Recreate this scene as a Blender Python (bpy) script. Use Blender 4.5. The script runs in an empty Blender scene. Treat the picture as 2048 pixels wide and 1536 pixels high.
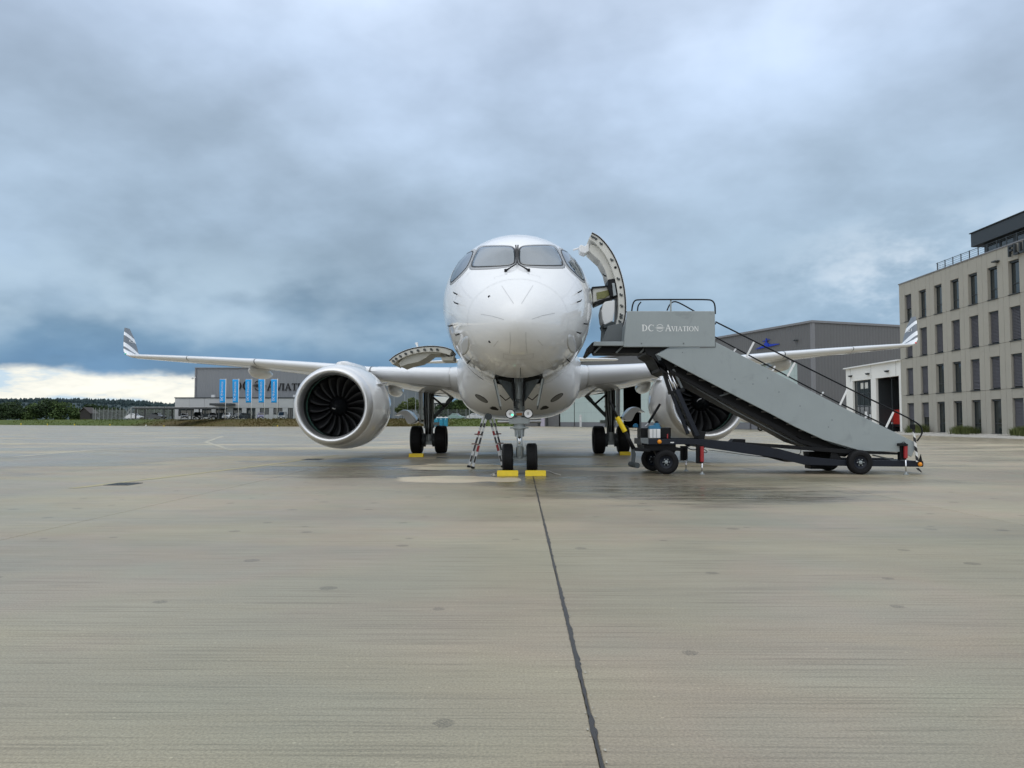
import bpy, bmesh, math, random
import numpy as np
from mathutils import Vector, Matrix
from mathutils.bvhtree import BVHTree

R = math.radians
random.seed(7)
scene = bpy.context.scene
col = scene.collection

# ------------------------------------------------------------------ camera
FPX = 1538.0                      # focal length in pixels of a 2048 px wide picture
CAMZ = 1.18
PITCH = math.atan(75 / FPX)
YAW = math.atan(16 / FPX)
cam_d = bpy.data.cameras.new('camera')
cam_d.sensor_width = 36.0
cam_d.lens = FPX * 36.0 / 2048.0
cam_d.clip_start = 0.05
cam_d.clip_end = 9000
cam = bpy.data.objects.new('camera', cam_d)
col.objects.link(cam)
cam.location = (0, 0, CAMZ)
cam.rotation_euler = (math.pi / 2 + PITCH, 0, YAW)
scene.camera = cam
CAMR = cam.rotation_euler.to_matrix()
CAMP = Vector(cam.location)

# ------------------------------------------------------------------ view / render
scene.render.engine = 'CYCLES'
scene.cycles.use_denoising = True
scene.cycles.max_bounces = 6
scene.cycles.diffuse_bounces = 3
scene.cycles.use_adaptive_sampling = True
scene.cycles.adaptive_threshold = 0.02
scene.cycles.glossy_bounces = 4
scene.cycles.transparent_max_bounces = 8
scene.render.resolution_x = 1024
scene.render.resolution_y = 768
scene.view_settings.view_transform = 'Standard'
scene.view_settings.look = 'None'
scene.view_settings.gamma = 1
scene.view_settings.use_curve_mapping = False
scene.view_settings.exposure = 0.32


# ------------------------------------------------------------------ node helper
class NG:
    def __init__(s, nt):
        s.nt = nt
        s.nodes = nt.nodes
        s.links = nt.links

    def n(s, typ, props=None, **ins):
        nd = s.nodes.new(typ)
        for k, v in (props or {}).items():
            setattr(nd, k, v)
        for k, v in ins.items():
            key = int(k[1:]) if k[0] == 'i' and k[1:].isdigit() else k.replace('_', ' ')
            s.put(nd.inputs[key], v)
        return nd

    def put(s, sock, v):
        if isinstance(v, bpy.types.NodeSocket):
            s.links.new(v, sock)
        elif isinstance(v, bpy.types.Node):
            s.links.new(v.outputs[0], sock)
        elif isinstance(v, (tuple, list)) and len(v) == 3 and sock.type == 'RGBA':
            sock.default_value = (*v, 1)
        else:
            sock.default_value = v

    def m(s, op, a, b=None, c=None, clamp=False):
        nd = s.nodes.new('ShaderNodeMath')
        nd.operation = op
        nd.use_clamp = clamp
        s.put(nd.inputs[0], a)
        if b is not None: s.put(nd.inputs[1], b)
        if c is not None: s.put(nd.inputs[2], c)
        return nd.outputs[0]

    def mix(s, f, a, b, mode='MIX'):
        nd = s.nodes.new('ShaderNodeMix')
        nd.data_type = 'RGBA'
        nd.blend_type = mode
        s.put(nd.inputs[0], f)
        s.put(nd.inputs[6], a)
        s.put(nd.inputs[7], b)
        return nd.outputs[2]

    def ss(s, v, lo, hi, a=0.0, b=1.0):
        nd = s.nodes.new('ShaderNodeMapRange')
        nd.interpolation_type = 'SMOOTHSTEP'
        s.put(nd.inputs[0], v)
        nd.inputs[1].default_value = lo
        nd.inputs[2].default_value = hi
        nd.inputs[3].default_value = a
        nd.inputs[4].default_value = b
        return nd.outputs[0]

    def ramp(s, v, stops):
        nd = s.nodes.new('ShaderNodeValToRGB')
        el = nd.color_ramp.elements
        while len(el) < len(stops): el.new(0.5)
        for e, (p, c) in zip(el, stops):
            e.position = p
            e.color = (*c, 1) if len(c) == 3 else c
        s.put(nd.inputs[0], v)
        return nd.outputs[0]

    def noise(s, vec, scale, detail=4, rough=0.5, dist=0.0, lac=2.0):
        nd = s.nodes.new('ShaderNodeTexNoise')
        if vec is not None: s.put(nd.inputs['Vector'], vec)
        nd.inputs['Scale'].default_value = scale
        nd.inputs['Detail'].default_value = detail
        nd.inputs['Roughness'].default_value = rough
        nd.inputs['Distortion'].default_value = dist
        nd.inputs['Lacunarity'].default_value = lac
        return nd.outputs['Fac']

    def mapv(s, vec, scale=(1, 1, 1), loc=(0, 0, 0), rot=(0, 0, 0)):
        nd = s.nodes.new('ShaderNodeMapping')
        s.put(nd.inputs['Vector'], vec)
        nd.inputs['Scale'].default_value = scale
        nd.inputs['Location'].default_value = loc
        nd.inputs['Rotation'].default_value = rot
        return nd.outputs[0]


# ------------------------------------------------------------------ world: overcast sky
SUN_EL, SUN_AZ = 52.0, 205.0          # degrees; azimuth clockwise from +Y
w = bpy.data.worlds.new('World')
scene.world = w
w.use_nodes = True
g = NG(w.node_tree)
g.nodes.clear()
out = g.n('ShaderNodeOutputWorld')
sky = g.n('ShaderNodeTexSky', {'sky_type': 'NISHITA', 'sun_disc': False,
                               'sun_elevation': R(SUN_EL), 'sun_rotation': R(SUN_AZ)})
bg_sky = g.n('ShaderNodeBackground', Color=sky.outputs[0], Strength=0.08)
tc = g.n('ShaderNodeTexCoord')
sep = g.n('ShaderNodeSeparateXYZ', Vector=tc.outputs['Generated'])
dx, dy, dz = sep.outputs[0], sep.outputs[1], sep.outputs[2]
ez = g.m('MAXIMUM', dz, 0.0)
den = g.m('ADD', ez, 0.34)
comb = g.n('ShaderNodeCombineXYZ', X=g.m('DIVIDE', dx, den), Y=g.m('DIVIDE', dy, den), Z=0.0)
pv = comb.outputs[0]
n_big = g.noise(g.mapv(pv, (0.75, 0.8, 1), (3.1, 0.4, 0), (0, 0, 0.5)), 1.3, 2, 0.45, 0.0)
n_mid = g.noise(g.mapv(pv, (1.0, 1.0, 1), (7.7, 2.2, 0), (0, 0, 0.35)), 2.3, 5, 0.52, 0.0)
n_fin = g.noise(g.mapv(tc.outputs['Generated'], (1.0, 1.0, 1.9), (1.3, 0, 0.2)), 7.0, 5, 0.58, 0.0)
n_cum = g.noise(g.mapv(tc.outputs['Generated'], (1.0, 1.0, 1.7), (4.3, 0, 1.2)), 3.6, 4, 0.55, 0.0)
e_w = g.m('ADD', ez, g.m('MULTIPLY', g.m('SUBTRACT', n_mid, 0.5), 0.17))
e_w = g.m('ADD', e_w, g.m('MULTIPLY', g.m('SUBTRACT', n_big, 0.5), 0.16))
e_w = g.m('ADD', e_w, g.m('MULTIPLY', g.m('SUBTRACT', n_cum, 0.5), 0.10))
base = g.ramp(e_w, [(0.0, (0.14, 0.25, 0.38)), (0.055, (0.125, 0.24, 0.39)), (0.10, (0.155, 0.265, 0.39)),
                    (0.135, (0.225, 0.325, 0.430)), (0.18, (0.285, 0.385, 0.49)), (0.30, (0.35, 0.45, 0.57)),
                    (0.42, (0.44, 0.545, 0.70)), (0.52, (0.55, 0.65, 0.81)), (0.68, (0.74, 0.82, 0.92)), (1.0, (1.02, 1.04, 1.05))])
modv = g.m('ADD', 0.77, g.m('MULTIPLY', g.ss(g.m('ADD', g.m('MULTIPLY', n_mid, 0.55), g.m('ADD', g.m('MULTIPLY', n_big, 0.32), g.m('MULTIPLY', n_fin, 0.13))), 0.32, 0.66), 0.43))
base = g.mix(1.0, base, g.n('ShaderNodeCombineColor', Red=modv, Green=modv, Blue=modv).outputs[0], 'MULTIPLY')
# paler, broken cloud low on the right
r_mask = g.m('MULTIPLY', g.ss(dx, 0.02, 0.40), g.ss(ez, 0.34, 0.16))
r_mask = g.m('MULTIPLY', r_mask, g.ss(n_fin, 0.38, 0.62, 0.45, 1.0))
base = g.mix(g.m('MULTIPLY', r_mask, 0.7), base, (0.41, 0.54, 0.67))
r2 = g.m('MULTIPLY', g.ss(dx, 0.28, 0.44), g.m('MULTIPLY', g.ss(ez, 0.26, 0.17), g.ss(ez, 0.06, 0.12)))
r2 = g.m('MULTIPLY', r2, g.ss(n_fin, 0.48, 0.66))
base = g.mix(g.m('MULTIPLY', r2, 0.65), base, (0.66, 0.72, 0.78))
# thinner, brighter overcast round the rest of the horizon (to the right and behind the viewer)
b_mask = g.m('MULTIPLY', g.ss(dy, 0.55, -0.25), g.ss(ez, 0.55, 0.12))
base = g.mix(g.m('MULTIPLY', b_mask, 0.9), base, (0.74, 0.78, 0.81))
# heaped cloud in front of the blue-grey band on the left
l_c = g.m('MULTIPLY', g.m('MULTIPLY', g.ss(dx, -0.12, -0.36), g.ss(g.m('ADD', n_cum, g.m('MULTIPLY', n_fin, 0.25)), 0.58, 0.74)), g.m('MULTIPLY', g.ss(ez, 0.07, 0.11), g.ss(ez, 0.24, 0.15)))
base = g.mix(g.m('MULTIPLY', l_c, 0.75), base, (0.40, 0.52, 0.63))
# the bright break under the cloud deck, low on the left
e_g = g.m('ADD', ez, g.m('MULTIPLY', g.m('SUBTRACT', n_fin, 0.5), 0.050))
gap = g.m('MULTIPLY', g.ss(e_g, 0.066, 0.052), g.ss(dx, -0.24, -0.34))
gapc = g.ramp(g.noise(g.mapv(tc.outputs['Generated'], (1.0, 1.0, 3.6)), 13.0, 4, 0.6, 0.0),
              [(0.36, (0.48, 0.60, 0.70)), (0.47, (0.76, 0.76, 0.70)), (0.60, (0.88, 0.86, 0.77))])
base = g.mix(gap, base, gapc)
bg_cl = g.n('ShaderNodeBackground', Color=base, Strength=1.0)
mixs = g.n('ShaderNodeMixShader', i0=0.95, i1=bg_sky.outputs[0], i2=bg_cl.outputs[0])
g.links.new(mixs.outputs[0], out.inputs[0])
w.cycles.sampling_method = 'MANUAL'
w.cycles.sample_map_resolution = 512

# ------------------------------------------------------------------ sun, veiled by the overcast
sun_d = bpy.data.lights.new('sun', 'SUN')
sun_d.energy = 0.6
sun_d.angle = R(90)
sun_d.color = (1.0, 0.96, 0.90)
sun = bpy.data.objects.new('sun', sun_d)
col.objects.link(sun)
_s = Vector((math.sin(R(SUN_AZ)) * math.cos(R(SUN_EL)), math.cos(R(SUN_AZ)) * math.cos(R(SUN_EL)), math.sin(R(SUN_EL))))
sun.rotation_euler = (-_s).to_track_quat('-Z', 'Y').to_euler()


# ------------------------------------------------------------------ measuring: pixel of the photograph -> place
def ray(px, py):
    v = Vector(((px - 1024) / FPX, -(py - 768) / FPX, -1.0))
    return CAMR @ v


def U(px, py, D):
    v = ray(px, py)
    return CAMP + v * (D / v.y)


def G(px, py):
    v = ray(px, py)
    return CAMP + v * (-CAMP.z / v.z)


# ------------------------------------------------------------------ materials
MATS = {}


def mat(name, c, rough=0.5, metal=0.0, var=0.12, scale=6.0, bump=0.0, bscale=40.0, coat=0.0, spec=0.5, stretch=(1, 1, 1), ior=None, scuff=0.0):
    """plain procedural material: a base colour with noise wear, roughness variation and fine relief"""
    if name in MATS: return MATS[name]
    m_ = bpy.data.materials.new(name)
    m_.use_nodes = True
    g = NG(m_.node_tree)
    b = g.nodes['Principled BSDF']
    geo = g.n('ShaderNodeNewGeometry')
    v = g.mapv(geo.outputs['Position'], stretch)
    n1 = g.noise(v, scale, 5, 0.6)
    k = g.m('ADD', 1.0 - var, g.m('MULTIPLY', n1, 2 * var))
    kc = g.n('ShaderNodeCombineColor', Red=k, Green=k, Blue=k).outputs[0]
    g.put(b.inputs['Base Color'], g.mix(1.0, (*c, 1), kc, 'MULTIPLY'))
    g.put(b.inputs['Roughness'], g.m('ADD', rough - 0.06 * min(1, rough * 3), g.m('MULTIPLY', n1, 0.12 * min(1, rough * 3))))
    b.inputs['Metallic'].default_value = metal
    b.inputs['Specular IOR Level'].default_value = spec
    if ior: b.inputs['IOR'].default_value = ior
    if scuff:
        n3 = g.noise(g.mapv(geo.outputs['Position'], (1, 1, 1), (3, 1, 7)), 1.7, 6, 0.7, 0.5)
        n4 = g.noise(g.mapv(geo.outputs['Position'], (14, 14, 1.2)), 1.0, 3, 0.6)
        sc_ = g.m('ADD', g.m('MULTIPLY', g.ss(n3, 0.56, 0.70), scuff), g.m('MULTIPLY', g.ss(n4, 0.58, 0.75), scuff * 0.35))
        sk = g.m('SUBTRACT', 1.0, sc_)
        g.put(b.inputs['Base Color'], g.mix(1.0, g.mix(1.0, (*c, 1), kc, 'MULTIPLY'), g.n('ShaderNodeCombineColor', Red=sk, Green=sk, Blue=sk).outputs[0], 'MULTIPLY'))
    if coat:
        b.inputs['Coat Weight'].default_value = coat
        b.inputs['Coat Roughness'].default_value = 0.14 if coat > 0.5 else 0.06
    if bump:
        bp = g.n('ShaderNodeBump', Strength=bump, Distance=0.01, Height=g.noise(v, bscale, 4, 0.6))
        g.put(b.inputs['Normal'], bp.outputs[0])
    MATS[name] = m_
    return m_


# ------------------------------------------------------------------ mesh builder
ORG = {}


class MB:
    def __init__(s):
        s.v = []
        s.f = []

    def add(s, vs, fs):
        o = len(s.v)
        s.v += [tuple(p) for p in vs]
        s.f += [tuple(i + o for i in f) for f in fs]
        return s

    def box(s, c, size, rot=None):
        hx, hy, hz = size[0] / 2, size[1] / 2, size[2] / 2
        vs = [Vector((sx * hx, sy * hy, sz * hz)) for sx in (-1, 1) for sy in (-1, 1) for sz in (-1, 1)]
        if rot is not None: vs = [rot @ p for p in vs]
        c = Vector(c)
        return s.add([p + c for p in vs], [(0, 1, 3, 2), (4, 6, 7, 5), (0, 4, 5, 1), (2, 3, 7, 6), (0, 2, 6, 4), (1, 5, 7, 3)])

    def bar(s, p0, p1, w_, h_, up=(0, 0, 1)):
        p0, p1 = Vector(p0), Vector(p1)
        d = p1 - p0
        L = d.length
        d.normalize()
        up = Vector(up)
        if abs(d.dot(up)) > 0.98: up = Vector((0, 1, 0)) if abs(d.y) < 0.9 else Vector((1, 0, 0))
        side = d.cross(up).normalized()
        u2 = side.cross(d).normalized()
        rot = Matrix((side, d, u2)).transposed()
        return s.box((p0 + p1) / 2, (w_, L, h_), rot)

    def cyl(s, p0, p1, r0, r1=None, n=16, cap=True):
        r1 = r0 if r1 is None else r1
        return s.tube([p0, p1], [r0, r1], n, cap)

    def tube(s, path, r, n=10, cap=True):
        path = [Vector(p) for p in path]
        if not isinstance(r, (list, tuple)): r = [r] * len(path)
        rings = []
        prev = None
        for i, p in enumerate(path):
            t = (path[min(i + 1, len(path) - 1)] - path[max(i - 1, 0)]).normalized()
            if prev is None:
                a = Vector((0, 0, 1)) if abs(t.z) < 0.9 else Vector((1, 0, 0))
                u = t.cross(a).normalized()
            else:
                u = (prev - t * prev.dot(t)).normalized()
            prev = u
            v2 = t.cross(u)
            rings.append([p + (u * math.cos(2 * math.pi * k / n) + v2 * math.sin(2 * math.pi * k / n)) * r[i] for k in range(n)])
        return s.loft(rings, True, cap, cap)

    def loft(s, rings, closed=True, cap0=True, cap1=True):
        n = len(rings[0])
        o = len(s.v)
        for rg in rings: s.v += [tuple(p) for p in rg]
        for i in range(len(rings) - 1):
            for k in range(n if closed else n - 1):
                k2 = (k + 1) % n
                s.f.append((o + i * n + k, o + i * n + k2, o + (i + 1) * n + k2, o + (i + 1) * n + k))
        if cap0: s.f.append(tuple(o + k for k in reversed(range(n))))
        if cap1: s.f.append(tuple(o + (len(rings) - 1) * n + k for k in range(n)))
        return s

    def prism(s, poly, d0, d1, axis='y'):
        """poly: list of 2-D points; extruded from d0 to d1 along the axis"""
        def mk(a, b, d):
            return (a, d, b) if axis == 'y' else ((d, a, b) if axis == 'x' else (a, b, d))
        n = len(poly)
        vs = [mk(a, b, d0) for a, b in poly] + [mk(a, b, d1) for a, b in poly]
        fs = [tuple(range(n)), tuple(reversed(range(n, 2 * n)))]
        fs += [(k, k + n, (k + 1) % n + n, (k + 1) % n) for k in range(n)]
        return s.add(vs, fs)

    def lathe(s, prof, origin, axis='y', n=48, cap=False):
        o = Vector(origin)
        rings = []
        for a, r in prof:
            rg = []
            for k in range(n):
                t = 2 * math.pi * k / n
                c, d = r * math.cos(t), r * math.sin(t)
                p = {'y': (c, a, d), 'x': (a, c, d), 'z': (c, d, a)}[axis]
                rg.append(o + Vector(p))
            rings.append(rg)
        return s.loft(rings, True, cap, cap)

    def build(s, name, m_, parent=None, smooth=False, bev=0.0, org=None, auto=None):
        me = bpy.data.meshes.new(name)
        if org is None: org = ORG.get(parent, Vector((0, 0, 0))) if parent else Vector((0, 0, 0))
        me.from_pydata([(x - org[0], y - org[1], z - org[2]) for x, y, z in s.v], [], s.f)
        bm = bmesh.new()
        bm.from_mesh(me)
        bmesh.ops.recalc_face_normals(bm, faces=bm.faces)
        if auto is not None:
            for f in bm.faces: f.smooth = True
            for e in bm.edges:
                if len(e.link_faces) == 2 and e.calc_face_angle(0) > R(auto): e.smooth = False
        elif smooth:
            for f in bm.faces: f.smooth = True
        bm.to_mesh(me)
        bm.free()
        if m_: me.materials.append(m_)
        o = bpy.data.objects.new(name, me)
        col.objects.link(o)
        if parent:
            o.parent = parent
            ORG[o] = ORG[parent]
        else:
            o.location = org
            ORG[o] = Vector(org)
        if bev:
            md = o.modifiers.new('bevel', 'BEVEL')
            md.width = bev
            md.segments = 2
            md.limit_method = 'ANGLE'
        return o


def thing(name, label, cat, loc, rot=(0, 0, 0), group=None):
    o = bpy.data.objects.new(name, None)
    o.empty_display_size = 0.3
    col.objects.link(o)
    o.location = loc
    o.rotation_euler = rot
    ORG[o] = Vector(loc)
    tag(o, label, cat, group)
    return o


def tag(o, label=None, cat=None, group=None, kind=None):
    if label: o['label'] = label
    if cat: o['category'] = cat
    if group: o['group'] = group
    if kind: o['kind'] = kind
    return o


def copy_part(o, parent, loc=None, rot=None):
    c = o.copy()
    col.objects.link(c)
    c.parent = parent
    if loc is not None: c.location = loc
    if rot is not None: c.rotation_euler = rot
    return c


def copy_tree(o, parent=None):
    c = o.copy()
    col.objects.link(c)
    c.parent = parent
    for ch in o.children: copy_tree(ch, c)
    return c


def chaikin(p, it=2, closed=True):
    p = [Vector(q) for q in p]
    for _ in range(it):
        q = []
        n = len(p)
        for i in range(n if closed else n - 1):
            a, b = p[i], p[(i + 1) % n]
            q += [a * 0.75 + b * 0.25, a * 0.25 + b * 0.75]
        if not closed: q = [p[0]] + q + [p[-1]]
        p = q
    return p


def pchip(xs, ys):
    """monotone cubic interpolation"""
    xs, ys = np.array(xs, float), np.array(ys, float)
    h = np.diff(xs)
    d = np.diff(ys) / h
    m_ = np.zeros_like(ys)
    m_[0], m_[-1] = d[0], d[-1]
    for i in range(1, len(xs) - 1):
        if d[i - 1] * d[i] > 0:
            w1, w2 = 2 * h[i] + h[i - 1], h[i] + 2 * h[i - 1]
            m_[i] = (w1 + w2) / (w1 / d[i - 1] + w2 / d[i])

    def f(x):
        i = int(min(max(np.searchsorted(xs, x) - 1, 0), len(xs) - 2))
        t = (x - xs[i]) / h[i]
        t = min(max(t, 0.0), 1.0)
        return float((2 * t**3 - 3 * t**2 + 1) * ys[i] + (t**3 - 2 * t**2 + t) * h[i] * m_[i]
                     + (-2 * t**3 + 3 * t**2) * ys[i + 1] + (t**3 - t**2) * h[i] * m_[i + 1])
    return f


# ------------------------------------------------------------------ serif lettering (polygons, cap height 1)
def _arc(cx, cy, rx, ry, a0, a1, n=14):
    return [(cx + rx * math.cos(R(a0 + (a1 - a0) * i / n)), cy + ry * math.sin(R(a0 + (a1 - a0) * i / n))) for i in range(n + 1)]


def _rect(x0, y0, x1, y1):
    return [(x0, y0), (x1, y0), (x1, y1), (x0, y1)]


def glyph(c):
    sf = 0.07
    if c == 'I':
        return [_rect(.10, sf, .27, 1 - sf), _rect(.01, 0, .36, sf), _rect(.01, 1 - sf, .36, 1)], .40
    if c == 'D':
        o_ = _arc(.24, .5, .56, .5, 90, -90)
        i_ = _arc(.24, .5, .39, .43, -90, 90)
        return [_rect(.08, sf, .25, 1 - sf), _rect(.0, 0, .25, sf), _rect(.0, 1 - sf, .25, 1),
                [(.25, 1)] + o_[1:-1] + [(.25, 0)] + [(.25, .07)] + i_[1:-1] + [(.25, .93)]], .88
    if c == 'C':
        return [_arc(.46, .5, .45, .51, 42, 318, 22) + _arc(.51, .5, .33, .43, 314, 46, 22), [(.79, .72), (.83, .72), (.83, .98), (.79, .98)]], .90
    if c == 'A':
        return [[(.07, sf), (.16, sf), (.46, 1.0), (.38, 1.0)], [(.37, 1.02), (.48, 1.02), (.84, sf), (.65, sf)],
                _rect(.23, .33, .63, .40), _rect(0, 0, .24, sf), _rect(.58, 0, .92, sf)], .92
    if c == 'V':
        return [[(.05, 1 - sf), (.24, 1 - sf), (.52, 0), (.42, -.02)], [(.70, 1 - sf), (.80, 1 - sf), (.51, 0), (.43, 0)],
                _rect(-.02, 1 - sf, .32, 1), _rect(.60, 1 - sf, .86, 1)], .84
    if c == 'T':
        return [_rect(.29, sf, .46, .95), _rect(.20, 0, .55, sf), _rect(.02, .93, .73, 1), _rect(.02, .78, .06, .95), _rect(.69, .78, .73, .95)], .76
    if c == 'O':
        return [_arc(.47, .5, .46, .51, 90, 450, 28) + _arc(.47, .5, .31, .44, 450, 90, 28)], .96
    if c == 'N':
        return [_rect(.11, sf, .20, .93), [(.08, 1), (.26, 1), (.86, 0), (.74, -.02)], _rect(.76, .06, .85, .95),
                _rect(.04, 0, .28, sf), _rect(.66, .95, .92, 1), _rect(.0, .96, .14, 1)], .95
    return [], .4


def logo_polys():
    """the DC (globe) AVIATION mark, cap height 1, returns polygons and total width"""
    P = []
    x = 0.0
    for ch in 'DC':
        ps, wd = glyph(ch)
        P += [[(a + x, b) for a, b in p] for p in ps]
        x += wd + .04
    cx = x + .80
    P.append([(a, b) for a, b in _arc(cx, .5, .55, .55, 30, 150, 16) + _arc(cx, .5, .48, .48, 150, 30, 16)])
    P.append([(a, b) for a, b in _arc(cx, .5, .55, .55, 210, 330, 16) + _arc(cx, .5, .48, .48, 330, 210, 16)])
    for yy, hl, th in ((.5, .82, .038), (.62, .62, .034), (.38, .62, .034)):
        P.append([(cx - hl, yy), (cx - hl * .5, yy - th), (cx + hl * .5, yy - th), (cx + hl, yy), (cx + hl * .5, yy + th), (cx - hl * .5, yy + th)])
    x = cx + .80
    ps, wd = glyph('A')
    P += [[(a + x, b) for a, b in p] for p in ps]
    x += wd - .02
    for ch in 'VIATION':
        ps, wd = glyph(ch)
        P += [[(a * .74 + x, b * .74) for a, b in p] for p in ps]
        x += wd * .74 + .035
    return P, x


def lettering(name, polys, fn, m_, parent, depth=0.004):
    """fn(u, v, w) places the print; w is the height above the surface"""
    mb = MB()
    for p in polys:
        n = len(p)
        vs = [fn(a, b, depth) for a, b in p] + [fn(a, b, 0) for a, b in p]
        mb.add(vs, [tuple(range(n))] + [(k, (k + 1) % n, (k + 1) % n + n, k + n) for k in range(n)])
    return mb.build(name, m_, parent)

# ================================================================== palette
def concrete_material():
    m_ = bpy.data.materials.new('apron_concrete')
    m_.use_nodes = True
    g = NG(m_.node_tree)
    b = g.nodes['Principled BSDF']
    geo = g.n('ShaderNodeNewGeometry')
    P = geo.outputs['Position']
    sep = g.n('ShaderNodeSeparateXYZ', Vector=P)
    X, Y = sep.outputs[0], sep.outputs[1]
    oi = g.n('ShaderNodeObjectInfo')
    blot = g.noise(P, 0.22, 4, 0.6)
    blot2 = g.noise(g.mapv(P, (1, 1, 1), (13, 5, 0)), 0.9, 3, 0.6)
    hue = g.noise(g.mapv(P, (1, 1, 1), (31, 9, 0)), 0.35, 3, 0.6)
    streak = g.noise(g.mapv(P, (1.0, 46.0, 1)), 1.0, 3, 0.62)
    streak2 = g.noise(g.mapv(P, (0.35, 7.0, 1), (4, 2, 0)), 1.0, 3, 0.6)
    fine = g.noise(P, 90.0, 2, 0.7)
    # large drying patterns, drawn out along the slope of the slabs
    wn = g.noise(g.mapv(P, (0.10, 0.30, 1), (2.0, 7.3, 0)), 1.0, 4, 0.62, 0.9)
    wn2 = g.noise(g.mapv(P, (0.55, 1.5, 1), (5.0, 1.3, 0)), 1.0, 3, 0.6)
    def blob(cx, cy, rx, ry, soft=0.6, wob=0.9):
        ax = g.m('DIVIDE', g.m('SUBTRACT', X, cx), rx)
        ay = g.m('DIVIDE', g.m('SUBTRACT', Y, cy), ry)
        d = g.m('ADD', g.m('MULTIPLY', ax, ax), g.m('MULTIPLY', ay, ay))
        d = g.m('ADD', d, g.m('MULTIPLY', g.m('SUBTRACT', wn2, 0.5), wob * 2))
        return g.ss(d, 1.0 + soft * 0.5, 1.0 - soft * 0.5)
    # standing water film: left of the third joint, round the aircraft, and scattered
    wet_left = g.m('MULTIPLY', g.ss(X, -10.5, -10.9), g.ss(g.m('ADD', wn, g.m('MULTIPLY', wn2, 0.25)), 0.48, 0.60))
    wet_far = g.m('MULTIPLY', g.ss(Y, 17.5, 22.0), g.ss(g.m('ADD', wn, g.m('MULTIPLY', wn2, 0.3)), 0.56, 0.68))
    w_a = blob(-0.6, 18.8, 6.5, 3.2)
    w_b = g.m('MAXIMUM', blob(2.9, 12.9, 2.6, 1.8, 1.6, 2.2), g.m('MULTIPLY', blob(5.2, 15.4, 3.4, 1.2, 1.4, 1.6), 0.5))
    w_b = g.m('MULTIPLY', w_b, g.ss(g.noise(g.mapv(P, (0.9, 5.0, 1), (1, 8, 0)), 1.0, 3, 0.6), 0.34, 0.54, 0.40, 1.0))
    w_c = blob(1.2, 15.0, 2.2, 1.6)
    wet = g.m('MAXIMUM', g.m('MULTIPLY', g.m('MAXIMUM', wet_left, wet_far), 0.45), g.m('MAXIMUM', g.m('MULTIPLY', w_a, 0.75), g.m('MAXIMUM', w_b, g.m('MULTIPLY', w_c, 0.6))))
    wet = g.m('MULTIPLY', wet, g.ss(g.m('ADD', streak2, g.m('MULTIPLY', wn2, 0.5)), 0.38, 0.78, 0.35, 1.0))
    # pale dried islands by the nose gear
    dry = g.m('MAXIMUM', blob(-1.45, 15.9, 1.15, 1.0, 0.35, 1.0), g.m('MAXIMUM', blob(-1.6, 20.2, 1.5, 1.4, 0.5, 1.5), blob(-0.32, 15.5, 0.34, 0.42, 0.3, 0.25)))
    dry = g.m('MAXIMUM', g.m('MULTIPLY', dry, g.ss(streak2, 0.30, 0.46, 0.35, 1.0)), g.m('MULTIPLY', blob(3.3, 19.2, 2.2, 1.0, 0.5, 0.9), 0.5))
    dry = g.m('MAXIMUM', dry, blob(-0.20, 15.75, 0.22, 0.55, 0.3, 0.25))
    wet = g.m('MULTIPLY', wet, g.m('SUBTRACT', 1.0, dry))
    damp = g.m('MULTIPLY', g.ss(g.m('ADD', wn, g.m('MULTIPLY', blot2, 0.35)), 0.52, 0.78), 0.65)
    c = g.ramp(hue, [(0.30, (0.306, 0.282, 0.198)), (0.47, (0.318, 0.280, 0.196)), (0.56, (0.328, 0.274, 0.198)), (0.70, (0.300, 0.280, 0.202))])
    k = g.m('ADD', 0.72, g.m('MULTIPLY', g.ss(blot, 0.25, 0.75), 0.26))
    k = g.m('ADD', k, g.m('MULTIPLY', blot2, 0.28))
    k = g.m('MULTIPLY', k, g.m('ADD', 0.965, g.m('MULTIPLY', oi.outputs['Random'], 0.07)))
    samp = g.ss(blot2, 0.30, 0.60, 0.16, 0.42)
    k = g.m('MULTIPLY', k, g.m('SUBTRACT', 1.03, g.m('MULTIPLY', samp, g.ss(streak, 0.55, 0.24))))
    k = g.m('MULTIPLY', k, g.ss(streak2, 0.26, 0.60, 0.93, 1.03))
    k = g.m('MULTIPLY', k, g.ss(fine, 0.2, 0.8, 0.72, 1.28))
    # round scars in the surface
    vo = g.n('ShaderNodeTexVoronoi', {'voronoi_dimensions': '2D', 'feature': 'F1'}, Vector=P, Scale=1.05)
    vsep = g.n('ShaderNodeSeparateColor', Color=vo.outputs['Color'])
    rad = g.m('ADD', 0.035, g.m('MULTIPLY', vsep.outputs[1], 0.040))
    vd = g.m('ADD', vo.outputs['Distance'], g.m('MULTIPLY', g.m('SUBTRACT', g.noise(P, 28, 1, 0.6), 0.5), 0.035))
    spot = g.m('MULTIPLY', g.m('LESS_THAN', vd, rad), g.m('GREATER_THAN', vsep.outputs[0], 0.45))
    k = g.m('MULTIPLY', k, g.m('SUBTRACT', 1.0, g.m('MULTIPLY', spot, g.ss(fine, 0.35, 0.6, 0.50, 0.20))))
    # small pale chips
    vp = g.n('ShaderNodeTexVoronoi', {'voronoi_dimensions': '2D', 'feature': 'F1'}, Vector=P, Scale=5.0)
    chip = g.m('MULTIPLY', g.m('LESS_THAN', vp.outputs['Distance'], 0.035), g.m('GREATER_THAN', g.n('ShaderNodeSeparateColor', Color=vp.outputs['Color']).outputs[0], 0.78))
    k = g.m('ADD', k, g.m('MULTIPLY', chip, 0.35))
    k = g.m('MULTIPLY', k, g.m('SUBTRACT', 1.0, g.m('MULTIPLY', damp, 0.16)))
    k = g.m('MULTIPLY', k, g.m('SUBTRACT', 1.0, g.m('MULTIPLY', wet, 0.56)))
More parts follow.
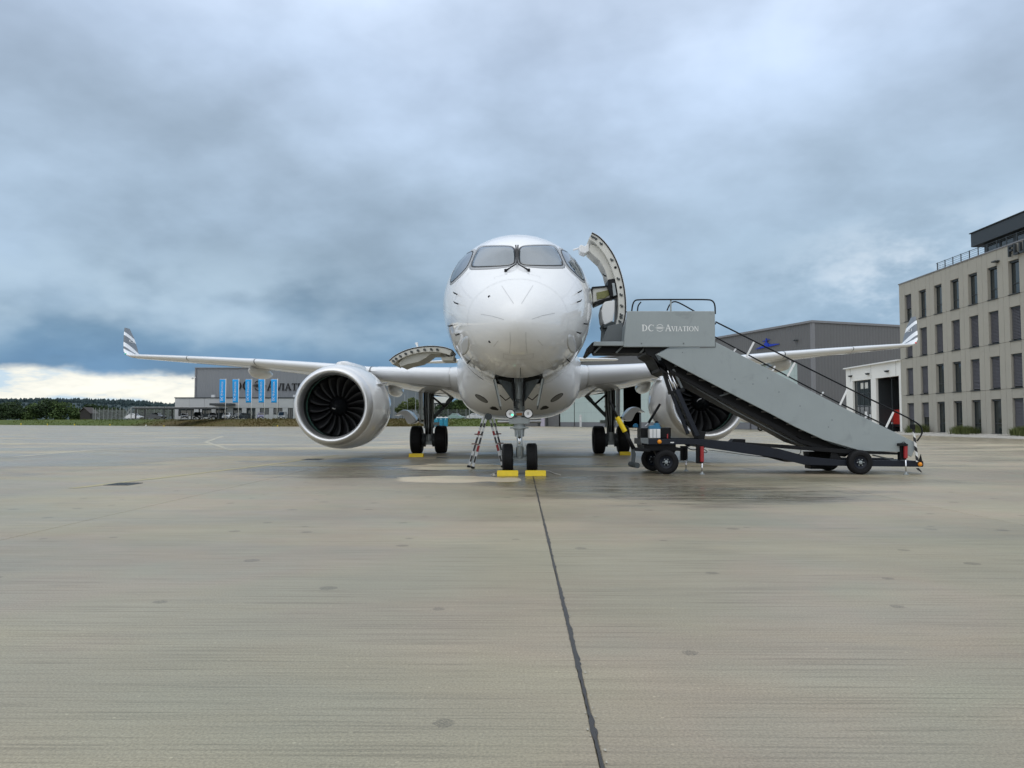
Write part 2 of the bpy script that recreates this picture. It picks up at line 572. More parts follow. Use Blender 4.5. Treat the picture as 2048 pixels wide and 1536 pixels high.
    k = g.m('MULTIPLY', k, g.m('ADD', 1.0, g.m('MULTIPLY', dry, 1.0)))
    k = g.m('MULTIPLY', k, g.ss(Y, 17.5, 34.0, 1.0, 1.32))       # colour raised with distance, in place of a bright grazing horizon reflection
    kc = g.n('ShaderNodeCombineColor', Red=k, Green=k, Blue=k).outputs[0]
    g.put(b.inputs['Base Color'], g.mix(1.0, c, kc, 'MULTIPLY'))
    r = g.m('SUBTRACT', 0.60, g.m('MULTIPLY', damp, 0.27))
    r = g.m('SUBTRACT', r, g.m('MULTIPLY', wet, 0.30))
    r = g.m('SUBTRACT', r, g.m('MULTIPLY', g.m('SUBTRACT', streak, 0.5), 0.20))
    g.put(b.inputs['Roughness'], g.m('MAXIMUM', r, 0.16))
    b.inputs['Specular IOR Level'].default_value = 0.42
    hgt = g.m('ADD', g.m('MULTIPLY', streak, 0.6), g.m('MULTIPLY', fine, 0.6))
    bp = g.n('ShaderNodeBump', Strength=0.28, Distance=0.004, Height=hgt)
    g.put(b.inputs['Normal'], bp.outputs[0])
    return m_


def grass_material(name, stops, sc=0.35):
    m_ = bpy.data.materials.new(name)
    m_.use_nodes = True
    g = NG(m_.node_tree)
    b = g.nodes['Principled BSDF']
    geo = g.n('ShaderNodeNewGeometry')
    P = geo.outputs['Position']
    n1 = g.noise(P, sc * 0.3, 5, 0.65, 0.5)
    n2 = g.noise(g.mapv(P, (1, 1, 3)), sc * 9, 5, 0.7)
    f = g.m('ADD', g.m('MULTIPLY', n1, 0.7), g.m('MULTIPLY', n2, 0.3))
    cc = g.ramp(f, stops)
    if name == 'grass_bank_dry':           # the dry stretch lies in front of the left hangar; lush grass to both sides
        sx = g.n('ShaderNodeSeparateXYZ', Vector=P).outputs[0]
        sx = g.m('ADD', sx, g.m('MULTIPLY', n1, 14.0))
        lush = g.m('MAXIMUM', g.ss(sx, -88.0, -100.0), g.ss(sx, -16.0, -8.0))
        cc = g.mix(g.m('MULTIPLY', lush, 0.9), cc, g.ramp(f, [(0.3, (0.055, 0.085, 0.020)), (0.7, (0.105, 0.135, 0.035))]))
    g.put(b.inputs['Base Color'], cc)
    b.inputs['Roughness'].default_value = 0.9
    b.inputs['Specular IOR Level'].default_value = 0.15
    bp = g.n('ShaderNodeBump', Strength=0.7, Distance=0.2, Height=n2)
    g.put(b.inputs['Normal'], bp.outputs[0])
    return m_


def foliage_material(name, dark, light, sc=0.6):
    m_ = bpy.data.materials.new(name)
    m_.use_nodes = True
    g = NG(m_.node_tree)
    b = g.nodes['Principled BSDF']
    geo = g.n('ShaderNodeNewGeometry')
    n1 = g.noise(geo.outputs['Position'], sc, 4, 0.6)
    rnd = geo.outputs['Random Per Island']
    f = g.m('ADD', g.m('MULTIPLY', n1, 0.6), g.m('MULTIPLY', rnd, 0.45))
    g.put(b.inputs['Base Color'], g.ramp(f, [(0.25, dark), (0.75, light)]))
    b.inputs['Roughness'].default_value = 0.7
    b.inputs['Specular IOR Level'].default_value = 0.25
    return m_


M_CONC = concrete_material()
M_SEAL = mat('joint_sealant', (0.035, 0.033, 0.032), 0.45, var=0.4, scale=60, bump=0.5, bscale=200)
M_CHIP = mat('chipped_concrete', (0.40, 0.38, 0.32), 0.9, var=0.3, scale=60)
M_WHITE = mat('white_aircraft_paint', (0.76, 0.765, 0.77), 0.07, var=0.03, scale=1.2, spec=0.55)
M_WSLAT = mat('slat_paint', (0.74, 0.75, 0.765), 0.25, var=0.03, scale=2.0, coat=0.3)
M_GREYP = mat('light_grey_paint', (0.60, 0.61, 0.62), 0.3, var=0.05, scale=2.0)
M_SEAM = mat('skin_seam_grey', (0.64, 0.645, 0.65), 0.4, var=0.1)
M_LINE = mat('panel_line_grey', (0.47, 0.475, 0.48), 0.5, var=0.15)
M_SURR = mat('windshield_surround_grey', (0.33, 0.34, 0.35), 0.4, var=0.08)
M_SEALBLK = mat('black_rubber_seal', (0.008, 0.008, 0.009), 0.5, var=0.2, spec=0.25)
M_GLASS = mat('cockpit_glass', (0.026, 0.055, 0.080), 0.03, var=0.35, scale=1.6, ior=2.75)
M_BGLASS = mat('window_glass', (0.022, 0.030, 0.032), 0.04, var=0.2, scale=0.8, ior=1.75)
M_LIP = mat('polished_inlet_metal', (0.74, 0.74, 0.745), 0.46, metal=1.0, var=0.04, scale=3.0)
M_STEEL = mat('gear_steel_grey', (0.31, 0.34, 0.345), 0.42, metal=0.3, var=0.2, scale=14, bump=0.15)
M_GEARD = mat('dark_gear_grey', (0.050, 0.060, 0.064), 0.5, metal=0.2, var=0.3, scale=14, bump=0.2)
M_GEARDR = mat('gear_door_inside', (0.11, 0.13, 0.14), 0.5, var=0.2, scale=8)
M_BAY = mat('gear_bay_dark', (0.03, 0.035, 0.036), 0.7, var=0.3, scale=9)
M_CHROME = mat('chromed_rod', (0.75, 0.75, 0.76), 0.12, metal=1.0, var=0.03)
M_TYRE = mat('black_rubber_tyre', (0.009, 0.009, 0.010), 0.65, var=0.35, scale=10, bump=0.3, bscale=60, spec=0.22)
M_BLACK = mat('black_paint', (0.007, 0.0075, 0.009), 0.45, var=0.3, scale=8, spec=0.22)
M_NAVY = mat('dark_navy_chassis_paint', (0.009, 0.012, 0.020), 0.42, var=0.35, scale=6, bump=0.1, spec=0.28)
M_STGREY = mat('stairs_grey_paint', (0.295, 0.330, 0.335), 0.38, var=0.08, scale=2.4, bump=0.25, bscale=2.2, scuff=0.14)
M_STGREY2 = mat('stairs_dark_grey_paint', (0.13, 0.145, 0.15), 0.5, var=0.15, scale=4)
M_ALU = mat('brushed_aluminium', (0.50, 0.51, 0.52), 0.36, metal=0.85, var=0.1, scale=20)
M_WHT = mat('matt_white', (0.78, 0.78, 0.77), 0.5, var=0.05)
M_CREAM = mat('door_lining_cream', (0.62, 0.61, 0.56), 0.5, var=0.08, scale=5)
M_OLIVE = mat('primer_olive', (0.20, 0.20, 0.07), 0.6, var=0.5, scale=25)
M_YEL = mat('safety_yellow', (0.78, 0.56, 0.01), 0.5, var=0.12, scale=9, bump=0.1)
M_RED = mat('signal_red', (0.34, 0.018, 0.022), 0.45, var=0.15)
M_ORANGE = mat('amber_lens', (0.85, 0.30, 0.01), 0.3, var=0.1)
M_BLUE = mat('pump_blue', (0.02, 0.16, 0.30), 0.4, var=0.15)
M_ROPE = mat('rope_white', (0.55, 0.53, 0.48), 0.8, var=0.3, scale=60)
M_CLAD = mat('hangar_cladding_grey', (0.128, 0.128, 0.130), 0.5, var=0.05, scale=0.3, stretch=(1, 1, 0.2))
M_CLAD2 = mat('hangar_cladding_left', (0.205, 0.215, 0.228), 0.55, var=0.05, scale=0.3, stretch=(1, 1, 0.2))
M_TRIM = mat('roof_trim_grey', (0.20, 0.20, 0.21), 0.5, var=0.08)
M_DOORP = mat('translucent_hangar_door', (0.45, 0.54, 0.52), 0.35, var=0.05, scale=0.6)
M_DOORB = mat('hangar_door_base_grey', (0.16, 0.165, 0.18), 0.5, var=0.08)
M_TAN = mat('tan_facade_panel', (0.370, 0.350, 0.300), 0.75, var=0.06, scale=0.8, bump=0.1, bscale=30, scuff=0.07)
M_JOINT = mat('facade_joint_dark', (0.09, 0.085, 0.078), 0.9, var=0.1)
M_ANTH = mat('anthracite_metal', (0.030, 0.036, 0.040), 0.45, var=0.15)
M_BLIND = mat('blind_slat_grey', (0.110, 0.108, 0.122), 0.5, var=0.08)
M_WCON = mat('white_concrete_wall', (0.80, 0.79, 0.75), 0.75, var=0.07, scale=0.5, bump=0.08)
M_GCON = mat('light_concrete_panel', (0.45, 0.46, 0.46), 0.8, var=0.10, scale=0.35, bump=0.1)
M_FLAGB = mat('cyan_banner_cloth', (0.003, 0.33, 0.78), 0.6, var=0.06)
M_CYAN = mat('cyan_toilet_plastic', (0.003, 0.17, 0.27), 0.45, var=0.06)
M_STONE = mat('gravel_stone', (0.42, 0.40, 0.36), 0.85, var=0.35, scale=2.0)
M_BARK = mat('bark', (0.07, 0.055, 0.04), 0.9, var=0.3)
M_FENCE = mat('galvanised_fence', (0.27, 0.29, 0.29), 0.45, metal=0.3, var=0.1)
M_PLINE = mat('faded_yellow_line', (0.365, 0.32, 0.17), 0.6, var=0.22, scale=5)
M_WLINE = mat('faded_white_line', (0.43, 0.40, 0.31), 0.6, var=0.20, scale=5)
M_GRASS = grass_material('grass_green', [(0.30, (0.045, 0.060, 0.018)), (0.48, (0.085, 0.110, 0.030)), (0.66, (0.120, 0.120, 0.045))])
M_DRYG = grass_material('grass_bank_dry', [(0.30, (0.050, 0.062, 0.016)), (0.44, (0.085, 0.072, 0.024)), (0.56, (0.105, 0.080, 0.034)), (0.75, (0.075, 0.080, 0.024))], 0.5)
M_LEAFD = foliage_material('leaves_dark', (0.010, 0.022, 0.012), (0.040, 0.068, 0.022))
M_LEAFM = foliage_material('leaves_mid', (0.018, 0.040, 0.012), (0.075, 0.115, 0.032))
M_LEAFY = foliage_material('leaves_light', (0.040, 0.060, 0.018), (0.120, 0.150, 0.050))
M_SHEDW = None
M_FOREST = foliage_material('forest_far_hazy', (0.016, 0.034, 0.040), (0.034, 0.058, 0.058), 0.02)  # haze of distance is mixed into these bluish leaf colours
M_ORN = foliage_material('ornamental_grass', (0.050, 0.070, 0.018), (0.150, 0.170, 0.060), 2.0)

# ================================================================== apron of concrete slabs
SW = 5.45                 # slab width
JX = 0.28                 # the dark joint that runs past the nose wheel
X_L, X_R = JX - 9 * SW, JX + 6 * SW
ROWS = [(-13.0, 2.0), (2.0, 17.0), (17.0, 32.0), (32.0, 47.0)]
FOOT = [(-900, 980), (-420, 500), (-175, 258), (-66, 176), (-34, 178), (-20, 184), (6, 186), (40, 210), (120, 290), (420, 460)]

apron = MB()
apron.add([(X_L, -60, 0), (X_L, 47, 0), (X_R, -60, 0), (X_R, 47, 0), (X_L, -13, 0), (X_R, -13, 0)], [(0, 2, 5, 4)])
apron.add([(-900, -60, 0), (X_L, -60, 0), (X_L, 47, 0), (-900, 47, 0)], [(0, 1, 2, 3)])
apron.add([(X_R, -60, 0), (300, -60, 0), (300, 47, 0), (X_R, 47, 0)], [(0, 1, 2, 3)])
_n = len(FOOT)
apron.add([(x, 47, 0) for x, y in FOOT] + [(x, y + 1.0, 0) for x, y in FOOT], [(i, i + 1, i + 1 + _n, i + _n) for i in range(_n - 1)])
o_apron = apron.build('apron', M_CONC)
tag(o_apron, 'damp pale concrete apron reaching to the grass and the hangars', kind='structure')
fill = MB().add([(X_L, -13, -0.03), (X_R, -13, -0.03), (X_R, 47, -0.03), (X_L, 47, -0.03)], [(0, 1, 2, 3)])
fill.build('joint_filler', M_SEAL, o_apron)
slab_mesh = None
for (y0, y1) in ROWS:
    for i in range(15):
        x0 = X_L + i * SW
        if slab_mesh is None:
            hw, hl, ch = SW / 2 - 0.007, 7.5 - 0.003, 0.004
            sb = MB().loft([[(-hw, -hl, -.06), (hw, -hl, -.06), (hw, hl, -.06), (-hw, hl, -.06)],
                            [(-hw, -hl, -ch), (hw, -hl, -ch), (hw, hl, -ch), (-hw, hl, -ch)],
                            [(-hw + ch, -hl + ch, 0), (hw - ch, -hl + ch, 0), (hw - ch, hl - ch, 0), (-hw + ch, hl - ch, 0)]])
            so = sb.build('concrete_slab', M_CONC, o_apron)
            slab_mesh = so.data
        else:
            so = bpy.data.objects.new('concrete_slab', slab_mesh)
            col.objects.link(so)
            so.parent = o_apron
        so.location = (x0 + SW / 2, (y0 + y1) / 2, 0)

# ragged sealant in the joint past the nose wheel, with broken edges
rs = random.Random(3)
jm, cm = MB(), MB()
yy = 2.0
L_, R_ = [], []
while yy < 34:
    wv = 0.0065 + 0.0025 * math.sin(yy * 1.7) + 0.0015 * math.sin(yy * 5.1)
    L_.append((JX - wv - rs.random() ** 2 * 0.009, yy))
    R_.append((JX + wv + rs.random() ** 2 * 0.012, yy))
    if rs.random() < 0.40 and yy < 14:
        q = rs.uniform(0.002, 0.0065)
        s_ = 1 if rs.random() < 0.75 else -1
        cx = JX + s_ * (wv + rs.uniform(0.008, 0.022))
        a0 = rs.random() * 3
        cm.add([(cx + q * math.cos(a0 + t) * rs.uniform(.6, 1.4), yy + 2 * q * math.sin(a0 + t), 0.0045) for t in (0, 1.2, 2.4, 3.7, 5.0)] + [(cx, yy, 0.0062)],
               [(0, 1, 5), (1, 2, 5), (2, 3, 5), (3, 4, 5), (4, 0, 5)])
    yy += rs.uniform(0.012, 0.035) * (1 + yy * 0.25)
n_ = len(L_)
jm.add([(x, y, 0.0035) for x, y in L_] + [(x, y, 0.0035) for x, y in R_], [(i, i + n_, i + 1 + n_, i + 1) for i in range(n_ - 1)])
jm.build('joint_sealant', M_SEAL, o_apron)
tag(cm.build('edge_chips', M_CHIP, o_apron), kind='stuff')


def ground_strip(name, pts, wid, m_, z=0.004, jag=0.0):
    mb = MB()
    pts = [Vector((p[0], p[1])) for p in pts]
    n = 24
    lst = []
    for i in range(len(pts) - 1):
        for k in range(n): lst.append(pts[i].lerp(pts[i + 1], k / n))
    lst.append(pts[-1])
    a, b_ = [], []
    for i, p in enumerate(lst):
        d = (lst[min(i + 1, len(lst) - 1)] - lst[max(i - 1, 0)]).normalized()
        nrm = Vector((-d.y, d.x))
        a.append(p + nrm * wid * (.5 + rs.uniform(-jag, jag)))
        b_.append(p - nrm * wid * (.5 + rs.uniform(-jag, jag)))
    n = len(a)
    mb.add([(p.x, p.y, z) for p in a] + [(p.x, p.y, z) for p in b_], [(i, i + 1, i + 1 + n, i + n) for i in range(n - 1)])
    o = mb.build(name, m_, o_apron)
    return o


ground_strip('painted_line', [(-7.9, 13.6), (-6.9, 20.5), (-6.4, 27)], 0.17, M_PLINE, jag=.2)
ground_strip('painted_line', [(-6.6, 20.4), (6.6, 20.6)], 0.15, M_PLINE, z=.005, jag=.2)
ground_strip('painted_line', [(-16.9, 25.6), (-17.6, 31.5), (-17.0, 42)], 0.28, M_WLINE, jag=.2)
ground_strip('painted_line', [(-17.5, 31.8), (-13.2, 29.2), (-11.4, 29.6)], 0.28, M_WLINE, z=.005, jag=.2)
ground_strip('painted_line', [(-11.6, 31), (-18, 44), (-24, 62)], 0.25, M_WLINE, z=.006, jag=.2)


def ground_plate(px0, px1, py, h, m_, name, label):
    a, b_ = G(px0, py), G(px1, py)
    cx, cy = (a.x + b_.x) / 2, a.y
    wx = abs(b_.x - a.x)
    mb = MB()
    mb.box((cx, cy, 0.004), (wx, h, 0.012))
    for i in range(1, 6):
        mb.box((cx - wx / 2 + wx * i / 6, cy, 0.0125), (0.02, h * .9, 0.006))
    o = mb.build(name, m_, bev=0.002, org=Vector((cx, cy, 0)))
    tag(o, label, 'drain cover')


ground_plate(222, 272, 968.5, 0.55, M_GEARD, 'drain_cover', 'dark iron drain cover on the apron in front of the left engine')
ground_plate(609, 643, 919, 0.7, M_GEARD, 'drain_cover', 'dark iron drain cover on the apron under the left engine')
ground_plate(700, 764, 917.5, 0.8, M_STEEL, 'drain_cover', 'wide bluish grey drain cover between engine and left main wheels')
ground_plate(873, 896, 916, 0.5, M_GEARD, 'drain_cover', 'small dark drain cover just in front of the left main wheels')

# ================================================================== grass terrain beyond the apron
rows = [(0, -.02), (1.2, .12), (6.5, 1.30), (10, 1.72), (16, 1.78), (60, 1.85), (300, 2.4), (1100, 6.0), (4000, 12.0)]
tm = MB()
dens = []
for i in range(len(FOOT) - 1):
    for k in range(10): dens.append(Vector(FOOT[i]).lerp(Vector(FOOT[i + 1]), k / 10))
dens.append(Vector(FOOT[-1]))
gr = []
for off, z in rows:
    gr.append([(p.x, p.y + off + (rs.uniform(-.3, .3) if 0 < off < 20 else 0), z + (rs.uniform(-.08, .08) if 1 < off < 12 else 0)) for p in dens])
tm.loft([gr[i] for i in range(3, len(gr))], closed=False, cap0=False, cap1=False)
tag(tm.build('grass_field', M_GRASS, smooth=True), 'green grass field behind the apron', kind='structure')
bm_ = MB().loft([gr[i] for i in range(0, 4)], closed=False, cap0=False, cap1=False)
tag(bm_.build('grass_bank', M_DRYG, smooth=True), 'low bank of dry brownish grass along the far edge of the apron', kind='structure')
# tufts that break the crest and foot of the bank
tf = MB()
for _ in range(5200):
    i = rs.randrange(20, len(dens) - 12)
    p = dens[i].lerp(dens[i + 1], rs.random())
    off = rs.uniform(0.1, 12)
    z = np.interp(off, [r_[0] for r_ in rows], [r_[1] for r_ in rows])
    h = rs.uniform(.12, .42)
    a = rs.uniform(-.5, .5)
    wd = rs.uniform(.08, .3)
    tf.add([(p.x - wd, p.y + off, z - .08), (p.x + wd, p.y + off + rs.uniform(-.1, .1), z - .08), (p.x + a * h, p.y + off, z + h)], [(0, 1, 2)])
tag(tf.build('grass_tufts', M_DRYG), 'uneven tufts of dry grass on the bank by the apron', kind='stuff')

# wooded hill far left
hm = MB()
ridge = [(-3600, 34), (-2400, 46), (-1500, 47), (-1014, 46.5), (-900, 47.5), (-820, 46), (-750, 43), (-680, 36), (-600, 32), (-480, 27), (-200, 24), (100, 22), (900, 20)]
rz = pchip([a for a, b_ in ridge], [b_ for a, b_ in ridge])
xs_ = np.linspace(-3500, 850, 90)
hill_rows = []
for d, kz in ((1050, 0.0), (1150, .12), (1280, .42), (1400, .74), (1500, .86), (1650, .80), (2300, .4)):
    hill_rows.append([(x, d, max(2.0, rz(x) * kz)) for x in xs_])
hm.loft(hill_rows, closed=False, cap0=False, cap1=False)
tag(hm.build('hill', M_FOREST, smooth=True), 'long dark wooded hill on the horizon at the left', kind='structure')
fm = MB()
for _ in range(5200):
    x = rs.uniform(-1900, -380)
    d = rs.choice((rs.uniform(1150, 1500), rs.uniform(1420, 1510)))
    kz = np.interp(d, [1050, 1150, 1280, 1400, 1500, 1650], [0, .12, .42, .74, .86, .8])
    z = rz(x) * kz
    h = rs.uniform(4, 8.5)
    r_ = h * rs.uniform(.28, .5)
    a0 = rs.random() * 3
    b_ = [(x + r_ * math.cos(a0 + t * 1.2566), d + r_ * math.sin(a0 + t * 1.2566), z - 1) for t in range(5)]
    c_ = [(x + r_ * .7 * math.cos(a0 + .6 + t * 1.2566), d + r_ * .7 * math.sin(a0 + .6 + t * 1.2566), z + h * .55) for t in range(5)]
    fm.add(b_ + c_ + [(x + rs.uniform(-.6, .6), d, z + h)], [(t, (t + 1) % 5, (t + 1) % 5 + 5, t + 5) for t in range(5)] + [(t + 5, (t + 1) % 5 + 5, 10) for t in range(5)])
tag(fm.build('hill_forest', M_FOREST), 'far conifer wood covering the hill at the left horizon', kind='stuff')

# ================================================================== airliner
ROLL = R(-0.75)
A_ORG = Vector((0.02, 17.4, 0.0))
plane = thing('airliner', 'white twin engine airliner seen nose on with its doors open', 'airliner', A_ORG, (0, ROLL, 0))
_Rm = Matrix.Rotation(ROLL, 3, 'Y')
_Ri = _Rm.inverted()


def to_air(p):
    return _Ri @ (Vector(p) - A_ORG) + A_ORG


def air_ray(px, py):
    v = _Ri @ ray(px, py)
    return to_air(CAMP), v.normalized()


def AU(px, py, D):
    o, v = air_ray(px, py)
    return o + v * ((D - o.y) / v.y)


NOSE = 14.0
_S = [0, .04, .12, .3, .6, 1.0, 1.5, 2.0, 2.5, 3.0, 3.5, 4.2, 5.0, 6.5, 22, 24, 27, 30, 33, 35]
_ZT = [3.03, 3.19, 3.32, 3.50, 3.72, 3.97, 4.27, 4.60, 4.93, 5.21, 5.43, 5.65, 5.79, 5.86, 5.86, 5.86, 5.83, 5.75, 5.55, 5.30]
_ZB = [3.03, 2.88, 2.77, 2.62, 2.47, 2.35, 2.25, 2.18, 2.13, 2.09, 2.06, 2.04, 2.03, 2.03, 2.03, 2.15, 2.75, 3.55, 4.30, 4.75]
_W = [0.0, .16, .30, .50, .74, .98, 1.20, 1.37, 1.51, 1.62, 1.70, 1.78, 1.83, 1.85, 1.85, 1.84, 1.66, 1.25, .68, .22]
_ZC = [3.03, 3.03, 3.04, 3.06, 3.10, 3.18, 3.32, 3.48, 3.62, 3.74, 3.84, 3.93, 3.98, 4.0, 4.0, 4.05, 4.3, 4.65, 4.95, 5.03]
_q = [math.sqrt(s) for s in _S]
fzt, fzb, fw, fzc = pchip(_q, _ZT), pchip(_q, _ZB), pchip(_q, _W), pchip(_q, _ZC)


def fus(s, a):
    q = math.sqrt(max(s, 0))
    w_, zt, zb, zc = fw(q), fzt(q), fzb(q), fzc(q)
    c = math.cos(a)
    return Vector((w_ * math.sin(a), NOSE + s, zc + ((zt - zc) if c > 0 else (zc - zb)) * c))


NA = 112
st = [0.0015] + [((i / 60) ** 2) * 6.5 for i in range(1, 61)] + [7 + i for i in range(0, 29)]
rings = [[fus(s, 2 * math.pi * k / NA) for k in range(NA)] for s in st]
verts = [p for rg in rings for p in rg]
faces, faces_all = [], []
for i in range(len(st) - 1):
    for k in range(NA):
        f = (i * NA + k, i * NA + (k + 1) % NA, (i + 1) * NA + (k + 1) % NA, (i + 1) * NA + k)
        faces_all.append(f)
        mid = (k + .5) * 2 * math.pi / NA
        sm = (st[i] + st[i + 1]) / 2
        if 2.55 < sm < 4.9 and abs(mid - math.pi) < 0.315: continue
        faces.append(f)
cap0 = tuple(reversed(range(NA)))
cap1 = tuple((len(st) - 1) * NA + k for k in range(NA))
fm_ = MB()
fm_.v = [tuple(v) for v in verts]
fm_.f = faces + [cap0, cap1]
o_fus = fm_.build('fuselage', M_WHITE, plane, smooth=True)
BV_F = BVHTree.FromPolygons([tuple(v) for v in verts], faces_all + [cap0, cap1])

# belly fairing
_D = [20.6, 21.2, 22, 23, 24, 26, 30, 32, 33.5]
fhw = pchip(_D, [.7, 1.25, 1.66, 1.86, 1.90, 1.92, 1.92, 1.6, 1.0])
fbz = pchip(_D, [2.10, 1.86, 1.55, 1.34, 1.27, 1.25, 1.25, 1.6, 2.1])
brings = []
for D in list(np.linspace(20.6, 24, 22)) + list(np.linspace(24.4, 33.5, 22)):
    hw, bz = fhw(D), fbz(D)
    cz = 2.75
    rg = []
    for k in range(64):
        a = 2 * math.pi * k / 64
        c, s_ = math.cos(a), math.sin(a)
        ex = 2 / 3.3
        x = hw * math.copysign(abs(s_) ** ex, s_)
        z = cz + (.6 * math.copysign(abs(c) ** ex, c) if c > 0 else (cz - bz) * math.copysign(abs(c) ** (2 / 3.1), c))
        rg.append(Vector((x, D, z)))
    brings.append(rg)
bmb = MB().loft(brings)
o_fair = bmb.build('belly_fairing', M_WHITE, plane, smooth=True)
BV_B = BVHTree.FromPolygons([tuple(v) for v in bmb.v], bmb.f)


def hit(bvh, px, py):
    o, v = air_ray(px, py)
    loc, nrm, idx, d = bvh.ray_cast(o, v)
    if loc is None: return None, None
    if nrm.dot(v) > 0: nrm = -nrm
    return loc, nrm


def patch(bvh, pts, off, levels=9, it=2, skirt=True, mirror=False):
    """a thin plate that follows the skin, outlined in the photograph"""
    pl = chaikin([(x, y, 0) for x, y in pts], it)
    c = sum(pl, Vector((0, 0, 0))) / len(pl)
    rg_list = []
    for lv in range(levels + 1):
        t = 1 - lv / levels
        if lv == levels: t = 0.02
        rg = []
        for p in pl:
            q = c + (p - c) * t
            loc, nrm = hit(bvh, q.x, q.y)
            if loc is None:
                loc, nrm = rg[-1] if rg else (Vector((0, 0, 0)), Vector((0, 0, 1)))
            rg.append((loc, nrm))
        rg_list.append(rg)
    rr = []
    if skirt: rr.append([l - n * 0.01 for l, n in rg_list[0]])
    rr += [[l + n * off for l, n in rg] for rg in rg_list]
    if mirror: rr = [[Vector((-p.x, p.y, p.z)) for p in rg] for rg in rr]
    return MB().loft(rr, True, False, True)


def stroke(bvh, pts, wid, off=0.003, mirror=False, mb=None, n=14):
    mb = mb or MB()
    ctr = []
    for i in range(len(pts) - 1):
        for k in range(n):
            t = k / n
            ctr.append((pts[i][0] * (1 - t) + pts[i + 1][0] * t, pts[i][1] * (1 - t) + pts[i + 1][1] * t))
    ctr.append(pts[-1])
    hs = [hit(bvh, x, y) for x, y in ctr]
    hs = [h for h in hs if h[0] is not None]
    L, Rr = [], []
    for i, (l, nn) in enumerate(hs):
        d = (hs[min(i + 1, len(hs) - 1)][0] - hs[max(i - 1, 0)][0]).normalized()
        sd = d.cross(nn).normalized() * wid / 2
        L.append(l + sd + nn * off)
        Rr.append(l - sd + nn * off)
    if mirror: L, Rr = [Vector((-p.x, p.y, p.z)) for p in L], [Vector((-p.x, p.y, p.z)) for p in Rr]
    m = len(L)
    mb.add(L + Rr, [(i, i + 1, i + 1 + m, i + m) for i in range(m - 1)])
    return mb


def z1(pts, ox=860, oy=440, sc=5.12):
    return [(ox + x / sc, oy + y / sc) for x, y in pts]


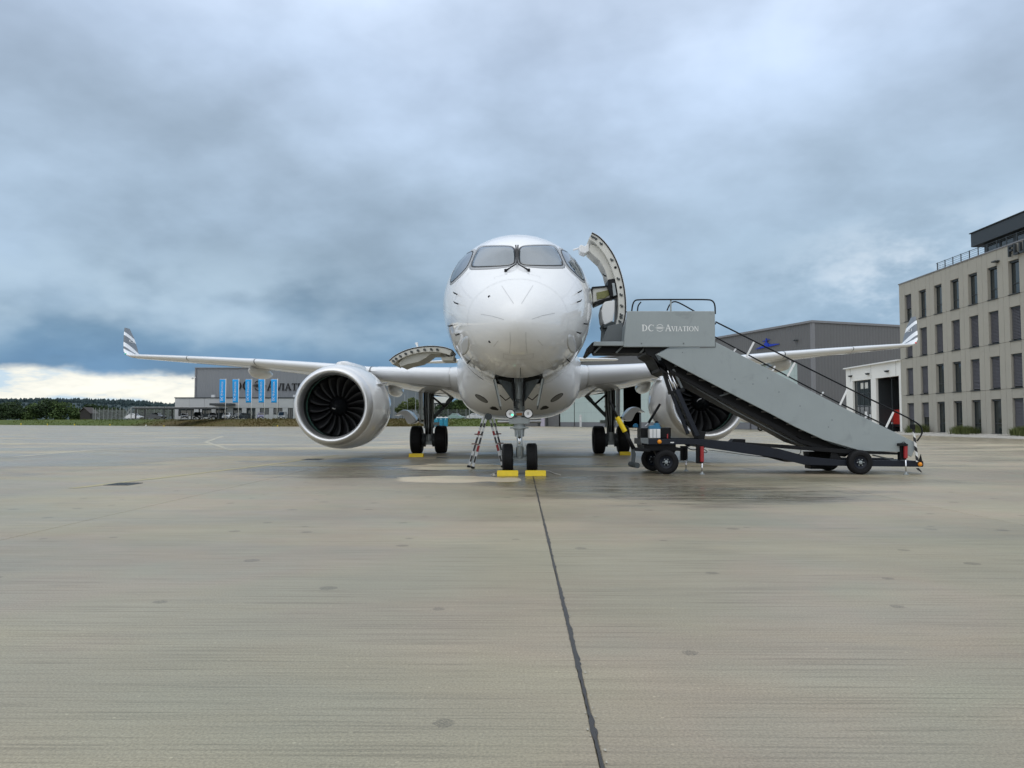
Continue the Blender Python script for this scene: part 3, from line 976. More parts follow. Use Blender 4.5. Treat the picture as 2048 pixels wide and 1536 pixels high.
WS_SUR = z1([(398, 508), (412, 455), (440, 380), (470, 305), (510, 268), (580, 258), (800, 258), (862, 275), (886, 320), (887, 450), (852, 476), (740, 494), (600, 508), (450, 512)])
WS_GL = z1([(425, 475), (440, 420), (480, 330), (512, 290), (560, 274), (800, 272), (852, 285), (873, 325), (873, 430), (848, 457), (790, 470), (600, 480), (445, 484)])
SW_SUR = z1([(200, 664), (210, 600), (240, 510), (295, 405), (370, 327), (440, 300), (474, 298), (455, 360), (420, 450), (388, 505), (320, 575), (222, 668)])
SW_GL = z1([(213, 636), (222, 585), (252, 510), (300, 425), (360, 355), (415, 325), (446, 320), (430, 375), (398, 450), (370, 497), (305, 565), (226, 640)])
for mir in (False, True):
    su = patch(BV_F, WS_SUR, 0.004, mirror=mir).build('windshield_surround', M_SURR, plane, smooth=True)
    gl = patch(BV_F, WS_GL, 0.010, mirror=mir).build('windshield', M_GLASS, su, smooth=True)
    pb = chaikin([(x, y, 0) for x, y in WS_GL], 2)
    stroke(BV_F, [(p.x, p.y) for p in pb] + [(pb[0].x, pb[0].y)], 0.028, 0.012, mirror=mir, n=2).build('rubber_seal', M_SEALBLK, su)
    su = patch(BV_F, SW_SUR, 0.004, mirror=mir).build('side_window_surround', M_SURR, plane, smooth=True)
    gl = patch(BV_F, SW_GL, 0.010, mirror=mir).build('side_window', M_GLASS, su, smooth=True)
    pb = chaikin([(x, y, 0) for x, y in SW_GL], 2)
    stroke(BV_F, [(p.x, p.y) for p in pb] + [(pb[0].x, pb[0].y)], 0.024, 0.012, mirror=mir, n=2).build('rubber_seal', M_SEALBLK, su)
    # wiper: pivot, arm lying along the centre post
    wp = []
    for (x, y), off in (((1011.5, 543), .02), ((1022, 539), .045), ((1032, 533), .05), ((1034, 527), .05), ((1035.2, 512), .05), ((1036, 496), .045)):
        l, n_ = hit(BV_F, x, y)
        q = l + n_ * off
        wp.append(Vector((-q.x, q.y, q.z)) if mir else q)
    wm = MB().tube(wp, [.022, .013, .013, .013, .011, .009], 8)
    wm.cyl(wp[0] - Vector((0, 0, .02)), wp[0] + Vector((0, -.03, .02)), .028, .028, 10)
    wm.build('wiper', M_BLACK, plane, smooth=True)
    bl = MB()
    bl.bar(wp[3] + Vector((0, -.005, 0)), wp[5] + Vector((0, -.005, .02)), .03, .012)
    bl.build('wiper_blade', M_SEALBLK, plane)
    # oval service hatch and probes
    c0 = (930, 691)
    ov = [(c0[0] + 8 * math.cos(t) - 4 * math.sin(t), c0[1] + 19 * math.sin(t) + 3 * math.cos(t)) for t in np.linspace(0, 6.0, 18)]
    patch(BV_F, ov, 0.003, levels=3, mirror=mir).build('service_hatch', M_GREYP, plane, smooth=True)
    for (x, y, ln) in ((914.5, 589, .10), (916.5, 608, .16), (905, 651, .12), (919, 667.5, .15), (940, 721, .15)):
        l, n_ = hit(BV_F, x, y)
        if mir:
            l, n_ = Vector((-l.x, l.y, l.z)), Vector((-n_.x, n_.y, n_.z))
        pm = MB()
        pm.bar(l - n_ * .01, l + n_ * .075, .026, .016, (0, 1, 0))
        pm.tube([l + n_ * .085 + Vector((0, .03, 0)), l + n_ * .085 + Vector((0, -ln, 0))], [.011, .008], 8)
        pm.build('air_data_probe', M_BLACK, plane)
    for pts_, w_ in (([(735, 675), (795, 765), (857, 858)], .010), ([(520, 965), (640, 985), (757, 1020)], .010)):
        stroke(BV_F, z1(pts_), w_, mirror=mir).build('lightning_strip', M_LINE, plane)
    for pts_, w_ in (([(820, 1150), (822, 1250), (815, 1365)], .008), ([(912, 1392), (840, 1388), (750, 1368), (752, 1410), (790, 1425), (912, 1430)], .008),
                     ([(912, 1480), (780, 1470), (655, 1450), (660, 1550), (665, 1620)], .009), ([(700, 1235), (650, 1295)], .007),
                     ([(660, 605), (665, 585), (790, 555)], .005), ([(360, 545), (300, 600), (255, 680)], .006)):
        stroke(BV_F, z1(pts_), w_, mirror=mir).build('panel_line', M_LINE, plane)
    l, n_ = hit(BV_F, 978.5, 593.5)
    l2, n2 = hit(BV_F, 979.5, 683)
    for a_, nn in ((l, n_), (l2, n2)):
        if mir: continue
        MB().lathe([(-.005, .028), (.004, .026), (.006, .01)], a_, 'y', 10, True).build('sensor_port', M_BLACK, plane)
sn = MB()
stroke(BV_F, [(1041, 735), (1041, 772)], .012, mb=sn)
sn.build('panel_line', M_GEARD, plane)
hs = MB()
stroke(BV_F, [(1012, 462.8), (1013, 467.5), (1060, 467.0), (1061, 462.6)], .035, mb=hs, n=6)
hs.build('crown_hatch_line', M_LINE, plane)

# seams between skin panels: hoops and stringers
def seam(s0, s1, a0, a1, n=60, w_=.005):
    L, Rr = [], []
    for i in range(n + 1):
        t = i / n
        s_, a = s0 + (s1 - s0) * t, a0 + (a1 - a0) * t
        p = fus(s_, a)
        ds, da = fus(s_ + .01, a) - fus(max(s_ - .01, .001), a), fus(s_, a + .01) - fus(s_, a - .01)
        nn = ds.cross(da).normalized()
        if nn.dot(p - Vector((0, p.y + .3, fzc(math.sqrt(s_))))) < 0: nn = -nn
        d = (ds if s1 != s0 else da).normalized()
        sd = d.cross(nn).normalized() * w_ / 2
        L.append(p + sd + nn * .002)
        Rr.append(p - sd + nn * .002)
    m = len(L)
    return MB().add(L + Rr, [(i, i + 1, i + 1 + m, i + m) for i in range(m - 1)])


for s_, w_ in ((1.02, .009), (2.15, .006), (3.55, .006), (4.75, .006), (6.0, .006)):
    a_lim = math.pi * .98 if s_ < 2.5 else math.pi - .36
    seam(s_, s_, -a_lim, a_lim, 120, w_).build('skin_seam', M_SEAM, plane)
for a_ in (1.05, 1.62, 2.2, 2.62):
    for sg in (-1, 1):
        seam(1.02, 7.5, sg * a_, sg * a_, 60, .006).build('skin_seam', M_SEAM, plane)

# inlets in the belly fairing
for mir in (False, True):
    el = [(963 + 13 * math.cos(t) - 0 * math.sin(t), 797 + 5.2 * math.sin(t) + 7.0 * math.cos(t)) for t in np.linspace(0, 6.0, 18)]
    pp = patch(BV_B, el, .004, levels=3, mirror=mir).build('ram_air_inlet', M_SEALBLK, plane)
    el2 = [(963 + 11 * math.cos(t), 797 + 4.0 * math.sin(t) + 6.2 * math.cos(t)) for t in np.linspace(0, 6.0, 18)]
    patch(BV_B, el2, .010, levels=3, mirror=mir).build('inlet_grille', mat('inlet_grille_grey', (.17, .17, .16), .5, var=.3, scale=40), pp)
    tr = [(976, 817.5), (988, 811), (1001, 822)]
    patch(BV_B, tr, .004, levels=2, it=1, mirror=mir).build('flush_inlet', M_SEALBLK, plane)

# nose gear bay
bay = MB()
bw, bt, y0, y1 = .50, 2.95, 16.60, 18.9
bay.add([(-bw, y0, 2.16), (bw, y0, 2.16), (bw, y1, 2.16), (-bw, y1, 2.16), (-bw, y0, bt), (bw, y0, bt), (bw, y1, bt), (-bw, y1, bt)],
        [(0, 1, 5, 4), (1, 2, 6, 5), (2, 3, 7, 6), (3, 0, 4, 7), (4, 5, 6, 7)])
bay.build('nose_gear_bay', M_BAY, plane)

# ------------------------------------------------------------------ wings
SEC = [(1.3, 23.5, 6.6, 2.62, 1.98, .86), (2.0, 24.0, 6.1, 2.68, 2.03, .80), (3.5, 24.85, 5.2, 2.81, 2.30, .64), (5.0, 25.7, 4.4, 2.95, 2.62, .50),
       (7.5, 27.25, 3.65, 3.28, 3.04, .40), (10.0, 28.8, 3.0, 3.58, 3.42, .32), (12.5, 30.35, 2.45, 3.84, 3.73, .26), (14.7, 31.72, 2.0, 4.06, 3.98, .21), (16.9, 33.1, 1.5, 4.27, 4.23, .15)]
WGL = [(17.20, 33.38, 1.42, 4.35, 20, .13), (17.42, 33.62, 1.34, 4.52, 48, .115), (17.56, 33.88, 1.22, 4.80, 68, .10), (17.80, 34.35, .95, 5.25, 74, .075), (18.08, 34.95, .48, 5.72, 75, .035)]
NF = 18


def foil(n=NF):
    xs = [(1 - math.cos(math.pi * i / n)) / 2 for i in range(n + 1)]
    yt = lambda x: 5 * (.2969 * math.sqrt(x) - .126 * x - .3516 * x * x + .2843 * x**3 - .1036 * x**4)
    cam = lambda x: .10 * x * (1 - x)
    up = [(x, yt(x) + cam(x)) for x in reversed(xs)]
    lo = [(x, -yt(x) + cam(x)) for x in xs[1:-1]]
    return up + lo


FOIL = foil()


def section(x, yl, ch, zl, zt, th, side, cant=0.0, off=0.0):
    pts = []
    nx, nz = -math.sin(R(cant)), math.cos(R(cant))
    for u, v in FOIL:
        yy = yl + ch * u
        base = Vector((x, yy, zl + (zt - zl) * u))
        p = base + Vector((nx, 0, nz)) * (v * th)
        if off and u < .25:
            e = Vector((0, -(1 - u * 4), math.copysign(1, v)))
            p += e.normalized() * off
        pts.append(Vector((p.x * side, p.y, p.z)))
    return pts


def sec_at(x):
    xs = [s[0] for s in SEC]
    return [float(np.interp(x, xs, [s[k] for s in SEC])) for k in range(6)]


def winglet_material():
    m_ = bpy.data.materials.new('winglet_stripes')
    m_.use_nodes = True
    g = NG(m_.node_tree)
    b = g.nodes['Principled BSDF']
    t = g.n('ShaderNodeTexCoord')
    sp = g.n('ShaderNodeSeparateXYZ', Vector=t.outputs['Object'])
    z = sp.outputs[2]
    y = g.m('SUBTRACT', sp.outputs[1], 33.35 - A_ORG.y)
    q = g.m('ADD', z, g.m('MULTIPLY', g.m('SUBTRACT', y, g.m('MULTIPLY', g.m('SUBTRACT', z, 4.31), 1.1)), 0.32))
    qq = g.m('DIVIDE', g.m('SUBTRACT', q, 4.0), 2.0)
    W_, Gc = (.80, .81, .82), (.115, .125, .135)
    nd = g.n('ShaderNodeValToRGB')
    nd.color_ramp.interpolation = 'CONSTANT'
    stops = [(0, W_), (.315, Gc), (.375, W_), (.475, Gc), (.66, W_), (.75, Gc)]
    el = nd.color_ramp.elements
    while len(el) < len(stops): el.new(.5)
    for e, (p, c) in zip(el, stops):
        e.position = p
        e.color = (*c, 1)
    g.put(nd.inputs[0], qq)
    n1 = g.noise(t.outputs['Object'], 3, 3)
    k = g.m('ADD', .95, g.m('MULTIPLY', n1, .1))
    g.put(b.inputs['Base Color'], g.mix(1.0, nd.outputs[0], g.n('ShaderNodeCombineColor', Red=k, Green=k, Blue=k).outputs[0], 'MULTIPLY'))
    b.inputs['Roughness'].default_value = .25
    return m_


M_WGL = winglet_material()


def lit_lens(name, c, strength):
    m_ = mat(name, c, .2, var=.05)
    b = m_.node_tree.nodes['Principled BSDF']
    b.inputs['Emission Color'].default_value = (*c, 1)
    b.inputs['Emission Strength'].default_value = strength
    return m_


M_GREENL = lit_lens('green_position_light', (.02, .45, .30), .15)
M_REDL = lit_lens('red_position_light', (.6, .03, .03), .15)
M_GREEN2 = lit_lens('green_gear_light', (.10, 1.0, .45), 1.6)

for side in (-1, 1):
    wm = MB().loft([section(*s, side) for s in SEC] + [section(16.98, 33.15, 1.49, 4.285, 4.245, .147, side)])
    o_w = wm.build('wing', M_WHITE, plane, smooth=False, auto=40)
    wl = MB().loft([section(16.98, 33.15, 1.49, 4.285, 4.245, .147, side)] + [section(x, y, c, z, z, t, side, cant) for x, y, c, z, cant, t in WGL])
    o_wl = wl.build('winglet', M_WGL, o_w, auto=40)
    # lettering on the inner face of the winglet: A C J
    def wfn(u, v, h, side=side):
        # u across (forward to aft as read), v up
        zz = 4.97 + v * .13
        k = (zz - 4.80) / .45
        a = Vector((17.56 + .24 * k, 33.88 + .47 * k, zz))
        ch = 1.22 - .27 * k
        uu = (.30 + u * .42) if side < 0 else (.72 - u * .42)
        p = a + Vector((0, ch * uu, 0)) + Vector((-math.sin(R(73)), 0, math.cos(R(73)))) * (.062 + h)
        return (p.x * side, p.y, p.z)
    A_ = [[(0, 0), (.05, 0), (.2, 1), (.15, 1)], [(.15, 1), (.22, 1), (.30, 0), (.24, 0)]]
    C_ = [[(a * .3 + .36, b_) for a, b_ in _arc(.46, .5, .45, .5, 50, 310, 10) + _arc(.46, .5, .28, .36, 310, 50, 10)]]
    J_ = [[(.84, 1), (.92, 1), (.92, .2), (.84, 0), (.72, 0), (.72, .15), (.80, .17), (.84, .25)]]
    lettering('winglet_lettering', A_ + C_ + J_, wfn, M_WHT, o_w, .003)
    # tip light
    tl = MB().lathe([(-.08, .01), (-.05, .03), (0, .042), (.10, .035), (.16, .015)], (17.22 * side, 33.42, 4.36), 'y', 12, True)
    tl.build('position_light', M_GREENL if side < 0 else M_REDL, o_w, smooth=True)
    # slats along the leading edge
    for xa, xb in ((2.2, 4.75), (6.0, 9.95), (10.0, 13.45), (13.5, 16.9)):
        rg = []
        for x in np.linspace(xa, xb, 8):
            s = section(*sec_at(x), side, off=.012)
            rg.append([s[i] for i in range(NF - 6, NF + 5)])
        MB().loft(rg, closed=False, cap0=False, cap1=False).build('slat', M_WSLAT, o_w, smooth=True)
    # dark strip along the slats' lower edge, painting in the shade of the step
    for xa, xb in ((2.2, 4.75), (6.0, 9.95), (10.0, 13.45), (13.5, 16.9)):
        rg = []
        for x in np.linspace(xa, xb, 8):
            s = section(*sec_at(x), side, off=.014)
            a_, b_ = s[NF + 3], s[NF + 4]
            rg.append([b_, b_ + (b_ - a_).normalized() * .022])
        MB().loft(rg, closed=False, cap0=False, cap1=False).build('slat_shade_strip', M_GEARD, o_w)
    # gaps between slats
    for x in (5.0, 9.975, 13.475):
        rg = []
        for xx in (x - .02, x + .02):
            s = section(*sec_at(xx), side, off=.006)
            rg.append([s[i] for i in range(NF - 5, NF + 5)])
        MB().loft(rg, closed=False, cap0=False, cap1=False).build('slat_gap', M_GEARD, o_w)
    # flap track fairings: boat-shaped pods under the wing
    for (x, yf, L, zc, r_) in ((4.72, 27.9, 3.3, 2.40, .27), (7.7, 28.7, 3.1, 2.93, .25), (10.35, 29.3, 2.9, 3.22, .26)):
        rg = []
        for t, k in ((0, .05), (.06, .45), (.18, .85), (.38, 1.0), (.6, .92), (.8, .62), (.93, .3), (1, .06)):
            rr = r_ * k
            rg.append([Vector((side * x + .72 * rr * math.sin(a), yf + L * t, zc + .12 * (1 - abs(t - .4)) + (rr * 1.25 * math.cos(a) if math.cos(a) < 0 else rr * .9 * math.cos(a)))) for a in np.linspace(0, 2 * math.pi, 20, endpoint=False)])
        MB().loft(rg).build('flap_track_fairing', M_WHITE, o_w, smooth=True)
    # root fairing of the leading edge
    rg = [section(x, yl, 6.6, z, 1.98, th, side) for x, yl, z, th in ((1.25, 23.2, 2.62, 1.05), (1.7, 23.55, 2.65, .95), (2.16, 24.02, 2.69, .86))]
    MB().loft([[p for p in r_[8:NF + 10]] for r_ in rg], closed=False, cap0=False, cap1=False).build('wing_root_fillet', M_WHITE, o_w, smooth=True)

# ------------------------------------------------------------------ tail
tail = MB()
for side in (-1, 1):
    rg = []
    for x, yl, ch, z, th in ((.3, 44.2, 3.4, 4.86, .34), (3.2, 46.2, 2.4, 4.93, .24), (6.1, 48.1, 1.4, 5.00, .13), (6.25, 48.3, 1.1, 5.0, .05)):
        rg.append(section(x, yl, ch, z, z, th, side))
    MB().loft(rg).build('horizontal_stabiliser', M_WHITE, plane, auto=40)
rg = []
for z, yl, ch, th in ((5.2, 41.2, 6.2, .5), (6.2, 42.6, 5.0, .45), (9.0, 45.4, 3.6, .34), (11.3, 47.7, 2.4, .2)):
    rg.append([Vector((v * th, yl + ch * u, z)) for u, v in FOIL])
MB().loft(rg).build('tail_fin', M_WHITE, plane, auto=40)

# ------------------------------------------------------------------ engines
def blade_mesh():
    rg = []
    n = 9
    for i in range(n):
        t = i / (n - 1)
        r = .27 + (.905 - .27) * t
        st_ = R(24 + 36 * t)                       # stagger
        sweep = .05 * math.sin(t * 3.0) - .06 * t * t
        lean = R(-9 * t + 12 * t * t)
        ch = .20 + .12 * math.sin(t * 2.4)
        ring = []
        for u, th in ((-.5, .002), (-.25, .010), (0, .013), (.3, .009), (.5, .002)):
            a = ch * u
            y = sweep + a * math.cos(st_)
            tx = a * math.sin(st_) + .02 * (1 - 4 * u * u) * .6
            ring.append((tx, y, th))
        pts = []
        for sgn in (1, -1):
            for (tx, y, th) in (ring if sgn > 0 else reversed(ring)):
                ang = tx / r + lean
                rr = r
                p = Vector((rr * math.sin(ang), y, rr * math.cos(ang)))
                nrm = Vector((math.cos(ang) * math.cos(st_), -math.sin(st_), 0))
                pts.append(p + nrm * th * sgn)
        rg.append(pts)
    return MB().loft(rg)


M_BLADE = mat('fan_blade_metal', (0.012, 0.012, 0.013), 0.36, spec=0.2, metal=0.0, var=0.1, scale=8)
M_LINER = mat('inlet_liner_dark', (0.012, 0.013, 0.014), 0.55, var=0.1)
M_FCASE = mat('fan_case_green', (0.13, 0.30, 0.24), 0.45, var=0.15)
blade_me = None
for side in (-1, 1):
    ec = Vector((5.32 * side, 21.7, 1.70))
    nac = MB().lathe([(.295, 1.136), (.31, 1.144), (.6, 1.20), (1.1, 1.255), (1.7, 1.28), (2.3, 1.27), (3.0, 1.20), (3.7, 1.07), (4.2, .95), (4.2, .92), (3.6, .95)], ec, 'y', 72)
    o_e = nac.build('engine', M_WHITE, plane, smooth=True)
    MB().lathe([(.29, 1.138), (.20, 1.118), (.11, 1.092), (.045, 1.058), (.012, 1.028), (0, 1.0), (.012, .972), (.045, .945), (.11, .918), (.20, .900), (.30, .892), (.38, .8905)], ec, 'y', 72).build('inlet_lip', M_LIP, o_e, smooth=True)
    MB().lathe([(.38, .8905), (.48, .894), (.60, .902), (.72, .912)], ec, 'y', 72).build('inlet_liner', M_LINER, o_e, smooth=True)
    MB().lathe([(.72, .911), (.80, .921), (.92, .928)], ec, 'y', 72).build('fan_case', M_FCASE, o_e, smooth=True)
    MB().lathe([(.92, .928), (1.5, .93), (1.5, .1)], ec, 'y', 48).build('fan_duct', M_BAY, o_e, smooth=True)
    MB().lathe([(.52, .004), (.54, .03), (.62, .09), (.76, .18), (.90, .255), (1.05, .285), (1.3, .30)], ec, 'y', 40, True).build('spinner', M_BLACK, o_e, smooth=True)
    sw = MB()
    pa = []
    for i in range(9):
        t = i / 8
        yy = .60 + .12 * t
        rr = float(np.interp(yy, [.52, .54, .62, .76], [.004, .03, .09, .18])) + .004
        an = R(250 - 60 * t) if side < 0 else R(120 + 70 * t)
        pa.append((rr, yy, an, .055 * math.sin(math.pi * min(1, t * .9 + .08)) * (1 - .3 * t)))
    lft = [ec + Vector((r_ * math.cos(a - w_ / r_ * .5), y, r_ * math.sin(a - w_ / r_ * .5))) for r_, y, a, w_ in pa]
    rgt = [ec + Vector((r_ * math.cos(a + w_ / r_ * .5), y, r_ * math.sin(a + w_ / r_ * .5))) for r_, y, a, w_ in pa]
    sw.add(lft + rgt, [(i, i + 1, i + 10, i + 9) for i in range(8)])
    sw.build('spinner_mark', M_WHT, o_e, smooth=True)
    for k in range(18):
        if blade_me is None:
            bo = blade_mesh().build('fan_blade', M_BLADE, o_e, smooth=True, org=Vector((0, 0, 0)))
            blade_me = bo.data
        else:
            bo = bpy.data.objects.new('fan_blade', blade_me)
            col.objects.link(bo)
            bo.parent = o_e
        bo.location = ec - A_ORG + Vector((0, .98, 0))
        bo.rotation_euler = (0, 2 * math.pi * (k + .3) / 18, 0)
    MB().lathe([(3.2, .62), (4.2, .60), (5.0, .42), (5.4, .38), (5.9, .04)], ec, 'y', 40).build('exhaust_core', M_STEEL, o_e, smooth=True)
    # pylon
    rg = []
    for y, zt, zb, w_ in ((22.7, 3.02, 2.85, .10), (23.4, 3.10, 2.7, .24), (24.4, 3.12, 2.6, .30), (25.6, 3.14, 2.5, .30), (27.2, 3.0, 2.4, .26), (29, 2.8, 2.45, .1)):
        rg.append([Vector((5.32 * side + w_ * math.cos(a) , y, (zt + zb) / 2 + (zt - zb) / 2 * math.sin(a))) for a in np.linspace(0, 2 * math.pi, 18, endpoint=False)])
    MB().loft(rg).build('pylon', M_WHITE, o_e, smooth=True)
    # strake on the inboard side
    d_ = Vector((-side * math.cos(R(30)), 0, math.sin(R(30))))
    b0 = ec + d_ * 1.25 + Vector((0, 1.1, 0))
    sk = MB().add([b0, b0 + Vector((0, .9, 0)) + d_ * .0, b0 + Vector((0, .9, 0)) + d_ * .22, b0 + Vector((0, .35, 0)) + d_ * .14,
                   b0 + Vector((0, 0, .02)), b0 + Vector((0, .9, .02)), b0 + Vector((0, .9, .02)) + d_ * .22, b0 + Vector((0, .35, .02)) + d_ * .14],
                  [(0, 1, 2, 3), (4, 7, 6, 5), (0, 3, 7, 4), (3, 2, 6, 7), (2, 1, 5, 6)])
    sk.build('strake', M_WHITE, o_e)
    # cowl latch line
    MB().lathe([(1.62, 1.2805), (1.635, 1.2815), (1.65, 1.2812)], ec, 'y', 72).build('cowl_joint', M_LINE, o_e, smooth=True)


# ------------------------------------------------------------------ wheels
def tyre(c, r, w_, rim, axis='x', grooves=4, n=40):
    hw = w_ / 2
    pf = [(-hw * .62, rim), (-hw * .9, rim * 1.12), (-hw, r * .74), (-hw * .98, r * .84), (-hw * .88, r * .93), (-hw * .72, r * .985)]
    tops = np.linspace(-hw * .62, hw * .62, grooves * 3 + 1)
    for i, t in enumerate(tops):
        if grooves and i % 3 == 1 and 0 < i < len(tops) - 1:
            pf += [(t - .004, r), (t - .003, r - .012), (t + .003, r - .012), (t + .004, r)]
        else:
            pf.append((t, r))
    pf += [(-a, b_) for a, b_ in reversed(pf[:6])]
    return MB().lathe(pf, c, axis, n)


def hub(c, rim, w_, axis='x'):
    hw = w_ / 2
    return MB().lathe([(-hw * .62, rim * 1.02), (-hw * .5, rim * .85), (-hw * .35, rim * .6), (-hw * .55, rim * .35), (-hw * .7, rim * .2), (-hw * .72, .01),
                       (hw * .72, .01), (hw * .7, rim * .2), (hw * .55, rim * .35), (hw * .35, rim * .6), (hw * .5, rim * .85), (hw * .62, rim * 1.02)], c, axis, 28)


# ------------------------------------------------------------------ nose gear
NX, NY = .0, 17.42
ng = MB()
ng.cyl((NX, NY, .34), (NX, NY, .62), .085, .085, 20)
ng.cyl((NX, NY, .60), (NX, NY, .86), .060, .060, 20)
ng.cyl((NX, NY, .84), (NX, NY, 1.02), .105, .115, 20)
ng.cyl((NX, NY, 1.0), (NX, NY, 1.09), .14, .14, 20)
ng.cyl((NX, NY, 1.05), (NX, NY, 2.5), .125, .13, 20)
ng.box((NX, NY, .325), (.36, .12, .06))
ng.box((NX, NY - .02, 1.04), (.42, .24, .035))
ng.box((NX, NY - .03, 1.20), (.46, .26, .15))
ng.cyl((NX - .22, NY - .10, 1.19), (NX + .22, NY - .10, 1.19), .055, None, 14)
ng.box((NX, NY - .14, 1.36), (.20, .04, .10))
ng.cyl((NX - .2, NY, .345), (NX + .2, NY, .345), .05, None, 14)
o_ng = ng.build('nose_gear', M_STEEL, plane, bev=.008, auto=45)
t_ = MB()
for sx in (-1, 1):
    t_.bar((NX + sx * .05, NY - .17, .42), (NX + sx * .035, NY - .30, .66), .03, .04)
    t_.bar((NX + sx * .035, NY - .30, .66), (NX + sx * .06, NY - .14, .98), .03, .04)
t_.bar((NX - .05, NY - .30, .66), (NX + .05, NY - .30, .66), .04, .04)
t_.build('torque_link', M_STEEL, o_ng, bev=.004)
MB().cyl((NX, NY, .60), (NX, NY, .87), .063, .063, 24).build('oleo_rod', M_CHROME, o_ng, smooth=True)
mm = MB()
mm.box((NX, NY - .18, 1.345), (.13, .02, .055))
mm.build('amber_placard', mat('rust_orange', (.30, .12, .03), .5), o_ng)
MB().lathe([(-.02, .001), (-.015, .018), (0, .025)], (NX - .155, NY - .2, 1.33), 'y', 12).build('indicator_light', M_GREEN2, o_ng, smooth=True)
for sx in (-1, 1):
    wx = NX + sx * .272
    tyre((wx, NY, .345), .345, .245, .17).build('tyre', M_TYRE, o_ng, smooth=False, auto=35)
    hub((wx, NY, .345), .17, .2).build('wheel_hub', M_STEEL, o_ng, auto=35)
    MB().cyl((NX + sx * .2, NY - .1, 1.185), (NX + sx * .49, NY - .1, 1.185), .041, None, 16).build('steering_bar', M_ALU, o_ng, smooth=False, auto=40)
    lc = (NX + sx * .20, NY - .16, 1.355)
    MB().lathe([(-.05, .090), (-.055, .108), (.02, .108), (.08, .06), (.1, .02)], lc, 'y', 24).build('landing_light_housing', M_BLACK, o_ng, smooth=True)
    MB().lathe([(-.040, .001), (-.046, .092)], lc, 'y', 24).build('landing_light_lens', M_LIP, o_ng, smooth=True)
    MB().lathe([(-.056, .012), (-.052, .022), (-.05, .03)], lc, 'y', 12, True).build('landing_light_bulb', M_GREYP, o_ng, smooth=True)
    # drag stay plates from the leg up to the bay corners
    st_ = MB()
    st_.add([(sx * .13, NY - .12, 1.62), (sx * .13, NY - .12, 2.05), (sx * .40, NY - .30, 2.12), (sx * .47, NY - .30, 2.12),
             (sx * .13, NY - .06, 1.62), (sx * .13, NY - .06, 2.05), (sx * .40, NY - .24, 2.12), (sx * .47, NY - .24, 2.12)],
            [(0, 1, 2, 3), (4, 7, 6, 5), (0, 3, 7, 4), (3, 2, 6, 7), (2, 1, 5, 6), (1, 0, 4, 5)])
    st_.build('drag_stay', M_GEARDR, o_ng)
    # retraction cylinder
    MB().cyl((sx * .10, NY - .20, 1.52), (sx * .13, NY - .16, 2.2), .020, .024, 10).build('hydraulic_line', M_BLACK, o_ng)
    MB().tube([(sx * .16, NY - .1, 1.75), (sx * .3, NY - .12, 1.66), (sx * .43, NY - .18, 1.78)], .012, 8).build('door_rod', M_BLACK, o_ng)
    # bay doors, hanging open
    dr = MB()
    a = [(sx * .53, 16.62, 2.10), (sx * .50, 17.75, 2.08), (sx * .42, 17.7, 1.50), (sx * .385, 17.05, 1.44), (sx * .40, 16.75, 1.52)]
    dr.add([Vector(p) for p in a] + [Vector(p) + Vector((sx * .03, 0, 0)) for p in a],
           [(0, 1, 2, 3, 4), (9, 8, 7, 6, 5)] + [(k, k + 5, (k + 1) % 5 + 5, (k + 1) % 5) for k in range(5)])
    dr.build('nose_gear_door', M_GEARDR, plane, bev=.005)
    ri = MB()
    ri.bar((sx * .515, 16.615, 2.10), (sx * .395, 16.74, 1.52), .035, .05, (0, 1, 0))
    ri.build('door_edge', M_STEEL, plane)
mm = MB().tube([(0, NY - .16, 1.42), (0, NY - .2, 1.9), (0, NY - .1, 2.4)], [.03, .03, .02], 10)
mm.build('retraction_actuator', M_STEEL, o_ng, smooth=True)
sm_ = MB()
for k in range(7):
    sm_.box((random.uniform(-.1, .1), NY - .17 - random.random() * .04, 1.46 + k * .035), (random.uniform(.04, .1), .05, .03))
sm_.build('manifold', M_GEARD, o_ng, bev=.004)

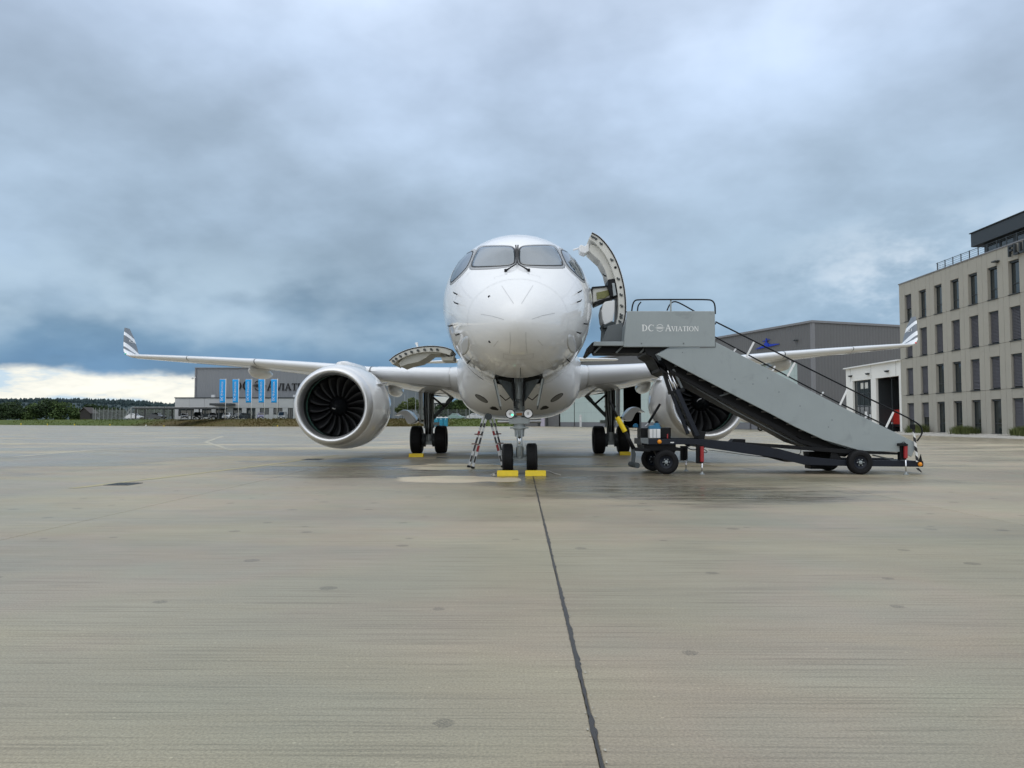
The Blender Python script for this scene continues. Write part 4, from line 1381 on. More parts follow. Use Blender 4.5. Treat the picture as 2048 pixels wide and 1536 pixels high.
# ------------------------------------------------------------------ main gear
for side in (-1, 1):
    dz = -side * 3.37 * math.sin(-ROLL)
    MX, MY = 3.37 * side, 28.6
    mg = MB()
    mg.cyl((MX, MY, .46 + dz), (MX, MY, 1.0), .15, .15, 20)
    mg.cyl((MX, MY, .98), (MX, MY, 1.22), .20, .19, 20)
    mg.cyl((MX, MY, 1.2), (MX, MY, 2.75), .185, .21, 20)
    mg.cyl((MX - .30, MY, .50 + dz), (MX + .30, MY, .50 + dz), .10, None, 16)
    mg.cyl((MX, MY, 1.66), (MX, MY, 1.72), .22, None, 20)
    mg.cyl((MX, MY, 1.46), (MX, MY, 1.52), .215, None, 20)
    mg.box((MX - side * .26, MY - .05, 1.13), (.26, .12, .12))
    mg.box((MX, MY, .40 + dz), (.24, .16, .16))
    o_mg = mg.build('main_gear', M_STEEL, plane, bev=.01, auto=45)
    for sx in (-1, 1):
        wx = MX + sx * .45
        tyre((wx, MY, .515 + dz), .515, .43, .26, grooves=0).build('tyre', M_TYRE, o_mg, auto=35)
        hub((wx, MY, .515 + dz), .26, .36).build('wheel_hub', M_GEARD, o_mg, auto=35)
        br = MB().lathe([(-.10, .20), (-.08, .25), (.08, .25), (.1, .2)], (MX + sx * .22, MY, .50 + dz), 'x', 20, True)
        for k in range(8):
            t = 2 * math.pi * k / 8
            br.cyl((MX + sx * .12, MY + .2 * math.cos(t), .50 + dz + .2 * math.sin(t)), (MX + sx * .24, MY + .2 * math.cos(t), .50 + dz + .2 * math.sin(t)), .05, None, 8)
        br.build('brake_unit', M_GEARD, o_mg, auto=40)
        MB().box((MX + sx * .26, MY - .12, .30 + dz), (.09, .1, .18)).build('brake_bracket', M_GEARD, o_mg, bev=.02)
    # inner side stay (folding) and lock links
    i1 = -side
    st_ = MB()
    st_.bar((MX + i1 * .14, MY, 1.32), (MX + i1 * .82, MY - .1, 2.02), .12, .11, (0, 1, 0))
    st_.bar((MX + i1 * .70, MY - .1, 1.90), (MX + i1 * .95, MY - .1, 2.18), .15, .13, (0, 1, 0))
    st_.bar((MX + i1 * .95, MY - .1, 2.12), (MX + i1 * .62, MY - .1, 2.5), .12, .1, (0, 1, 0))
    st_.build('side_stay', M_GEARD, o_mg, bev=.008)
    lk = MB()
    lk.bar((MX + i1 * .17, MY - .12, 2.12), (MX + i1 * .60, MY - .12, 1.76), .07, .08, (0, 1, 0))
    lk.bar((MX + i1 * .60, MY - .12, 1.76), (MX + i1 * .88, MY - .12, 2.0), .035, .04, (0, 1, 0))
    lk.bar((MX + i1 * .1, MY - .12, 2.2), (MX + i1 * .85, MY - .12, 2.12), .025, .03, (0, 1, 0))
    lk.build('lock_link', M_BLACK, o_mg, bev=.006)
    hy = MB()
    for k, (xx, r_) in enumerate(((-.13, .02), (-.04, .016), (.06, .022), (.12, .015))):
        hy.tube([(MX + xx, MY - .2, 2.5), (MX + xx * 1.2, MY - .22, 1.9), (MX + xx * .9, MY - .21, 1.3), (MX + xx * .5, MY - .18, .75)], r_, 8)
    hy.build('hydraulic_line', M_BLACK, o_mg, smooth=True)
    # slim leg door on the outer side of the strut
    ld = MB()
    o1 = side
    ld.add([(MX + o1 * .30, MY - .35, 2.55), (MX + o1 * .26, MY + .35, 2.55), (MX + o1 * .24, MY + .35, 1.15), (MX + o1 * .27, MY - .35, 1.18),
            (MX + o1 * .34, MY - .35, 2.55), (MX + o1 * .30, MY + .35, 2.55), (MX + o1 * .28, MY + .35, 1.15), (MX + o1 * .31, MY - .35, 1.18)],
           [(0, 1, 2, 3), (4, 7, 6, 5), (0, 3, 7, 4), (3, 2, 6, 7), (2, 1, 5, 6), (1, 0, 4, 5)])
    ld.build('leg_door', M_GREYP, o_mg, bev=.006)
    # curved hub door: a white scoop-like shell
    rg_o, rg_i = [], []
    prof = [(.32, 1.13), (.62, 1.05), (.60, 1.22), (.66, 1.36), (.78, 1.50), (.92, 1.60), (1.08, 1.60), (1.22, 1.50)]
    sh = MB()
    outl = [(.34, 1.20), (.66, 1.12), (.74, 1.24), (.79, 1.36), (.86, 1.46), (.98, 1.50), (1.12, 1.47), (1.22, 1.44), (1.12, 1.52), (1.02, 1.60), (.88, 1.66), (.72, 1.66), (.60, 1.58), (.50, 1.46), (.42, 1.33)]
    ol = chaikin([(a, b_, 0) for a, b_ in outl], 1)
    lay = []
    for y, k in ((MY - .75, .92), (MY - .55, 1.0), (MY - .1, 1.0), (MY + .2, .94)):
        lay.append([Vector((MX + o1 * (.8 + (p.x - .8) * k), y, 1.42 + (p.y - 1.42) * k)) for p in ol])
    sh.loft(lay)
    sh.build('hub_door', M_WHITE, o_mg, auto=50)
    MB().bar((MX + o1 * .2, MY - .1, 1.25), (MX + o1 * .45, MY - .2, 1.28), .07, .07).build('door_bracket', M_GEARD, o_mg)
    # wheel well shadow box under the wing
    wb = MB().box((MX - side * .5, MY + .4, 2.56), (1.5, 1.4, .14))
    wb.build('wheel_well_shadow', M_BAY, plane)

# ------------------------------------------------------------------ forward cargo door (picture left), hinged up
def slab_door(name, curve, D0, D1, th, parent):
    """curve: outer skin line (px,py) at D0, top/hinge to free end"""
    pts = [AU(x, y, D0) for x, y in curve]
    pts = [Vector(p) for p in chaikin(pts, 2, False)]
    inner = []
    for i, p in enumerate(pts):
        d = (pts[min(i + 1, len(pts) - 1)] - pts[max(i - 1, 0)]).normalized()
        nrm = Vector((d.z, 0, -d.x))
        inner.append(p + nrm * th)
    return pts, inner


def band(pts, inner, D0, D1):
    loop = [(p.x, p.z) for p in pts] + [(p.x, p.z) for p in reversed(inner)]
    return MB().prism(loop, D0, D1)


cd, cin = slab_door('cargo_door', [(779, 722), (790, 712), (812, 701), (838, 695), (866, 693), (890, 696), (903, 701)], 20.0, 21.3, .13, plane)
o_cd = band(cd, cin, 20.0, 21.35).build('cargo_door', M_CREAM, plane, auto=30)
o2 = [p + (p - q).normalized() * .022 for p, q in zip(cd, cin)]
band(o2, cd, 19.985, 21.37).build('door_skin', M_SEALBLK, o_cd, auto=30)
o3 = [p + (p - q).normalized() * .034 for p, q in zip(cd, cin)]
band(o3, o2, 20.02, 21.34).build('outer_skin', M_WHITE, o_cd, auto=30)
lin = MB()
lp = [AU(x, y, 20.15) for x, y in ((797, 727), (802, 734), (815, 729), (838, 724), (852, 716), (862, 708), (880, 708), (884, 706), (880, 702), (862, 703), (838, 705), (812, 712))]
lin.prism([(p.x, p.z) for p in lp], 20.10, 21.25)
lin.build('door_lining', mat('cargo_lining_grey', (.46, .46, .42), .6, var=.1), o_cd, bev=.01)
lp = [AU(x, y, 20.2) for x, y in ((882, 715), (884, 721), (906, 721), (908, 712))]
MB().prism([(p.x, p.z) for p in lp], 20.2, 21.1).build('sill_box', M_CREAM, o_cd, bev=.01)
for k in range(9):
    i = 3 + k * 2
    if i >= len(cd): break
    c = cd[i].lerp(cin[i], .5)
    b_ = MB().box((c.x, 19.975, c.z), (.05, .05, .045))
    b_.box((c.x + .03, 19.97, c.z - .02), (.02, .04, .05))
    b_.build('door_latch', M_GEARD, o_cd)
hp = AU(834, 690, 20.6)
hf = MB().prism([(hp.x - .055, hp.z + .05), (hp.x + .02, hp.z + .07), (hp.x + .035, hp.z - .06), (hp.x + .01, hp.z - .10), (hp.x - .01, hp.z - .03)], 20.55, 20.68)
hf.build('handle_flap', M_WHITE, o_cd, bev=.006)
MB().bar(AU(893, 707, 20.4), AU(906, 715, 20.4), .09, .08).build('hinge', M_GEARD, o_cd)

# ------------------------------------------------------------------ passenger door (picture right), swung out and forward
pd, pin = slab_door('passenger_door', [(1183, 467), (1197, 474), (1213, 491), (1228, 514), (1240, 545), (1247.5, 578), (1250, 610), (1249, 635), (1244, 652)], 18.3, 19.2, .15, plane)
pin = [p + (p - q) * 0 if False else q for p, q in zip(pd, pin)]
if (pin[5] - pd[5]).x > 0: pin = [p * 2 - q for p, q in zip(pd, pin)]
o_pd = band(pd, pin, 18.3, 19.15).build('passenger_door', M_CREAM, plane, auto=30)
o2 = [p + (p - q).normalized() * .028 for p, q in zip(pd, pin)]
band(o2, pd, 18.285, 19.17).build('door_seal', M_SEALBLK, o_pd, auto=30)
o3 = [p + (p - q).normalized() * .042 for p, q in zip(pd, pin)]
band(o3, o2, 18.31, 19.14).build('outer_skin', M_WHITE, o_pd, auto=30)


def pd_part(name, pts, d0, d1, m_, bev=.012):
    q = [AU(x, y, d0) for x, y in pts]
    return MB().prism([(p.x, p.z) for p in q], d0, d1).build(name, m_, o_pd, bev=bev)


pd_part('door_lining', [(1177, 501), (1181, 488), (1196, 493), (1211, 513), (1222, 537), (1230, 560), (1216, 562), (1211, 542), (1200, 522)], 18.42, 19.1, M_CREAM)
pd_part('slide_bustle', [(1206, 608), (1210, 603), (1230, 600), (1229, 622), (1226, 642), (1209, 650), (1205, 640), (1203, 622)], 18.36, 19.1, M_WHT, .02)
pd_part('bustle_base', [(1205, 648), (1226, 643), (1240, 645), (1238, 655), (1208, 656)], 18.38, 19.1, M_GEARD)
pd_part('mechanism_housing', [(1216, 559), (1232, 556), (1236, 590), (1222, 594), (1216, 575)], 18.33, 19.0, M_BLACK)
pd_part('mechanism_link', [(1224, 566), (1229, 566), (1233, 590), (1227, 592)], 18.29, 18.40, M_STEEL, .006)
pd_part('hinge_arm', [(1186, 576), (1224, 572), (1224, 594), (1205, 600), (1190, 608), (1186, 604)], 18.5, 18.95, M_CREAM)
pd_part('hinge_arm_edge', [(1184, 573.5), (1220, 570.5), (1220, 573.5), (1184, 577)], 18.46, 18.99, M_BLACK, .004)
pd_part('hinge_arm_edge', [(1188, 604), (1206, 598), (1228, 592), (1228, 596), (1206, 603), (1190, 610)], 18.46, 18.99, M_BLACK, .004)
pd_part('hinge_mechanism', [(1193, 585), (1216, 580), (1219, 590), (1210, 596), (1194, 599)], 18.47, 18.6, M_OLIVE, .006)
pd_part('arm_bracket', [(1158, 493), (1162, 489), (1170, 492), (1178, 486), (1178, 502), (1170, 507), (1160, 503)], 18.4, 18.8, M_WHITE, .015)
MB().tube([AU(1146, 500, 18.6), AU(1160, 496, 18.6)], .022, 10).build('arm_link', M_WHITE, o_pd, smooth=True)
MB().tube([AU(1215, 553, 18.5), AU(1209, 551, 18.45), AU(1205, 547, 18.42)], [.015, .02, .008], 8).build('door_handle', M_GEARD, o_pd, smooth=True)
n_ = len(pd)
for k, t in enumerate((.10, .17, .25, .40, .55, .68, .75, .84, .88, .92)):
    i = int(t * (n_ - 1))
    c = pd[i].lerp(pin[i], .45)
    b_ = MB().box((c.x, 18.29, c.z), (.055, .05, .04))
    b_.box((c.x - .03, 18.285, c.z + .03), (.03, .04, .03))
    b_.build('door_latch', M_GEARD, o_pd)
for t in (.46, .62):
    i = int(t * (n_ - 1))
    c = pd[i].lerp(pin[i], .4)
    MB().cyl((c.x, 18.29, c.z), (c.x, 18.31, c.z), .032, None, 14).build('door_stop', M_BLACK, o_pd)
# painted frame of the doorway on the fuselage
sn = MB()
stroke(BV_F, [(1177, 560), (1180, 600), (1178, 650), (1172, 690)], .02, mb=sn)
sn.build('panel_line', M_LINE, plane)

# dark openings behind the open doors, and the row of cabin windows
def opening(name, s0, s1, za, zb, side):
    rg = []
    for s_ in np.linspace(s0, s1, 7):
        q = math.sqrt(s_)
        w_, zt, zb_, zc = fw(q), fzt(q), fzb(q), fzc(q)
        ring = []
        for z in np.linspace(za, zb, 14):
            k = (z - zc) / ((zt - zc) if z > zc else (zc - zb_))
            x = w_ * math.sqrt(max(0, 1 - k * k))
            ring.append((side * (x + .004), NOSE + s_, z))
        rg.append(ring)
    return MB().loft(rg, closed=False, cap0=False, cap1=False).build(name, M_BAY, plane, smooth=True)


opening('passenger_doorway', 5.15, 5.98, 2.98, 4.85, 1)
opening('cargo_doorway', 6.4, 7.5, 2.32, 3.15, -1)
win_me = None
for side in (-1, 1):
    for i in range(22):
        s_ = 7.9 + i * .80
        if win_me is None:
            wo = MB().lathe([(0, .001), (.004, .12), (.0, .15)], (0, 0, 0), 'x', 18).build('cabin_window', M_GLASS, plane, smooth=True, org=Vector((0, 0, 0)))
            for v in wo.data.vertices: v.co.z *= 1.45
            win_me = wo.data
        else:
            wo = bpy.data.objects.new('cabin_window', win_me)
            col.objects.link(wo)
            wo.parent = plane
        z = 4.42
        k = (z - 4.0) / 1.86
        wo.location = Vector((side * (1.85 * math.sqrt(1 - k * k) + .012), NOSE + s_, z)) - A_ORG
        wo.rotation_euler = (0, -side * math.asin(k) if side > 0 else math.pi + math.asin(k), 0)

# ================================================================== passenger stairs
SN, SF = 17.35, 18.85            # near and far side of the stairs
stairs = thing('passenger_stairs', 'grey mobile boarding stairs on a dark towable chassis beside the airliner', 'boarding stairs', Vector((5.6, 18.1, 0)))


def sp(name, pts, d0, d1, m_, bev=.008, parent=None, ref=None):
    q = [U(x, y, ref or d0) for x, y in pts]
    return MB().prism([(p.x, p.z) for p in q], d0, d1).build(name, m_, parent or stairs, bev=bev)


def sbar(name, a, b_, D, w_, h_, m_, D2=None, parent=None):
    return MB().bar(U(*a, D), U(*b_, D2 or D), w_, h_, (0, 1, 0)).build(name, m_, parent or stairs, bev=.004)


def stube(name, pts, D, r, m_, it=2, parent=None):
    q = [U(x, y, D) for x, y in pts]
    if it: q = chaikin(q, it, False)
    return MB().tube(q, r, 10).build(name, m_, parent or stairs, smooth=True)


# platform
panel = sp('platform_panel', [(1254.5, 622), (1430, 622), (1430.5, 694), (1247, 694), (1247.5, 688)], SN - .03, SN + .03, M_STGREY, .014)
P_, PW = logo_polys()
a0 = U(1284, 662.5, SN - .033)
a1 = U(1398, 662.5, SN - .033)
sc_ = (a1.x - a0.x) / PW
lettering('panel_lettering', P_, lambda u, v, h: (a0.x + u * sc_, SN - .0305 - h, a0.z + v * sc_), M_WHT, panel, .003)
for x in (1283, 1367):
    c = U(x, 687, SN - .03)
    MB().cyl((c.x, SN - .036, c.z), (c.x, SN - .02, c.z), .018, None, 10).build('bolt', M_STGREY2, panel)
sp('platform_panel', [(1258, 622), (1430, 622), (1430, 694), (1210, 694), (1218, 650)], SF - .03, SF + .03, M_STGREY, .012, ref=SN)
sp('platform_deck', [(1190, 684), (1330, 684), (1330, 690), (1190, 690)], SN + .04, SF - .04, M_STGREY2, .006)
sp('deck_edge', [(1188, 683), (1250, 683), (1250, 691.5), (1186, 691.5)], SN + .0, SN + .05, M_STGREY, .012)
sp('deck_under_panel', [(1184, 691), (1322, 691), (1310, 706), (1192, 706)], SN + .35, SF - .35, M_BLACK, .006)
for x in (1188, 1232, 1280):
    MB().bar(U(x + 14, 692, SN + .2), U(x, 706, SN + .2), .04, .06, (0, 1, 0)).build('deck_bracket', M_STGREY2, stairs, bev=.004)
bq = [U(x, y, SN + .15) for x, y in ((1174.5, 706), (1183, 686), (1190, 683), (1193, 687), (1184, 705), (1180, 708))]
MB().prism([(p.x, p.z) for p in bq], SN + .08, SF - .05).build('front_bumper', M_SEALBLK, stairs, bev=.012)
sp('side_screen', [(1216, 652), (1246, 645), (1243, 684), (1203, 684)], SN + .55, SN + .6, M_STGREY2, .008)
sp('side_screen', [(1203, 655), (1218, 652), (1216, 684), (1201, 684)], SF - .25, SF - .2, M_STGREY2, .006)
sp('under_platform_frame', [(1288, 694), (1340, 694), (1328, 700), (1310, 708), (1318, 722), (1322, 742), (1336, 748), (1320, 735), (1306, 716), (1292, 708)], SN + .12, SF - .12, M_BLACK, .01)
# flight
STRING = [(1313, 709), (1332, 699.5), (1354, 697.5), (1431, 695), (1431, 684), (1460, 698.6), (1681, 812.6), (1788, 863.5), (1830, 884.5), (1834, 889), (1823, 914), (1805, 904), (1723, 902),
          (1648, 880), (1590, 853.6), (1542, 828), (1460, 786), (1400, 755), (1356, 732)]
str_n = sp('stair_stringer', STRING, SN, SN + .05, M_STGREY, .01)
str_f = sp('stair_stringer', STRING, SF - .05, SF, M_STGREY, .01, ref=SN)
for x, y in ((1535, 756), (1506, 768), (1664, 840), (1657, 854), (1558, 784), (1470, 758), (1365, 705), (1600, 812)):
    c = U(x, y, SN)
    MB().cyl((c.x, SN - .006, c.z), (c.x, SN + .01, c.z), .012, None, 8).build('bolt', M_STGREY2, str_n)
# treads between the stringers
pa, pb = U(1352, 716, SN), U(1800, 893, SN)
NT = 16
tread_me = None
for i in range(NT):
    t = (i + .5) / NT
    x, z = pa.x + (pb.x - pa.x) * t, pa.z + (pb.z - pa.z) * t
    if tread_me is None:
        to = MB().box((0, 0, 0), (.27, SF - SN - .104, .035)).box((-.13, 0, -.06), (.012, SF - SN - .104, .13)).build('tread', M_STGREY2, stairs, org=Vector((0, 0, 0)))
        tread_me = to.data
    else:
        to = bpy.data.objects.new('tread', tread_me)
        col.objects.link(to)
        to.parent = stairs
    to.location = Vector((x, (SN + SF) / 2, z)) - ORG[stairs]
# inner dark frame below the flight, light catching brackets
sp('under_flight_beam', [(1322, 716), (1340, 712), (1420, 760), (1560, 838), (1660, 886), (1720, 905), (1700, 911), (1640, 897), (1540, 846), (1400, 775), (1336, 740)], SN + .35, SN + .43, M_BLACK, .006)
sp('under_flight_beam', [(1322, 716), (1340, 712), (1420, 760), (1560, 838), (1660, 886), (1720, 905), (1700, 911), (1640, 897), (1540, 846), (1400, 775), (1336, 740)], SF - .43, SF - .35, M_BLACK, .006, ref=SN)
sp('under_flight_tray', [(1340, 738), (1440, 792), (1560, 852), (1600, 878), (1640, 890), (1700, 908), (1690, 914), (1600, 886), (1540, 852), (1440, 800), (1340, 745)], SN + .2, SF - .2, M_BLACK, .006)
for i in range(11):
    t = (i + .5) / 11
    x, y = 1366 + (1640 - 1366) * t, 742 + (880 - 742) * t
    c = U(x, y, SN + .33)
    MB().box((c.x, SN + .30, c.z), (.14, .04, .035)).build('step_bracket', mat('bracket_brown_grey', (.10, .095, .09), .5), stairs, bev=.004)
stube('brace_rod', [(1365, 760), (1470, 822), (1580, 880), (1620, 896)], SN + .28, .012, M_STGREY2, 0)
stube('brace_rod', [(1470, 790), (1520, 828), (1576, 872)], SN + .4, .014, M_STGREY2, 0)
stube('brace_rod', [(1430, 795), (1470, 783)], SN + .25, .02, M_STGREY2, 0)
# handrails
stube('platform_handrail', [(1263.5, 622), (1265, 610), (1269, 601), (1277, 599.2), (1350, 599), (1415, 599), (1425, 601), (1430, 609), (1430.5, 628)], SN, .017, M_BLACK)
stube('platform_handrail', [(1275, 622), (1276, 611), (1282, 604)], SF, .017, M_BLACK)
stube('stair_handrail', [(1431, 643.5), (1510, 683), (1699, 778), (1799, 827), (1826, 841), (1841, 851), (1845, 862), (1842, 872), (1834, 882)], SN + .02, .017, M_BLACK)
stube('stair_handrail', [(1334, 621), (1339, 609), (1347, 602.5), (1358, 605), (1388, 622), (1432, 648)], SF - .0, .017, M_BLACK)
stube('stair_handrail', [(1388, 652), (1432, 675), (1460, 690), (1641.5, 788), (1766, 848), (1777, 855), (1779, 866)], SF, .017, M_BLACK)
stube('rail_rod', [(1251, 624), (1256, 623.5)], SN + .02, .012, M_BLACK, 0)
MB().bar(U(1341.5, 622, SN + .02), U(1341.5, 600, SN + .02), .035, .02, (0, 1, 0)).build('rail_post', M_STGREY, stairs)
for a, b_ in (((1493, 713), (1508, 684)), ((1575, 753), (1590, 725)), ((1680, 810), (1694.5, 779)), ((1772, 855), (1787, 824))):
    sbar('rail_post', a, b_, SN + .025, .042, .02, M_WHT)
for a, b_ in (((1468, 703), (1472, 697)), ((1545, 742), (1550, 732)), ((1642, 791), (1647, 784)), ((1730, 836), (1735, 830))):
    sbar('rail_post', a, b_, SF, .04, .02, M_WHT)
# lift rams and mast
def ram(D, sfx):
    b0, b1 = U(1393, 872, D), U(1352, 780, D)
    t0, t1 = U(1352, 780, D), U(1332, 738, D)
    mb = MB()
    sd = Vector((1, 0, .35)).normalized()
    mb.bar(b0, b1, .10, .26, (0, 1, 0))
    mb.bar(U(1376, 868, D), U(1343, 785, D), .08, .05, (0, 1, 0))
    mb.build('mast_lower', M_NAVY, stairs, bev=.008)
    MB().bar(U(1341, 786, D), U(1325, 737, D), .07, .12, (0, 1, 0)).build('mast_upper', M_BLACK, stairs, bev=.006)
    MB().bar(U(1364, 776, D), U(1346, 738, D), .05, .06, (0, 1, 0)).build('mast_upper', M_STGREY2, stairs, bev=.006)
    MB().cyl(U(1350, 785, D - .02), U(1334, 742, D - .02), .032, None, 14).build('ram_rod', M_CHROME, stairs, smooth=True)
    MB().cyl(U(1357, 782, D - .02), U(1343, 748, D - .02), .022, None, 14).build('ram_rod', M_CHROME, stairs, smooth=True)
    MB().bar(U(1390, 868, D), U(1409, 872, D), .2, .12, (0, 1, 0)).build('mast_foot', M_BLACK, stairs, bev=.01)
ram(SN + .25, 'a')
ram(SF - .25, 'b')
sp('mast_cross_plate', [(1338, 783), (1368, 776), (1371, 782), (1340, 789)], SN + .17, SN + .36, M_BLACK, .008)
# chassis
BEAM = [(1297, 878), (1410, 878.5), (1480, 885), (1560, 898), (1615, 913), (1681, 920), (1847, 922), (1847, 934), (1681, 932), (1612, 930), (1560, 917), (1412, 895), (1403, 898), (1392, 889), (1297, 889)]
for d in (SN + .02, SF - .14):
    sp('chassis_beam', BEAM, d, d + .12, M_NAVY, .008, ref=SN)
    sp('chassis_rail', [(1480, 885), (1812, 906), (1812, 910), (1690, 907), (1480, 890)], d + .03, d + .09, M_BLACK, .004, ref=SN)
for x0, x1, y0, y1 in ((1284, 1300, 878, 890), (1400, 1412, 880, 895), (1600, 1612, 912, 926), (1690, 1704, 921, 931), (1832, 1847, 923, 933)):
    sp('cross_member', [(x0, y0), (x1, y0), (x1, y1), (x0, y1)], SN + .15, SF - .15, M_NAVY, .006)
sp('front_plate', [(1281, 876), (1297, 876), (1297, 888.5), (1282, 886)], SN + .0, SN + .10, M_STGREY2, .006)
sp('turntable', [(1288, 889), (1352, 889), (1352, 894), (1362, 896), (1362, 902), (1290, 902)], SN + .2, SF - .2, M_BLACK, .008)
sp('rear_box', [(1618, 904), (1664, 904), (1664, 928), (1650, 938), (1622, 938)], SF - .5, SF - .1, M_BLACK, .01)
sp('rear_strut', [(1663, 905), (1672, 906), (1690, 921), (1660, 921)], SN + .1, SN + .16, M_BLACK, .004)
sbar('rear_diagonal', (1745, 910), (1795, 922), SN + .2, .03, .03, M_STGREY2)
sp('valve_block', [(1468, 878), (1491, 878.5), (1491, 888), (1460, 886)], SN + .5, SN + .8, M_BLACK, .006)
stube('control_rod', [(1553, 893), (1553, 890), (1568, 891), (1584, 895)], SN, .008, M_BLACK, 0)
stube('control_rod', [(1601, 893), (1602, 900), (1601, 907), (1596, 909)], SN, .008, M_BLACK, 1)
stube('brake_cable', [(1417, 900), (1450, 904), (1490, 910), (1560, 917), (1600, 922)], SN + .1, .006, M_BLACK, 0)
stube('hydraulic_hose', [(1372, 892), (1380, 899), (1390, 900), (1398, 897)], SN, .012, M_BLACK, 2)
stube('hydraulic_hose', [(1408, 898), (1415, 903), (1412, 906), (1406, 904)], SN, .008, M_BLACK, 2)
# wheels
def swheel(px, D, r, ang, name='wheel'):
    c = U(px, 900, D)
    c.z = r
    tm_ = tyre((0, 0, 0), r, .20, r * .52, 'y', grooves=3, n=36).build(name, M_TYRE, stairs, auto=35, org=Vector((0, 0, 0)))
    tm_.location = c - ORG[stairs]
    tm_.rotation_euler = (0, 0, ang)
    h_ = hub((0, 0, 0), r * .52, .19, 'y').build('rim', M_NAVY, tm_, auto=35, org=Vector((0, 0, 0)))
    bl = MB()
    for k in range(6):
        t = 2 * math.pi * k / 6
        bl.cyl((r * .26 * math.cos(t), -.075, r * .26 * math.sin(t)), (r * .26 * math.cos(t), -.05, r * .26 * math.sin(t)), .012, None, 6)
    bl.lathe([(-.085, .01), (-.08, .04), (-.05, .045)], (0, 0, 0), 'y', 12, True)
    bl.build('wheel_bolts', M_STEEL, tm_, org=Vector((0, 0, 0)))


swheel(1332, SN + .05, .272, R(-8))
swheel(1305, SF - .25, .272, R(-8))
swheel(1718, SN - .02, .272, 0)
swheel(1655, SF - .1, .272, 0)
a_, b_ = U(1332, 922, SN + .1), U(1305, 922, SF - .3)
MB().bar((a_.x, a_.y, .27), (b_.x, b_.y, .27), .08, .08).build('axle', M_BLACK, stairs)
a_ = U(1718, 922, SN)
MB().bar((a_.x, SN + .05, .27), (a_.x, SF - .05, .27), .08, .08).build('axle', M_BLACK, stairs)
sp('axle_mount', [(1308, 901), (1352, 901), (1346, 912), (1314, 912)], SN + .3, SN + .5, M_BLACK, .006)
# screw jacks
def jack(xc, ytop, ybot, D, red):
    w_ = 6
    j = sp('jack_sleeve', [(xc - w_ - 2, ytop), (xc + w_ - 1, ytop), (xc + w_ - 1, ybot), (xc - w_ - 2, ybot)], D, D + .12, M_BLACK, .006)
    c, e = U(xc + 1, ytop + 4, D), U(xc + 1, ybot - 4, D)
    MB().cyl((c.x, D - .05, c.z), (e.x, D - .05, e.z), .042, None, 16).build('jack_cylinder', M_RED if red else M_BLACK, j, smooth=False, auto=40)
    MB().cyl((e.x, D - .05, e.z), (e.x, D - .05, .015), .018, None, 12).build('jack_rod', M_CHROME, j, smooth=True)
    MB().lathe([(0, .06), (.012, .06), (.03, .03), (.05, .02)], (e.x, D - .05, 0), 'z', 16, True).build('jack_foot', M_STEEL, j, auto=40)


jack(1402, 889, 927, SN - .02, True)
jack(1370, 892, 921, SF - .4, False)
jack(1808, 886, 920, SN - .02, True)
sp('jack_head', [(1799, 886.5), (1816, 888), (1816, 892), (1799, 892)], SN - .12, SN + .05, M_BLACK, .005)
stube('jack_handle', [(1803, 887), (1806, 884), (1809, 884), (1811, 888)], SN - .05, .007, M_BLACK, 1)
# power pack at the front
sp('power_pack', [(1282, 856), (1342, 855), (1342, 877), (1282, 877)], SN + .5, SN + 1.1, M_BLACK, .02)
sp('hydraulic_tank', [(1299, 858), (1321, 858), (1321, 876.5), (1299.5, 876.5)], SN + .2, SN + .45, M_WHT, .012)
for x in (1306, 1313):
    sbar('tank_strap', (x, 858), (x, 876), SN + .19, .012, .01, M_STGREY)
pm = sp('pump', [(1298, 852), (1309, 850.5), (1311, 846), (1318, 846), (1322, 856), (1321, 858), (1298, 858)], SN + .22, SN + .42, M_BLUE, .012)
stube('exhaust_stack', [(1297, 846), (1320, 808)], SN + .5, .03, M_BLACK, 0)
stube('exhaust_pipe', [(1290, 853), (1294, 850), (1297, 846)], SN + .5, .022, M_ALU, 1)
sp('filler_cap', [(1312, 842), (1317, 842), (1318, 846), (1311, 846)], SN + .25, SN + .35, M_BLACK, .004)
sbar('lever', (1335, 877), (1335, 868), SN + .1, .025, .02, M_RED)
sp('reflector_tag', [(1341, 884), (1348, 884), (1348, 886), (1341, 886)], SN + .012, SN + .02, M_WHT, 0)
for x, y in ((1319, 883.5), (1840.5, 928.5)):
    c = U(x, y, SN)
    MB().lathe([(-.022, .001), (-.016, .04), (.0, .048), (.03, .048)], (c.x, SN + .0, c.z), 'y', 20, True).build('side_lamp', M_ORANGE, stairs, smooth=True)
MB().tube([U(1281, 862, SN + .4), U(1265, 860, SN + 1.2), U(1252, 859, SN + 1.6)], .006, 6).build('cable', M_BLACK, stairs)
# drawbar, folded up, with its roller
q0, q1, q2, q3 = U(1219, 800, SN - .05), U(1234, 834, SN - .05), U(1250, 863, SN - .05), U(1267, 897, SN - .05)
db = MB().tube([q0, q1], [.022, .03], 12).build('drawbar', M_BLACK, stairs, smooth=True)
MB().cyl(q1, q2, .055, None, 14).build('drawbar_grip', M_YEL, db, smooth=False, auto=40)
MB().tube([q2, q3], [.035, .05], 12).build('drawbar_lower', M_BLACK, db, smooth=True)
sp('drawbar_link', [(1263, 894), (1300, 898), (1300, 904), (1266, 902)], SN + .0, SN + .12, M_BLACK, .006)
sp('drawbar_link', [(1263, 898), (1268, 896), (1272, 908), (1270, 925), (1263, 926), (1264, 912)], SN - .04, SN + .04, M_GEARD, .006)
MB().cyl(U(1261, 928, SN + .12), U(1275, 931, SN - .22), .062, None, 18).build('drawbar_roller', M_GEARD, db, auto=40)
